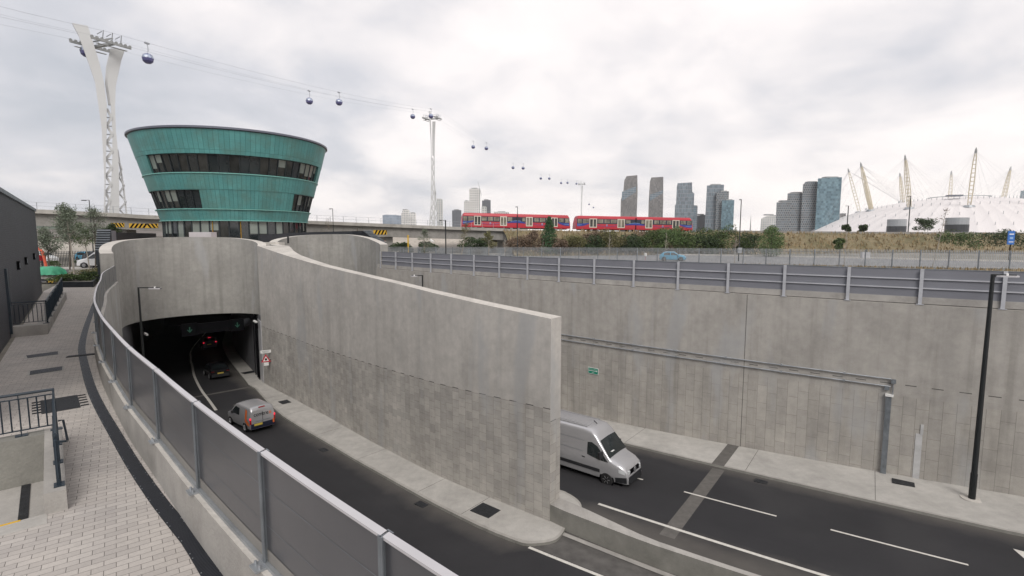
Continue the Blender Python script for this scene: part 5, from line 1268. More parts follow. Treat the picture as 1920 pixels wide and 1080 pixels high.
MB().box((77.6, 80, .8), (.12, .1, 2.6)).build('post', M['black'], t)
# slim trees on the far verge
SL = [(-7.4, 73, 5.6, 2.2, 0, M['leaf_olive'], 900, 'leaning', (1.0, 0)), (-3.2, 70, 4.4, 2.0, 1, M['leaf_olive'], 2300, 'yellowish', (0, 0)), (-12.4, 72, 4.6, 2.2, 2, M['leaf_grey'], 1500, 'grey leaved', (.2, 0)), (-1.0, 74, 3.6, 1.3, 3, None, 0, 'bare', (0, 0)), (-29.5, 82, 6.6, 2.6, 9, M['leaf_olive'], 260, 'nearly bare', (.4, 0)),
      (14.4, 76, 4.4, 1.2, 4, None, 0, 'bare white stemmed', (.0, 0)), (22.4, 75, 4.6, 1.1, 5, None, 0, 'bare pale', (.1, 0)), (32.4, 74.5, 3.7, 1.5, 6, M['leaf_brown'], 300, 'brown twigged', (.0, 0)), (44.5, 68.5, 4.8, 1.3, 7, None, 0, 'bare upright', (0, 0)), (52.6, 64, 7.2, 1.8, 8, M['leaf_brown'], 120, 'long leaning bare', (1.2, 0)), (64.2, 62.0, 8.2, 3.2, 10, M['leaf_brown'], 240, 'wide bare', (1.6, 0)), (4.8, 79, 3.4, 1.1, 15, None, 0, 'small bare', (0, 0))]
PLACE = ['before the viaduct pole', 'at the left end of the far road', 'beside the camera post', 'near the viaduct end', 'beside the teal building', 'before the second train unit', 'before the four towers', 'before the dark shrubs by the right lamp', 'before the grass slope', 'before the dome entrance', 'at the far right before the dome', 'left of the round bush']
for i, (x, y, h, cr_, sd, mt, n_, nm, ln) in enumerate(SL):
    tree('%s slim tree %s' % (nm, PLACE[i]), x, y, -.5, h, .06 if h > 4 else .045, cr_, mt or M['leaf_brown'], M['bark'], n_, .13, 30+sd, ln, twigs=22 if n_ else 16, cstart=.4, tw_r=.014)
# shrubs on and below the embankment (x, y, z, rx, rz, material)
SH = [(-7.5, 107, 1.6, 4.2, 1.7, 'leaf_dark'), (-17.0, 104, 1.0, 3.0, 1.3, 'leaf_dark'), (-22.2, 103, .9, 2.6, 1.3, 'leaf_dark'), (1.6, 104, 1.4, 3.6, 2.2, 'leaf_brown'), (5.2, 105, 1.7, 2.5, 2.9, 'leaf_brown'), (9.3, 104, 1.3, 2.6, 2.3, 'leaf_brown'),
      (12.5, 104.5, 1.5, 3.4, 2.4, 'leaf_olive'), (17.0, 105.5, 1.5, 3.4, 2.3, 'leaf_dark'), (21.0, 106, 2.2, 3.6, 2.8, 'leaf_olive'), (25.0, 106, 1.5, 3.6, 2.4, 'leaf_dark'), (29.0, 107, 2.0, 3.4, 2.9, 'leaf_mid'), (33.0, 107, 2.4, 3.8, 3.0, 'leaf_bright'),
      (37.4, 108, 2.0, 4.0, 3.1, 'leaf_mid'), (41.5, 108, 1.8, 3.4, 2.8, 'leaf_dark'), (46.0, 108.5, 2.3, 4.2, 3.5, 'leaf_mid'), (50.0, 109, 1.7, 3.2, 2.9, 'leaf_dark'), (34.0, 110.5, 3.0, 5.0, 2.2, 'leaf_mid'), (27, 111, 2.6, 5.0, 2.0, 'leaf_brown'), (18, 110, 3.0, 5.0, 1.6, 'leaf_brown'), (42.5, 112, 3.2, 5.0, 2.3, 'leaf_mid')]
WH = ['low dark bush under the viaduct end', 'dark bush on the rubble, nearer the viaduct pole', 'dark bush on the rubble by the yellow post', 'brown twiggy bush under the abutment', 'tall brown reeds left of the conifer', 'brown twigs right of the conifer', 'yellowish bush right of the conifer', 'dark bush below the train gap', 'yellow green bush below the right unit', 'dark hedge bush below the right unit', 'leafy bush below the blue flash', 'bright green bush left of the towers', 'green bush below the end of the train', 'dark bush just right of the train', 'tall round green bush by the right street lamp', 'dark bush ending the hedge', 'green scrub on the slope below the train end', 'brown scrub on the slope mid train', 'brown scrub on the slope below the coupling', 'green scrub high on the slope right of the train']
for i, (x, y, z, rx, rz_, mt) in enumerate(SH):
    mb = MB(); clumps(mb, (x, y, z), (rx, rx*.8, rz_), 16, 3400, .30, 50+i, shell=.3)
    tag(mb.build('shrub', M[mt]), WH[i], 'shrub', 'shrubs along the embankment')
mb = MB(); random.seed(77)
for k in range(26): z = .2+k*.27; r = 2.1*(1-(k/26)**1.6)+.25; leafcloud(mb, (7.5, 104.0, z), (r, r, .5), 190, .26, shell=.2)
t = thing('conifer', 'dense dark green cone shaped tree in front of the left train unit', 'tree', (7.5, 104, -.5)); mb.build('crown', M['leaf_dark2'], t); MB().tube([(7.5, 104, -.5), (7.5, 104, 6.6)], [.2, .05]).build('trunk', M['barkd'], t)
mb = MB(); random.seed(78)
for k in range(16): z = .1+k*.32; r = 2.6*sin(pi*min(1, (k+3)/19))**.6; leafcloud(mb, (49.2, 97.5, z), (r, r, .6), 240, .26, shell=.2)
t = thing('round_bush', 'bright green rounded bush standing alone before the dry grass slope', 'bush', (49.2, 97.5, -.5)); mb.build('crown', M['leaf_bright'], t); MB().tube([(49.2, 97.5, -.5), (49.2, 97.5, 4)], [.15, .05]).build('trunk', M['barkd'], t)
RS = [(58, 114, 2.0, 1.6, 'leaf_olive', 'spiky young conifer on the dry grass slope'), (71, 112, 1.6, 1.5, 'leaf_mid', 'small green conifer on the dry grass slope, before the glass towers'), (103, 119, 2.6, 5.5, 'leaf_mid', 'green bush at the left of the far right scrub'), (112, 120, 2.4, 6, 'leaf_dark', 'dark scrub on the slope before the dome'), (122, 121, 2.4, 6.5, 'leaf_dark', 'dark scrub on the slope behind the blue sign'), (133, 124, 2.4, 6.5, 'leaf_mid', 'green scrub at the right edge of the slope'),
      (115, 143, 6.4, 4.2, 'leaf_dark', 'dark leafy tree top standing before the dome'), (92, 142, 5.4, 1.4, 'leaf_dark', 'small dark shrub on the line before the dome, left one'), (97, 142, 5.2, 1.6, 'leaf_dark', 'small dark shrub on the line before the dome, second from left')]
for i, (x, y, z, r, mt, lb) in enumerate(RS):
    mb = MB(); clumps(mb, (x, y, z), (r, r*.7, min(2.6, r*.9) if i != 6 else 2.2), 12, 2200, .34, 90+i, shell=.3); tag(mb.build('shrub', M[mt]), lb, 'shrub', 'scrub on the grass slope')
# dry grass tufts over the slope
mb = MB(); random.seed(5)
for _ in range(9000):
    i = random.randrange(len(EM)-1); u = random.random(); x0, y0 = EM[i][0]+(EM[i+1][0]-EM[i][0])*u, EM[i][1]+(EM[i+1][1]-EM[i][1])*u
    if x0 > 170: continue
    o = -random.random()*13.5; h = atan2(EM[i+1][1]-EM[i][1], EM[i+1][0]-EM[i][0]); zz = interp([(-13.6, -.6), (-10.5, .1), (-7, 1.7), (-3.5, 3.5), (-1, 4.3), (0, 4.5)], o)*((EM[i][2]+.5)/5.05)
    x, y = x0-sin(h)*o, y0+cos(h)*o; a = random.uniform(0, pi); s_ = random.uniform(.12, .3); hh = random.uniform(.3, .9)
    mb.face([(x-cos(a)*s_, y-sin(a)*s_, zz-.1), (x+cos(a)*s_, y+sin(a)*s_, zz-.1), (x+random.uniform(-.3, .3), y, zz+hh)])
tag(mb.build('dry_grass', M['straw']), 'dry yellowish grass covering the railway embankment', 'grass', kind='stuff')
mb = MB(); random.seed(6)
for _ in range(5000):
    u = random.random(); p, h = at_len(PF, arclen(PF) if False else SPF, u*SPF[-1]) if False else (PF[random.randrange(len(PF))], 0)
    x = p[0]+random.uniform(-2, 2); y = p[1]+random.uniform(-3.5, .8); a = random.uniform(0, pi); s_ = random.uniform(.05, .12)
    mb.face([(x-cos(a)*s_, y-sin(a)*s_, -.52), (x+cos(a)*s_, y+sin(a)*s_, -.52), (x+random.uniform(-.1, .1), y, -.5+random.uniform(.1, .45))])
tag(mb.build('dry_grass', M['straw']), 'dry weeds along the foot of the palisade fence', 'grass', kind='stuff')
# ================================================================ cable car
TB = [Vector((-95.97, 124.68)), Vector((-43.33, 285.18)), Vector((86.67, 646.14))]
PS1 = ([(0, -.046), (.19, -.037), (.326, -.026), (.563, -.021), (.675, -.027), (.765, -.032), (.838, -.048), (.955, -.076), (1, -.094)],
       [(0, -.040), (.19, -.031), (.326, -.022), (.563, -.003), (.675, .004), (.765, 0), (.838, -.009), (.928, -.026), (1, -.041)],
       [(0, -.026), (.19, -.018), (.277, -.007), (.433, .009), (.563, .017), (.675, .018), (.765, .012), (.838, .020), (.928, .042)],
       [(0, .012), (.19, .020), (.277, .025), (.433, .032), (.563, .030), (.675, .034), (.765, .042), (.886, .070), (.928, .084)],
       [(0, .060), (.19, .050), (.326, .045), (.479, .034), (.5, .032)])
PS2 = ([(0, -.050), (.12, -.038), (.30, -.020), (.5, -.013), (.75, -.012), (.95, -.020), (1, -.024)],
       [(0, -.030), (.12, -.024), (.30, -.014), (.5, -.008), (.75, -.006), (.95, -.008), (1, -.010)],
       [(0, -.012), (.12, -.004), (.30, .005), (.5, .008), (.75, .007), (.95, .012)],
       [(0, .008), (.12, .014), (.30, .014), (.5, .014), (.75, .018), (.95, .027)],
       [(0, .062), (.12, .048), (.30, .026), (.45, .016), (.5, .014)])
def pylon(label, base, H, z0, sc_=1.0, shape=PS1):
    """twin white steel blades that cross into a waisted lattice shaft; outline given in metres about the axis"""
    t = thing('cable_car_pylon', label, 'pylon', (base.x, base.y, z0), group=None)
    k = H; v = Vector((base.x, base.y, 0)).normalized(); rx = Vector((v.y, -v.x, 0)); ry = v   # broad side faces the river road
    def Pt(x, z, y=0): return Vector((base.x, base.y, z0)) + rx*x*k*sc_ + ry*y*k*sc_ + Vector((0, 0, z*k))
    def blade(nm, Lf, Rt, y0, y1):
        """Lf, Rt: lists of (z, x) left and right edges, same z's"""
        mb = MB()
        for (za, xa), (zb_, xb) , (_, xc), (_, xd) in zip(Lf[:-1], Lf[1:], Rt[:-1], Rt[1:]):
            f = [Pt(xa, za, y0), Pt(xc, za, y0), Pt(xd, zb_, y0), Pt(xb, zb_, y0)]; b = [Pt(xa, za, y1), Pt(xc, za, y1), Pt(xd, zb_, y1), Pt(xb, zb_, y1)]
            mb.face(f); mb.face(b[::-1]); mb.face([f[0], f[3], b[3], b[0]]); mb.face([f[1], b[1], b[2], f[2]])
        mb.face([Pt(Lf[-1][1], Lf[-1][0], y0), Pt(Rt[-1][1], Rt[-1][0], y0), Pt(Rt[-1][1], Rt[-1][0], y1), Pt(Lf[-1][1], Lf[-1][0], y1)])
        return mb.build(nm, M['white_steel'], t)
    LL, LR_, RL_, RR_, GL = shape
    zz = [0, .10, .19, .277, .326, .433, .479, .563, .62, .675, .765, .838, .886, .928, .955, 1.0]
    tb = lambda tab: [(z, interp(tab, z)) for z in zz]
    blade('left_blade', tb(LL), tb(LR_), -.018, .012)
    zr_ = [z for z in zz if z <= .93]
    blade('right_blade', [(z, interp(RL_, z)) for z in zr_], [(z, interp(RR_, z)) for z in zr_], .0, .022)
    blade('shaded_edge', [(z, interp(RL_, z)-.009) for z in zr_ if z > .67], [(z, interp(RL_, z)) for z in zr_ if z > .67], .004, .02)
    blade('rear_leg', [(z, interp(GL, z)-.007) for z in zz if z < .5], [(z, interp(GL, z)) for z in zz if z < .5], .03, .04)
    mb = MB(); m2 = MB(); n = 17
    for i in range(n):
        z = .01+i*.645/n; z2 = z+.645/n; f = lambda z: interp(LR_, z); g = lambda z: interp(RL_, z)
        a, b = ((f(z), z), (g(z2), z2)) if i % 2 else ((g(z), z), (f(z2), z2))
        mb.beam(Pt(a[0], a[1]), Pt(b[0], b[1]), .006*k, .01*k); mb.beam(Pt(f(z), z, .01), Pt(g(z), z, .01), .004*k)
        if z2 < .45: 
            e1, e2 = (interp(RR_, z), interp(GL, z2)) if i % 2 else (interp(GL, z), interp(RR_, z2))
            m2.beam(Pt(e1, z, .02), Pt(e2, z2, .03), .006*k)
    mb.build('lattice', M['white_steel'], t); m2.build('rear_lattice', M['white_steel'], t)
    # crosshead with sheave trains along the rope direction
    cd = (TB[1]-TB[0]).normalized(); c3 = Vector((cd.x, cd.y, .06)); lat = Vector((cd.y, -cd.x, 0)); top = Vector((base.x, base.y, z0+H*(.945 if H > 60 else .93)))
    mb = MB(); mb.beam(top-lat*4.2, top+lat*4.2, .7, .5); mb.beam(top-lat*3.9+Vector((0, 0, 1.2)), top+lat*3.9+Vector((0, 0, 1.2)), .25)
    mb.build('crosshead', M['steel_grey'], t)
    for sd in (-1, 1):
        a = top+lat*3.5*sd+Vector((0, 0, .2)); mb = MB(); mb.beam(a-c3*4.4, a+c3*4.4, .35, .5, up=(0, 0, 1)); mb.beam(a-c3*3.4-Vector((0, 0, .9)), a+c3*3.4-Vector((0, 0, .9)), .5, .12)
        for j in range(9): q = a+c3*(j-4)*1.05+Vector((0, 0, .32)); mb.tube([q-lat*.12, q+lat*.12], .32, 10)
        mb.build('sheave_train', M['steel_grey'], t)
        mb = MB()
        for j in (-2, 0, 2): q = a+c3*j; mb.beam(q, q+Vector((0, 0, 2.2))+lat*sd*.5, .14); mb.beam(q+Vector((0, 0, 2.0)), q+Vector((0, 0, 1.6))-lat*sd*1.6, .12)
        mb.build('service_frame', M['galv'], t)
    return t
pylon('nearest tall white twisted cable car pylon, left of the teal building', TB[0], 51.8, -.5)
pylon('middle white lattice cable car pylon right of the teal building', TB[1], 71.0, -.5, 1.0, PS2)
pylon('farthest slim cable car pylon above the red train', TB[2], 72.0, -.5, .75, PS2)
def rope_z(span, tt):
    if span == 0: return 49.6 + 16*(tt+0.0)
    if span == 1: return 50.2+(71.3-50.2)*tt - 2.2*4*tt*(1-tt)
    if span == 2: return 71.3+(72.6-71.3)*tt - 10.6*4*tt*(1-tt)
def rope_p(span, tt, sd):
    if span <= 1: A_, B_ = TB[0], TB[1]
    else: A_, B_ = TB[1], TB[2]
    d_ = (B_-A_).normalized(); p = A_.lerp(B_, tt)+Vector((d_.y, -d_.x))*3.5*sd
    return Vector((p.x, p.y, rope_z(span, tt)))
for sd, nm in ((-1, 'left'), (1, 'right')):
    pts = [rope_p(0, tt, sd) for tt in (-.75, -.5, -.3, -.1)] + [rope_p(1, i/30, sd) for i in range(31)] + [rope_p(2, i/40, sd) for i in range(1, 41)]+[Vector((113+sd*3, 762, 56)), Vector((150+sd*3, 900, 44))]
    tag(MB().tube(pts, .025, 5).build('cable', M['cable']), 'track rope on the %s side of the cable car line' % nm, 'cable')
    tag(MB().tube([p-Vector((0, 0, 1.5)) for p in pts], .018, 5).build('cable', M['cable']), 'lower haul rope on the %s side of the cable car line' % nm, 'cable')
# one cabin with parts, then copies
def make_cabin():
    t = thing('cable_cabin', '', 'cable car cabin'); k = 1.18
    pr = [(.0, -1.05), (.55, -1.0), (.98, -.6), (1.08, -.05)]; MB().lathe([(r*k, z*k) for r, z in pr], (0, 0, 0), 10).build('lower_shell', M['cabin'], t, world=False)
    pr = [(1.08, -.05), (1.0, .38), (.78, .72)]; MB().lathe([(r*k*.99, z*k) for r, z in pr], (0, 0, 0), 10).build('windows', M['cabin_glass'], t, world=False)
    pr = [(.78, .70), (.5, .9), (.0, .96)]; MB().lathe([(r*k, z*k) for r, z in pr], (0, 0, 0), 10).build('roof', M['cabin'], t, world=False)
    mb = MB()
    for j in range(10):
        a = 2*pi*j/10; mb.beam((1.09*k*cos(a), 1.09*k*sin(a), -.05), (.79*k*cos(a), .79*k*sin(a), .72*k), .09)
    mb.build('window_posts', M['cabin'], t, world=False)
    MB().tube([(0, 0, 1.2), (.25, 0, 1.7), (.25, 0, 2.7), (0, 0, 3.5)], .09, 8).build('hanger', M['cable'], t, world=False); MB().box((0, 0, 3.6), (.45, 1.1, .35)).build('grip', M['cable'], t, world=False)
    return t
CB = [(1, -.006, -1, 'half hidden behind the nearest white pylon'), (1, .050, 1, 'large in the sky just right of the nearest pylon'), (1, .447, -1, 'left of the pair above the teal building'), (1, .496, 1, 'right of the pair above the teal building'), (1, .912, -1, 'just left of the middle pylon head'), (1, .952, 1, 'in front of the middle pylon head'),
      (2, .162, -1, 'left of the first pair right of the middle pylon'), (2, .177, 1, 'right of the first pair right of the middle pylon'), (2, .365, -1, 'left of the second pair beyond the middle pylon'), (2, .377, 1, 'right of the second pair beyond the middle pylon'), (2, .568, -1, 'left of the third pair beyond the middle pylon'), (2, .580, 1, 'right of the third pair beyond the middle pylon'),
      (2, .768, -1, 'left of the tiny pair by the farthest pylon'), (2, .769, 1, 'right of the tiny pair by the farthest pylon'), (2, .964, -1, 'tiny, touching the farthest pylon head'), (3, 0, 0, 'tiny, upper one right of the farthest pylon'), (3, 1, 0, 'tiny, lower one right of the farthest pylon')]
cab0 = make_cabin()
for i, (sp_, tt, sd, lb) in enumerate(CB):
    c_ = cab0 if i == 0 else copy_tree(cab0)
    p = rope_p(sp_, tt, sd)-Vector((0, 0, 3.7)) if sp_ < 3 else [Vector((113.5, 762, 50.4)), Vector((131, 832, 49.6))][int(tt)]
    c_.location = p; c_.rotation_euler = (0, 0, -.33); tag(c_, 'blue violet cable car cabin %s' % lb, 'cable car cabin', 'cable car cabins')
# ================================================================ skyline
def facade(name, wall, glass, cw, ch, mort=.35, off=0.0, dark=(.02, .03, .04)):
    m, t, b = newmat(name); l = t.links.new; uv = coords(t, 'UV')
    n = N(t, 'ShaderNodeTexBrick', offset=off, offset_frequency=2); l(uv, n.inputs['Vector'])
    for k_, x in (('Scale', 1), ('Brick Width', cw), ('Row Height', ch), ('Mortar Size', mort), ('Mortar Smooth', .1), ('Bias', -.1)): n.inputs[k_].default_value = x
    n.inputs['Color1'].default_value = (*dark, 1); n.inputs['Color2'].default_value = (*glass, 1); n.inputs['Mortar'].default_value = (*wall, 1)
    c = mixc(t, .7, n.outputs[0], rmp(t, noise(t, coords(t, 'UV', (.05, .05, 1)), 1, 4), [(.3, (.82, .82, .82)), (.7, (1.18, 1.18, 1.18))]), 'MULTIPLY')
    l(c, b.inputs['Base Color']); b.inputs['Roughness'].default_value = .45; return m
FA = {'grey': facade('grey_brown_facade', (.155, .145, .14), (.24, .24, .24), 1.9, 3.1, .42, dark=(.06, .07, .085)), 'band': facade('glass_band_facade', (.27, .28, .30), (.12, .19, .24), 5.5, 3.1, .38, dark=(.07, .12, .16)),
      'fin': facade('finned_facade', (.26, .27, .30), (.13, .20, .24), 1.9, 6.2, .33, .5, dark=(.03, .06, .085)), 'lattice': facade('chequer_facade', (.25, .25, .25), (.06, .11, .15), 2.6, 3.0, .42, .5, dark=(.015, .03, .045)),
      'glass': facade('blue_green_glass_facade', (.10, .17, .22), (.16, .26, .30), 3.2, 3.1, .22, .37, dark=(.045, .10, .13)), 'white': facade('white_facade', (.66, .65, .63), (.25, .27, .29), 2.9, 3.2, .78, dark=(.10, .11, .13)),
      'dgrey': facade('dark_fin_facade', (.17, .18, .20), (.08, .09, .11), 1.5, 40, .35, dark=(.06, .065, .08)), 'pale': facade('pale_facade', (.55, .55, .53), (.32, .35, .38), 3.5, 3.4, .85, dark=(.2, .22, .25)), 'blue': facade('blue_grey_facade', (.30, .35, .42), (.26, .31, .38), 6, 4, .3, dark=(.2, .24, .30))}
SKY = {'A': (850, [(181.5, 65), (182.1, 65.8), (185.4, 75.7), (186.5, 95.7), (190.4, 102.9), (208.1, 104.5), (209.2, 78.0)]), 'B': (850, [(228.0, 60), (229.1, 93.5), (231.3, 100.6), (251.2, 101.8), (252.3, 60)]),
'C1': (850, [(271.7, 55), (273.4, 56.9), (273.9, 85.7), (275.0, 91.2), (298.8, 92.6), (299.9, 76.8), (303.3, 74.6)]), 'C2': (855, [(301, 50), (301, 55.0), (310.0, 53.9)]), 'mid': (870, [(309, 30), (309, 38.0), (329.6, 40.1)]),
'D1': (830, [(314.5, 14.6), (316.1, 85.4), (343.7, 87.0)]), 'D2': (822, [(328.6, 14.5), (328.6, 74.6), (348.4, 75.5)]), 'D3': (815, [(334.3, 14.4), (334.3, 60.0), (353.9, 61.1)]), 'F0': (800, [(388.5, 11.1), (389.6, 30.9), (397.9, 35.0), (412.1, 36.7)]),
'E1': (680, [(351.5, 9.0), (351.5, 48.3), (370.8, 50.1)]), 'E2': (682, [(367.2, 9.0), (367.2, 60.4), (389.0, 61.3)]), 'E3': (675, [(383.7, 9.0), (383.7, 71.4), (386.7, 74.0), (404.5, 74.9)]), 'E4': (665, [(397.4, 8.9), (397.4, 78.2), (415.6, 79.4), (428.6, 79.9)]),
'g': (900, [(575.4, 10.9), (576.1, 41.8), (587.1, 42.7)]), 'L5a': (700, [(-65.6, 32.9), (-65.6, 51.1), (-58.3, 51.5)]), 'L5b': (705, [(-59.1, 33.1), (-59.1, 68.4), (-44.1, 68.9)]), 'L5c': (760, [(-45.5, 35.4), (-44.5, 56.2), (-31.7, 57.2)]), 'L5d': (712, [(-43.4, 33.4), (-42.6, 44.5), (-35.2, 44.2)]),
'L4': (700, [(-82.0, 22.0), (-82.0, 38.7), (-69.3, 39.1)]), 'L6': (800, [(-32.3, 37.1), (-28.1, 41.7), (-4.6, 41.3)]), 'L1': (900, [(-228.1, 26.3), (-227.6, 40.4), (-222.3, 41.4), (-206.6, 40.9), (-194.9, 39.8)]), 'L2a': (890, [(-192.8, 26.0), (-192.8, 43.4), (-190.8, 43.4), (-190.6, 48.2), (-178.3, 49.2)]), 'L2b': (892, [(-178.3, 26), (-178.3, 44.4), (-167.6, 43.9)]),
'L3': (800, [(-118.3, 18.4), (-117.5, 62.5), (-108.3, 60.9)]), 'R': (1400, [(1388.3, 87.9), (1391.2, 127.3), (1436.5, 130.2)])}
def block(t, key, mat, depth=20, nm='wall'):
    d, P_ = SKY[key]; q = [(P_[0][0], -1.0)] + [p for p in P_[1:]] + [(P_[-1][0]+(P_[-1][0]-P_[0][0])*0, -1.0)]
    zt = max(z for _, z in P_); Y = (d+(zt-3.36)*.1003)/.995; mb = MB()
    if key in ('A', 'B', 'C1'): q = [(P_[0][0], -1.0)] + P_[0:] + [(P_[-1][0]-(1 if key == 'A' else 0), -1.0)]
    f = [(x, Y, z) for x, z in q]; b = [(x+(x/Y)*depth*1.0, Y+depth, z) for x, z in q]
    mb.face(f, 0, [(x, z) for x, z in q]); mb.face(b[::-1], 0, [(x, z) for x, z in q][::-1])
    for i in range(len(q)):
        j = (i+1) % len(q); mb.face([f[i], b[i], b[j], f[j]], 0, [(0, q[i][1]), (depth, q[i][1]), (depth, q[j][1]), (0, q[j][1])])
    mb.build(nm, mat, t)
    # roof plant
    xm = (P_[1][0]+P_[-1][0])/2; wv = abs(P_[-1][0]-P_[1][0])*.5; ztop = min(P_[-1][1], zt)
    MB().box((xm+xm/Y*depth*.5, Y+depth/2, ztop+.6), (max(3, wv), depth*.5, 1.6)).build('roof_plant', M['steel_grey'], t); return Y
def twr(label, parts, cat='tower block', name='tower_block', group=None):
    k0 = parts[0][0]; d, P_ = SKY[k0]; t = thing(name, label, cat, (sum(p[0] for p in P_)/len(P_), d, -1), group=group)
    for key, m_, *r in parts: block(t, key, FA[m_], *(r or []))
    return t
tA = twr('tall grey tower with a sloping glass band, leftmost of the four towers', [('A', 'grey')]); tB = twr('tall grey tower with a diagonal glass band, second of the four towers', [('B', 'grey')])
for t_, x0, x1, za, zb_, sl, Y in ((tA, 183.0, 206.5, 62, 84, 15, 865), (tB, 229.5, 251.0, 62, 78, 13, 864)):
    mb = MB(); mb.face([(x0, Y-.6, za), (x1, Y-.6, za+sl), (x1, Y-.6, zb_+sl*.15), (x0, Y-.6, zb_-sl*.45)], 0, [(0, za), (26, za+sl), (26, zb_+sl*.15), (0, zb_-sl*.45)]); mb.build('glass_band', FA['band'], t_)
twr('grey and glass finned tower with steps, third of the four towers', [('C1', 'fin'), ('C2', 'band')])
twr('stepped glass and chequered tower beside the lamp, fourth of the four towers', [('D1', 'fin'), ('D2', 'lattice'), ('D3', 'glass')])
twr('low dark block between the third and fourth towers', [('mid', 'dgrey')], 'building', 'office_block')
twr('wide stepped building of chequered and blue green glass blocks beside the dome', [('E1', 'lattice'), ('E2', 'lattice'), ('E3', 'lattice'), ('E4', 'glass')])
twr('low pale grey block at the left foot of the wide stepped glass building', [('F0', 'pale')], 'building', 'office_block')
twr('small brown grey tower behind the left edge of the dome', [('g', 'grey')], 'building')
twr('white and dark striped tower behind the left end of the train', [('L5b', 'white'), ('L5a', 'white'), ('L5d', 'pale')])
twr('dark grey tower just right of the white striped tower', [('L5c', 'dgrey')]); twr('short dark grey tower left of the train', [('L4', 'dgrey')]); twr('low flat pale building behind the left train unit', [('L6', 'pale')], 'building', 'office_block')
twr('wide low blue grey building left of the middle pylon', [('L1', 'blue')], 'building', 'office_block'); twr('white block of stepped flats left of the middle pylon', [('L2a', 'white'), ('L2b', 'white')], 'building', 'apartment_block')
twr('narrow pale tower just behind the middle pylon', [('L3', 'pale')]); twr('sliver of a blue glass tower at the right edge above the dome', [('R', 'glass')])
t = thing('tower_crane', 'thin tower crane above the dark tower left of the train', 'crane', (-44, 700, 57)); MB().beam((-44, 700, 40), (-43, 700, 66), .6).build('mast', M['steel_grey'], t); MB().beam((-41, 700, 58), (-46, 700, 77), .45).build('jib', M['steel_grey'], t)
tag(MB().tube([(370, 800, 0), (370, 800, 20), (370, 800, 36)], [1.2, .7, .15], 6).build('radio_mast', M['steel_grey']), 'thin pointed mast on the horizon between the tower groups', 'mast')
random.seed(9)
mb = MB()
for k in range(60):
    x = 345+random.random()*46; z = random.uniform(2, 9); leafcloud(mb, (x, 815, z-3), (4, 3, 4), 25, 2.2, shell=0)
tag(mb.build('distant_trees', M['leaf_dark']), 'low band of distant trees on the horizon between the tower groups', 'trees', kind='stuff')
# ---- the white dome
DC = Vector((555.3, 644.2)); RS_, DZ = 344.5, -292.5-.5
def dz_(r): return sqrt(RS_**2-r*r)+DZ
t = thing('dome_arena', 'huge white fabric dome arena with yellow masts at the right', 'arena', (DC.x, DC.y, -1))
mb = MB()
def DF(u, v): r = 183*v; a = 2*pi*u; s_ = 1.0*abs(sin(a*36))*.9*v; return (DC.x+r*cos(a), DC.y+r*sin(a), dz_(r)-s_*(1 if v > .25 else v*4))
mb.grid(DF, 288, 26, flip=True); mb.build('fabric_roof', M['mesh_fab'], t, smooth=False)
mb = MB()
for r in (60, 95, 130, 155):
    for i in range(72): a = 2*pi*i/72; mb.beam((DC.x+r*cos(a), DC.y+r*sin(a), dz_(r)), (DC.x+r*cos(a), DC.y+r*sin(a), dz_(r)+3), .35)
mb.build('roof_struts', M['galv'], t, stuff=True)
mb = MB(); 
for i in range(48): a, b = 2*pi*i/48, 2*pi*(i+1)/48; mb.beam((DC.x+30*cos(a), DC.y+30*sin(a), 51.6), (DC.x+30*cos(b), DC.y+30*sin(b), 51.6), .8)
mb.build('crown_ring', M['galv'], t)
mb = MB(); mb.box((DC.x-40, DC.y-40, 50.5), (14, 8, 1.8), rz=-.3); mb.build('roof_platform', M['slate'], t)
cbm = MB()
for k in range(12):
    a = radians(24.3+30*k); b0_ = Vector((DC.x+101.5*cos(a), DC.y+101.5*sin(a), 36.0)); tp = Vector((DC.x+116.9*cos(a), DC.y+116.9*sin(a), 89.0+3)); ax_ = (tp-b0_).normalized(); s1 = ax_.cross(Vector((0, 0, 1))).normalized(); s2 = ax_.cross(s1)
    mb = MB(); L_ = (tp-b0_).length; nseg = 13
    wd = lambda u: 1.5+1.6*sin(pi*min(1, u*1.0+.08))**.7 if u < .96 else .6
    cn = lambda u, j: b0_+ax_*L_*u+(s1*cos(j*2*pi/4+.78)+s2*sin(j*2*pi/4+.78))*wd(u)*.78
    for j in range(4):
        for i in range(nseg): mb.beam(cn(i/nseg, j), cn((i+1)/nseg, j), .55)
    for i in range(nseg+1):
        for j in range(4): mb.beam(cn(min(1, i/nseg), j), cn(min(1, i/nseg), (j+1) % 4), .38)
    ms = mb.build('mast', M['mast'], t)
    MB().tube([tp-ax_*1.5, tp+ax_*2.2, tp+ax_*4.5], [1.3, .9, .1], 6).build('mast_tip', M['steel_grey'], ms); MB().lathe([(0, 1), (4.5, 1), (6, -1.5)], tuple(b0_), 14).build('mast_foot', M['galv'], ms)
    for j in range(-4, 5):
        a2 = a+radians(j*7); 
        for r in (60, 155): 
            if r == 60 and abs(j) > 3: continue
            cbm.tube([tp, (DC.x+r*cos(a2), DC.y+r*sin(a2), dz_(r)+3)], .065, 3, caps=False)
cbm.build('stay_cables', M['galv_lt'], t, stuff=True)
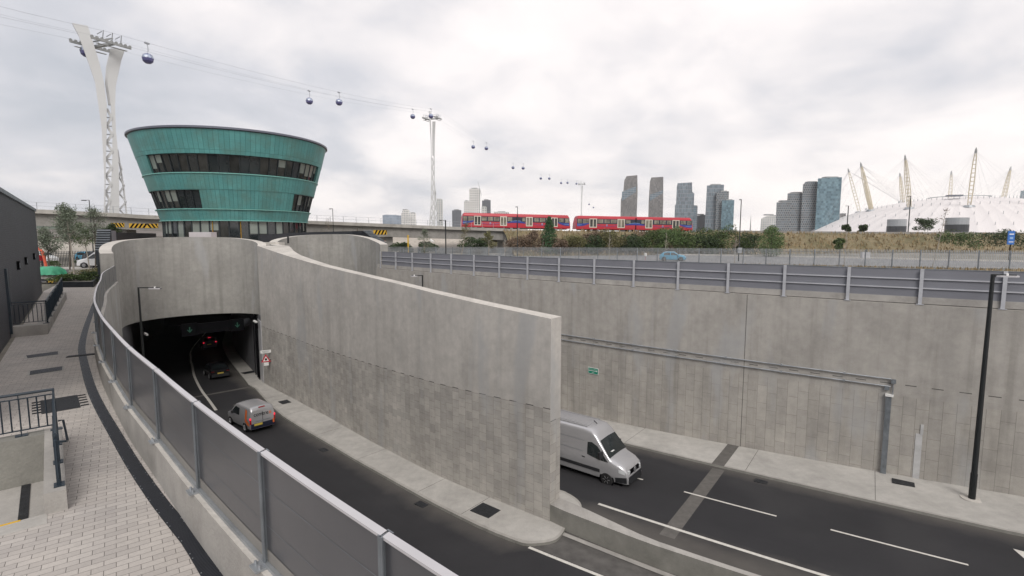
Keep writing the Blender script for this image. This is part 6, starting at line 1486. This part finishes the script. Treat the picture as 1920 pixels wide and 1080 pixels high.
for (px_, d, w_, z1_, lb) in ((1676, 545, 17, 21.2, 'left'), (1788, 470, 17, 20.2, 'right')):
    X = (px_-960)/960*d; e = thing('dome_entrance', 'dark banded cylindrical kiosk against the foot of the dome, the %s one' % lb, 'building', (X, d, -1))
    MB().lathe([(w_/2, -1), (w_/2, 7.5)], (X, d, 0), 24).build('lower_wall', M['galv_dk'], e); MB().lathe([(w_/2+.2, 7.5), (w_/2+.2, 14)], (X, d, 0), 24).build('louvre_band', M['dark'], e); MB().lathe([(w_/2, 14), (w_/2, z1_), (w_/2-.8, z1_), (0, z1_-.6)], (X, d, 0), 24).build('upper_wall', M['galv'], e)
for (x, y, l_, lb) in ((345, 500, 60, 'left'), (420, 450, 70, 'right')):
    mb = MB(); mb.grid(lambda u, v: (x-l_/2+u*l_, y+v*14, -1+6.5*sin(pi*u)**.7*(1 if v else 1)), 16, 1); 
    for i in range(16):
        u, v = i/16, (i+1)/16; h = lambda q: -1+6.5*sin(pi*q)**.7; mb.face([(x-l_/2+u*l_, y, -1), (x-l_/2+v*l_, y, -1), (x-l_/2+v*l_, y, h(v)), (x-l_/2+u*l_, y, h(u))])
    tag(mb.build('curved_canopy', M['slate']), 'low dark curved canopy at the foot of the dome, %s one' % lb, 'canopy')
lamp_post('thin leaning lamp post before the left side of the dome', 97.5, 150, 3.5, 12.2, (-.8, 0), .16, .12, .8, white=False)
lamp_post('dark lamp post before the middle of the dome entrance', 111.5, 145, 3.5, 14.6, (-.9, 0), .16, .12, .8, white=False)
# ================================================================ vehicles
def vehicle(name, label, cat, loc, heading, prof, W_, zb, belt, tum, paint, r=.16, crown=.05, wheels=(), wr=.33, side=(), screens=(), lights=(), plates=(), pitch=0, lowband=None, hwf=None, group=None, extra=None):
    """prof: (x, ztop) front to back outline; all local, x forward, y left"""
    t = thing(name, label, cat, loc, heading, group=group); t.rotation_euler = (0, pitch, heading)
    prof = sorted(prof); x0, x1 = prof[0][0], prof[-1][0]; zmax = max(z for _, z in prof)
    hw = hwf or (lambda x: W_/2*(1-.10*max(0, (x-(x1-.55))/.55)**2-.05*max(0, ((x0+.35)-x)/.35)**2))
    def sy(x, z): return hw(x)*(1-tum*max(0, (z-belt)/(zmax-belt))**1.2)*(1-.06*max(0, (zb+.3-z)/.3))
    def sect(x):
        zt = interp(prof, x); rr = min(r, (zt-zb)*.35); out = [(sy(x, zb)*.0, zb), (sy(x, zb), zb)]
        for k in range(1, 7): z = zb+(zt-rr-zb)*k/6; out.append((sy(x, z), z))
        y1 = sy(x, zt-rr)
        for k in range(1, 5): a = pi/2*k/4; out.append((y1-rr*(1-cos(a)), zt-rr+rr*sin(a)))
        out.append((y1*.5, zt+crown*.75)); out.append((0, zt+crown)); return out
    xs = [x0]; 
    for a, b in zip(prof[:-1], prof[1:]):
        n = max(1, int((b[0]-a[0])/.16)); xs += [a[0]+(b[0]-a[0])*i/n for i in range(1, n+1)]
    mb = MB(); SE = [sect(x) for x in xs]
    for s_ in (1, -1):
        for i in range(len(xs)-1):
            for k in range(len(SE[0])-1):
                a, b, c, d = [(xs[i+p], s_*SE[i+p][k+q][0], SE[i+p][k+q][1]) for p, q in ((0, 0), (1, 0), (1, 1), (0, 1))]
                mb.face([a, b, c, d] if s_ < 0 else [d, c, b, a])
        for i, fl in ((0, 1), (-1, -1)):
            q = [(xs[i], s_*y, z) for y, z in SE[i]]; mb.face(q if fl*s_ > 0 else q[::-1])
    mb.build('body', paint, t, smooth=True, world=False)
    MB().box(((x0+x1)/2, 0, (zb+.14)/2+.06), ((x1-x0)*.9, W_*.8, zb-.02)).build('underbody_shade', M['black'], t, world=False)  # black box added to deepen the shade beneath the vehicle
    def sidepatch(pts, nm, mat, o=.01, sides=(1, -1), par=None):
        """pts: list of (x, zlow, zhigh)"""
        for s_ in sides:
            mb = MB()
            for (xa, la, ha), (xb, lb_, hb) in zip(pts[:-1], pts[1:]):
                n = 3
                for k in range(n):
                    A = lambda x, l, h, f: (x, s_*(sy(x, l+(h-l)*f)+o), l+(h-l)*f)
                    q = [A(xa, la, ha, k/n), A(xb, lb_, hb, k/n), A(xb, lb_, hb, (k+1)/n), A(xa, la, ha, (k+1)/n)]; mb.face(q if s_ < 0 else q[::-1])
            mb.build(nm, mat, par or t, world=False)
    def toppatch(xa, xb, f0, f1, nm, mat, o=.012):
        mb = MB(); n, m = 6, 8
        def F(u, v):
            x = xa+(xb-xa)*u; zt = interp(prof, x); y1 = sy(x, zt-.05)-.04; f = f0+(f1-f0)*u; y = (v*2-1)*y1*f
            return (x, y, zt+crown*(1-(abs(y)/y1)**2)*.95+o)
        mb.grid(F, n, m, flip=(xb < xa)); mb.build(nm, mat, t, world=False)
    for p in side: sidepatch(*p)
    for p in screens: toppatch(*p)
    for (x, y, z, dx_, dy_, dz2, nm, mat) in lights: MB().box((x, y, z), (dx_, dy_, dz2)).build(nm, mat, t, world=False)
    for wx in wheels:
        for s_ in (1, -1):
            y = sy(wx, .5)
            mb = MB(); mb.lathe([(0, .004), (wr+.07, .004), (wr+.07, -.02)] if s_ > 0 else [(wr+.07, .02), (wr+.07, -.004), (0, -.004)], (wx, s_*(y+.004), wr+.0), 20, 'y'); mb.build('wheel_arch', M['black'], t, world=False)
            w_ = MB().lathe([(0, -.1), (wr*.9, -.1), (wr, -.07), (wr, .07), (wr*.9, .1), (wr*.62, .1), (wr*.6, .07), (0, .07)], (wx, s_*(y-.06), wr), 22, 'y').build('tyre', M['tyre'], t, world=False, smooth=True)
            mb = MB(); mb.lathe([(0, .0), (wr*.60, .0), (wr*.62, .015)], (wx, s_*(y+.035), wr), 18, 'y')
            for k in range(6): a = k*pi/3; mb.beam((wx+.07*cos(a), s_*(y+.045), wr+.07*sin(a)), (wx+wr*.58*cos(a), s_*(y+.045), wr+wr*.58*sin(a)), .035, .02)
            mb.build('rim', M['rim'], w_, world=False)
    if extra: extra(t, sy, sidepatch, toppatch)
    return t
def head_at(s, back=False):
    p, q = W(s), W(s+.1); return atan2(q[1]-p[1], q[0]-p[0]) + (pi if back else 0)
# --- large silver panel van leaving the wall end
def ex(t, sy, sp, tp):
    for k in range(9):
        y = (k-4)*.17; MB().beam((-3.2, y, 2.80), (1.0, y, 2.80), .05, .025).build('roof_rib', M['silver'], t, world=False)
    MB().box((3.41, 0, .86), (.10, 1.02, .26)).build('grille', M['black'], t, world=False, bevel=.03)
    sp([(3.02, .90, 1.06), (3.18, .86, 1.06), (3.34, .82, .98)], 'headlight', M['lens_clear'], .018)
    for s_ in (1, -1): MB().box((3.38, s_*.60, .88), (.14, .22, .17)).build('headlight', M['lens_clear'], t, world=False, bevel=.03)
    mb = MB(); c_ = Vector((3.47, 0, .88)); mb.tube([c_-Vector((.03, 0, 0)), c_+Vector((.012, 0, 0))], .13, 16); mb.build('badge', M['rim'], t, world=False)
    sp([(2.84, .34, .60), (3.15, .34, .66), (3.42, .36, .68)], 'bumper', M['plastic'], .015)
    MB().box((3.40, 0, .48), (.20, 1.46, .40)).build('bumper', M['plastic'], t, world=False, bevel=.08)
    sp([(-2.2, .62, .80), (1.95, .62, .80)], 'rubbing_strip', M['plastic'], .014)
    sp([(-3.1, 1.52, 1.545), (.9, 1.50, 1.525)], 'crease', M['galv_dk'], .004)
    sp([(-3.1, 2.10, 2.12), (1.0, 2.08, 2.10)], 'crease', M['galv_dk'], .004)
    for s_ in (1, -1):
        MB().beam((2.1, s_*.98, 1.62), (2.0, s_*1.22, 1.6), .1, .34).build('mirror', M['plastic'], t, world=False)
        MB().box((.95, s_*1.0, 1.22), (.18, .03, .05)).build('door_handle', M['plastic'], t, world=False)
    MB().beam((2.52, -.6, 1.47), (2.2, .1, 1.72), .03, .02).build('wiper', M['black'], t, world=False)
    MB().box((2.30, -.42, 1.72), (.25, .3, .01)).build('paper', M['sign_white'], t, world=False)
    MB().beam((1.2, 0, 2.80), (1.0, 0, 2.93), .03).build('aerial', M['black'], t, world=False)
    MB().box((.4, -.99, .70), (.12, .02, .05)).build('side_marker', M['orange'], t, world=False)
s0 = .32; p0 = W(s0, -7.55)
vehicle('panel_van', 'long silver high roof panel van emerging from behind the dividing wall', 'van', (*p0, zr(s0)+.01), head_at(s0), 
        [(-3.45, 2.5), (-3.35, 2.68), (-3.0, 2.74), (.9, 2.76), (1.35, 2.70), (1.62, 2.52), (1.82, 2.28), (2.52, 1.46), (2.62, 1.40), (3.05, 1.26), (3.26, 1.14), (3.38, .98), (3.45, .80), (3.48, .60)], 2.0, .32, 1.3, .10, M['silver'], r=.20, wheels=(2.35, -1.55), wr=.35, pitch=-.0,
        side=[([(1.18, 1.42, 2.08), (1.45, 1.36, 2.12), (1.78, 1.30, 1.98), (2.30, 1.28, 1.42), (2.42, 1.29, 1.31)], 'side_window', M['glass'], .012)],
        screens=[(1.86, 2.50, .90, .98, 'windscreen', M['glass'])],
        hwf=lambda x: 1.0*(1-.20*max(0, (x-2.75)/.75)**2), lights=[], extra=ex)
# --- small silver van with orange flash, seen from behind
def ex(t, sy, sp, tp):
    rear = Vector((-2.215, 0, 0))
    M4 = frame4(Vector((-2.235, .0, 1.30)), Vector((0, -1, 0)), Vector((0, 0, 1)), Vector((-1, 0, 0)))
    text_mesh('comtre', .40, 'lettering', M['black'], t, frame4(Vector((-2.245, .10, 1.30)), Vector((0, -.86, 0)), Vector((.06, 0, 1)), Vector((-1, 0, .06))), world=False)
    text_mesh('x', .42, 'lettering', M['orange'], t, frame4(Vector((-2.245, -.54, 1.30)), Vector((0, -.9, 0)), Vector((.06, 0, 1)), Vector((-1, 0, .06))), world=False)
    MB().box((-2.2, 0, .50), (.16, 1.66, .36)).build('rear_bumper', M['navyp'], t, world=False, bevel=.04)
    MB().box((-2.285, .34, .60), (.02, .56, .14)).build('number_plate', M['plate'], t, world=False)
    MB().box((-2.235, 0, .83), (.03, 1.1, .035)).build('trim_line', M['galv_dk'], t, world=False)
    MB().box((-2.235, 0, 1.02), (.02, .012, .9)).build('door_gap', M['black'], t, world=False)
    MB().box((-2.29, -.72, .62), (.02, .10, .30)).build('orange_flash', M['orange'], t, world=False)
    sp([(-1.72, .72, 1.56), (-1.42, .72, 1.66)], 'orange_flash', M['orange'], .012); sp([(-2.12, .52, .66), (-1.72, .60, .95), (-1.5, .8, 1.0)], 'orange_flash', M['orange'], .014)
    for s_ in (1, -1): MB().beam((.72, s_*.88, 1.10), (.70, s_*1.05, 1.1), .1, .2).build('mirror', M['plastic'], t, world=False)
    MB().box((-2.16, 0, 1.775), (.10, .42, .05)).build('high_brake_light', M['lens_red'], t, world=False)
s0 = -21.95; p0 = W(s0, -16.05)
vehicle('small_van', 'small silver van with orange stripe and lettering driving into the left tunnel', 'van', (*p0, zr(s0)+.01), head_at(s0, True)+.05,
        [(-2.22, 1.58), (-2.15, 1.74), (-2.0, 1.80), (.1, 1.82), (.45, 1.76), (1.25, 1.12), (1.35, 1.07), (1.95, .92), (2.14, .76), (2.2, .6)], 1.80, .28, .98, .14, M['silver'], r=.15, wheels=(1.4, -1.3), wr=.31, pitch=.046,
        side=[([(-.38, 1.06, 1.56), (.2, 1.05, 1.60), (.48, 1.04, 1.52), (1.0, 1.02, 1.08)], 'side_window', M['glass'], .012)], screens=[(.5, 1.2, .88, .95, 'windscreen', M['glass'])],
        lights=[(-2.20, .84, 1.05, .08, .10, .14, 'tail_light', M['lamp_red']), (-2.20, -.84, 1.05, .08, .10, .14, 'tail_light', M['lamp_red']), (-2.20, .83, .82, .08, .10, .3, 'tail_lens', M['lens_red']), (-2.20, -.83, .82, .08, .10, .3, 'tail_lens', M['lens_red'])], extra=ex)
# --- two cars inside the tunnel
def exb(t, sy, sp, tp):
    MB().box((-2.08, .0, .78), (.03, .9, .04)).build('chrome_strip', M['rim'], t, world=False); MB().box((-2.15, 0, .45), (.12, 1.6, .3)).build('rear_bumper', M['plastic'], t, world=False)
th = atan2(12, -9.2)
vehicle('parked_car' if 0 else 'car', 'black car with a yellow number plate just inside the dark tunnel', 'car', (-31.7, 53.7, zr(-41.5)+.01), th+.06, [(-2.12, .98), (-1.95, 1.06), (-1.5, 1.40), (-.9, 1.47), (.3, 1.45), (1.0, 1.0), (1.8, .84), (2.1, .66)], 1.78, .25, .92, .18, M['bblack'], r=.12, wheels=(1.3, -1.3), wr=.32, pitch=.046,
        side=[([(-1.4, .95, 1.25), (-.8, .95, 1.36), (.3, .95, 1.33), (.85, .95, 1.02)], 'side_window', M['glass'], .012)], screens=[(-1.9, -1.5, .85, .8, 'rear_window', M['glass']), (.35, .95, .85, .95, 'windscreen', M['glass'])],
        lights=[(-2.09, .7, .86, .06, .26, .12, 'tail_lens', M['lens_red']), (-2.09, -.7, .86, .06, .26, .12, 'tail_lens', M['lens_red']), (-2.135, 0, .66, .03, .56, .13, 'number_plate', M['plate'])], extra=exb)
def exc(t, sy, sp, tp):
    MB().box((-2.14, 0, .5), (.1, 1.6, .3)).build('rear_bumper', M['bgrey'], t, world=False)
vehicle('car', 'grey car with three lit red brake lights deeper inside the tunnel', 'car', (-43.2, 71.6, zr(-60)+.01), th, [(-2.12, 1.05), (-2.0, 1.35), (-1.8, 1.62), (-1.2, 1.68), (.3, 1.66), (1.0, 1.1), (1.8, .95), (2.1, .7)], 1.80, .28, 1.0, .16, M['bgrey'], r=.13, wheels=(1.3, -1.3), wr=.33, pitch=.046,
        screens=[(-2.08, -1.84, .85, .8, 'rear_window', M['glass'])], lights=[(-2.1, .74, 1.02, .08, .18, .12, 'brake_light', M['lamp_red']), (-2.1, -.74, 1.02, .08, .18, .12, 'brake_light', M['lamp_red']), (-1.86, 0, 1.66, .08, .3, .06, 'high_brake_light', M['lamp_red']), (-2.15, .1, .75, .03, .5, .12, 'number_plate', M['plate'])], extra=exc)
# --- street vehicles
car_prof = [(-2.0, .85), (-1.9, .98), (-1.35, 1.36), (-.8, 1.43), (.25, 1.42), (.95, .98), (1.75, .82), (2.0, .6)]
cw = [([(-1.3, .92, 1.22), (-.8, .92, 1.33), (.2, .92, 1.31), (.75, .92, .99)], 'side_window', M['glass'], .012)]
cs = [(-1.85, -1.4, .85, .8, 'rear_window', M['glass']), (.3, .9, .85, .95, 'windscreen', M['glass'])]
def exd(t, sy, sp, tp): sp([(-1.95, .22, .46), (1.95, .22, .46)], 'lower_skirt', M['plastic'], .012); sp([(-.35, .92, 1.35), (-.27, .92, 1.35)], 'door_pillar', M['bblue'], .02)
vehicle('car', 'light blue car on the far road behind the palisade fence', 'car', (25.4, 81.0, -.48), -.35, car_prof, 1.7, .22, .88, .18, M['bblue'], r=.12, wheels=(1.25, -1.25), wr=.30, side=cw, screens=cs, lights=[(1.93, .62, .64, .1, .25, .1, 'headlight', M['lens_clear']), (1.93, -.62, .64, .1, .25, .1, 'headlight', M['lens_clear'])], extra=exd)
vehicle('panel_van', 'white van nose beside the dark lamp post, half hidden by the slatted kiosk', 'van', (-49.7, 62.3, -.40), pi+.12, [(-2.45, 1.9), (-.2, 1.95), (.5, 1.86), (1.35, 1.18), (1.5, 1.12), (2.15, .98), (2.4, .8), (2.46, .55)], 1.9, .28, 1.1, .12, M['bwhite'], r=.15, wheels=(1.6, -1.5), wr=.34,
        side=[([(.0, 1.15, 1.66), (.5, 1.12, 1.66), (1.15, 1.08, 1.18)], 'side_window', M['glass'], .012)], screens=[(.6, 1.3, .88, .95, 'windscreen', M['glass'])], lights=[(2.32, .72, .86, .2, .25, .18, 'headlight', M['lens_clear']), (2.32, -.72, .86, .2, .25, .18, 'headlight', M['lens_clear'])])
for (x, y, h, mt, lb) in ((-69.5, 76, -.3, 'bwhite', 'white car parked beyond the dark fence, nearest the brick building'), (-66.5, 80.5, -.35, 'bblue', 'light blue car parked beyond the dark fence behind a white one'), (-61.5, 76.0, -.3, 'bgrey', 'dark grey car parked beyond the dark fence behind the slim trees'), (-55.5, 76.5, -.3, 'bgrey', 'dark grey car parked beyond the dark fence close to the tall lamp')):
    vehicle('parked_car', lb, 'car', (x, y, -.45), h, car_prof, 1.75, .22, .88, .18, M[mt], r=.12, wheels=(1.25, -1.25), wr=.3, side=cw, screens=cs, group='cars parked beyond the street fence')
t = thing('lifting_arm', 'curved orange red arm with a red box beside the brick building', 'loader arm', (-52.2, 57.4, -.5))
MB().tube([(-52.2, 57.4, -.5), (-52.6, 57.6, 1.0), (-52.8, 57.7, 1.6), (-53.2, 57.8, 1.95), (-54.2, 58, 2.2), (-55.2, 58.1, 2.2)], [.13, .14, .16, .14, .12, .1], 8).build('arm', M['lift'], t)
MB().box((-53.35, 57.6, .95), (.75, .4, .65)).build('box', M['sign_red'], t, bevel=.03)
t = thing('cart', 'low cart of crates under a green tarpaulin beside the brick building', 'cart', (-37.9, 42.2, -.5))
MB().box((-38.4, 42.3, -.18), (1.9, 1.5, .16), rz=.1).build('chassis', M['plastic'], t); MB().box((-38.4, 42.3, .16), (1.6, 1.2, .5), rz=.1).build('crate_stack', M['kerb'], t, bevel=.02)
for dx_ in (-.6, .6):
    for dy_ in (-.6, .6): MB().tube([(-38.4+dx_, 42.3+dy_-.05, -.34), (-38.4+dx_, 42.3+dy_+.05, -.34)], .16, 12).build('wheel', M['tyre'], t)
mb = MB(); random.seed(3)
hh = {}
def TF(u, v):
    x, y = -39.45+u*2.1, 41.5+v*1.6; e = min(u, 1-u, v, 1-v); k_ = (round(u, 3), round(v, 3)); r_ = hh.setdefault(k_, random.uniform(-.04, .04)); return (x+r_, y+r_, .40+min(.5, e*2.4)*.9+r_ if e > .02 else .22+r_)
mb.grid(TF, 12, 9); mb.build('tarpaulin', M['tarp'], t, smooth=True)
plant('small patch of yellow flowers beside the cart', (-37.3, 41.6, -.32), (.5, .4, .2), leaf('yellow_flowers', (.5, .32, .03), (.6, .45, .1)), 260, .10, 8, 'flowers', 'flower_patch')
t = thing('warehouse', 'long low building with a grey pitched roof seen under the viaduct at left', 'building', (-90, 112, -.5))
MB().prism([(-135, 92), (-66, 118), (-69, 126), (-138, 100)], -.5, 3.3).build('wall', M['coping'], t)
mb = MB(); a, b, c_, d = [Vector(v) for v in ((-136, 91, 3.3), (-65, 117.6, 3.3), (-69, 127, 3.3), (-139, 101, 3.3))]; e, f = (a+d)/2+Vector((0, 0, 1.7)), (b+c_)/2+Vector((0, 0, 1.7))
mb.face([a, b, f, e]); mb.face([d, e, f, c_]); mb.face([a, e, d]); mb.face([b, c_, f]); mb.build('roof', simple('weathered_roof', (.16, .145, .135), .8, var=.15, nscale=.3), t)
MB().tube([(25.0-5.1, 76.4, -.5), (25.0-5.1, 76.4, .45)], .05).build('x', M['sign_red']).name = 'marker_post'
tag(bpy.data.objects['marker_post'], 'small red and white marker post before the far road, left of the blue car', 'post'); 
o = bpy.data.objects['marker_post']; m_ = MB().lathe([(0, .62), (.22, .55), (.22, .15), (0, .1)], (19.9, 76.4, .3), 10).build('marker_head', M['sign_white']); m_.parent = o
t = thing('bin_post', 'small grey control box on the foot of the right far street lamp', 'box', (35.4, 79.7, -.4)); MB().box((35.4, 79.75, 1.2), (.6, .35, .8)).build('cabinet', M['galv'], t)
tag(MB().box((54.3, 78.8, .5), (1.2, .4, .9)).build('cabinet', M['galv_lt'], bevel=.05), 'small pale cabinet beside the far road before the dome', 'cabinet')
# ================================================================ haze
bm_ = MB(); bm_.box((350, 700, 74.5), (2900, 1800, 151.5))
hz = bm_.build('haze', []); 
hm = bpy.data.materials.new('haze'); hm.use_nodes = True; t_ = hm.node_tree; t_.nodes.clear()
o_ = t_.nodes.new('ShaderNodeOutputMaterial'); v_ = t_.nodes.new('ShaderNodeVolumePrincipled'); t_.links.new(v_.outputs[0], o_.inputs['Volume'])
v_.inputs['Color'].default_value = (.93, .94, .97, 1); v_.inputs['Density'].default_value = .00012; v_.inputs['Anisotropy'].default_value = .3
hz.data.materials.append(hm); tag(hz, 'thin pale haze over the whole scene', 'haze', kind='stuff')
sc.cycles.volume_bounces = 1
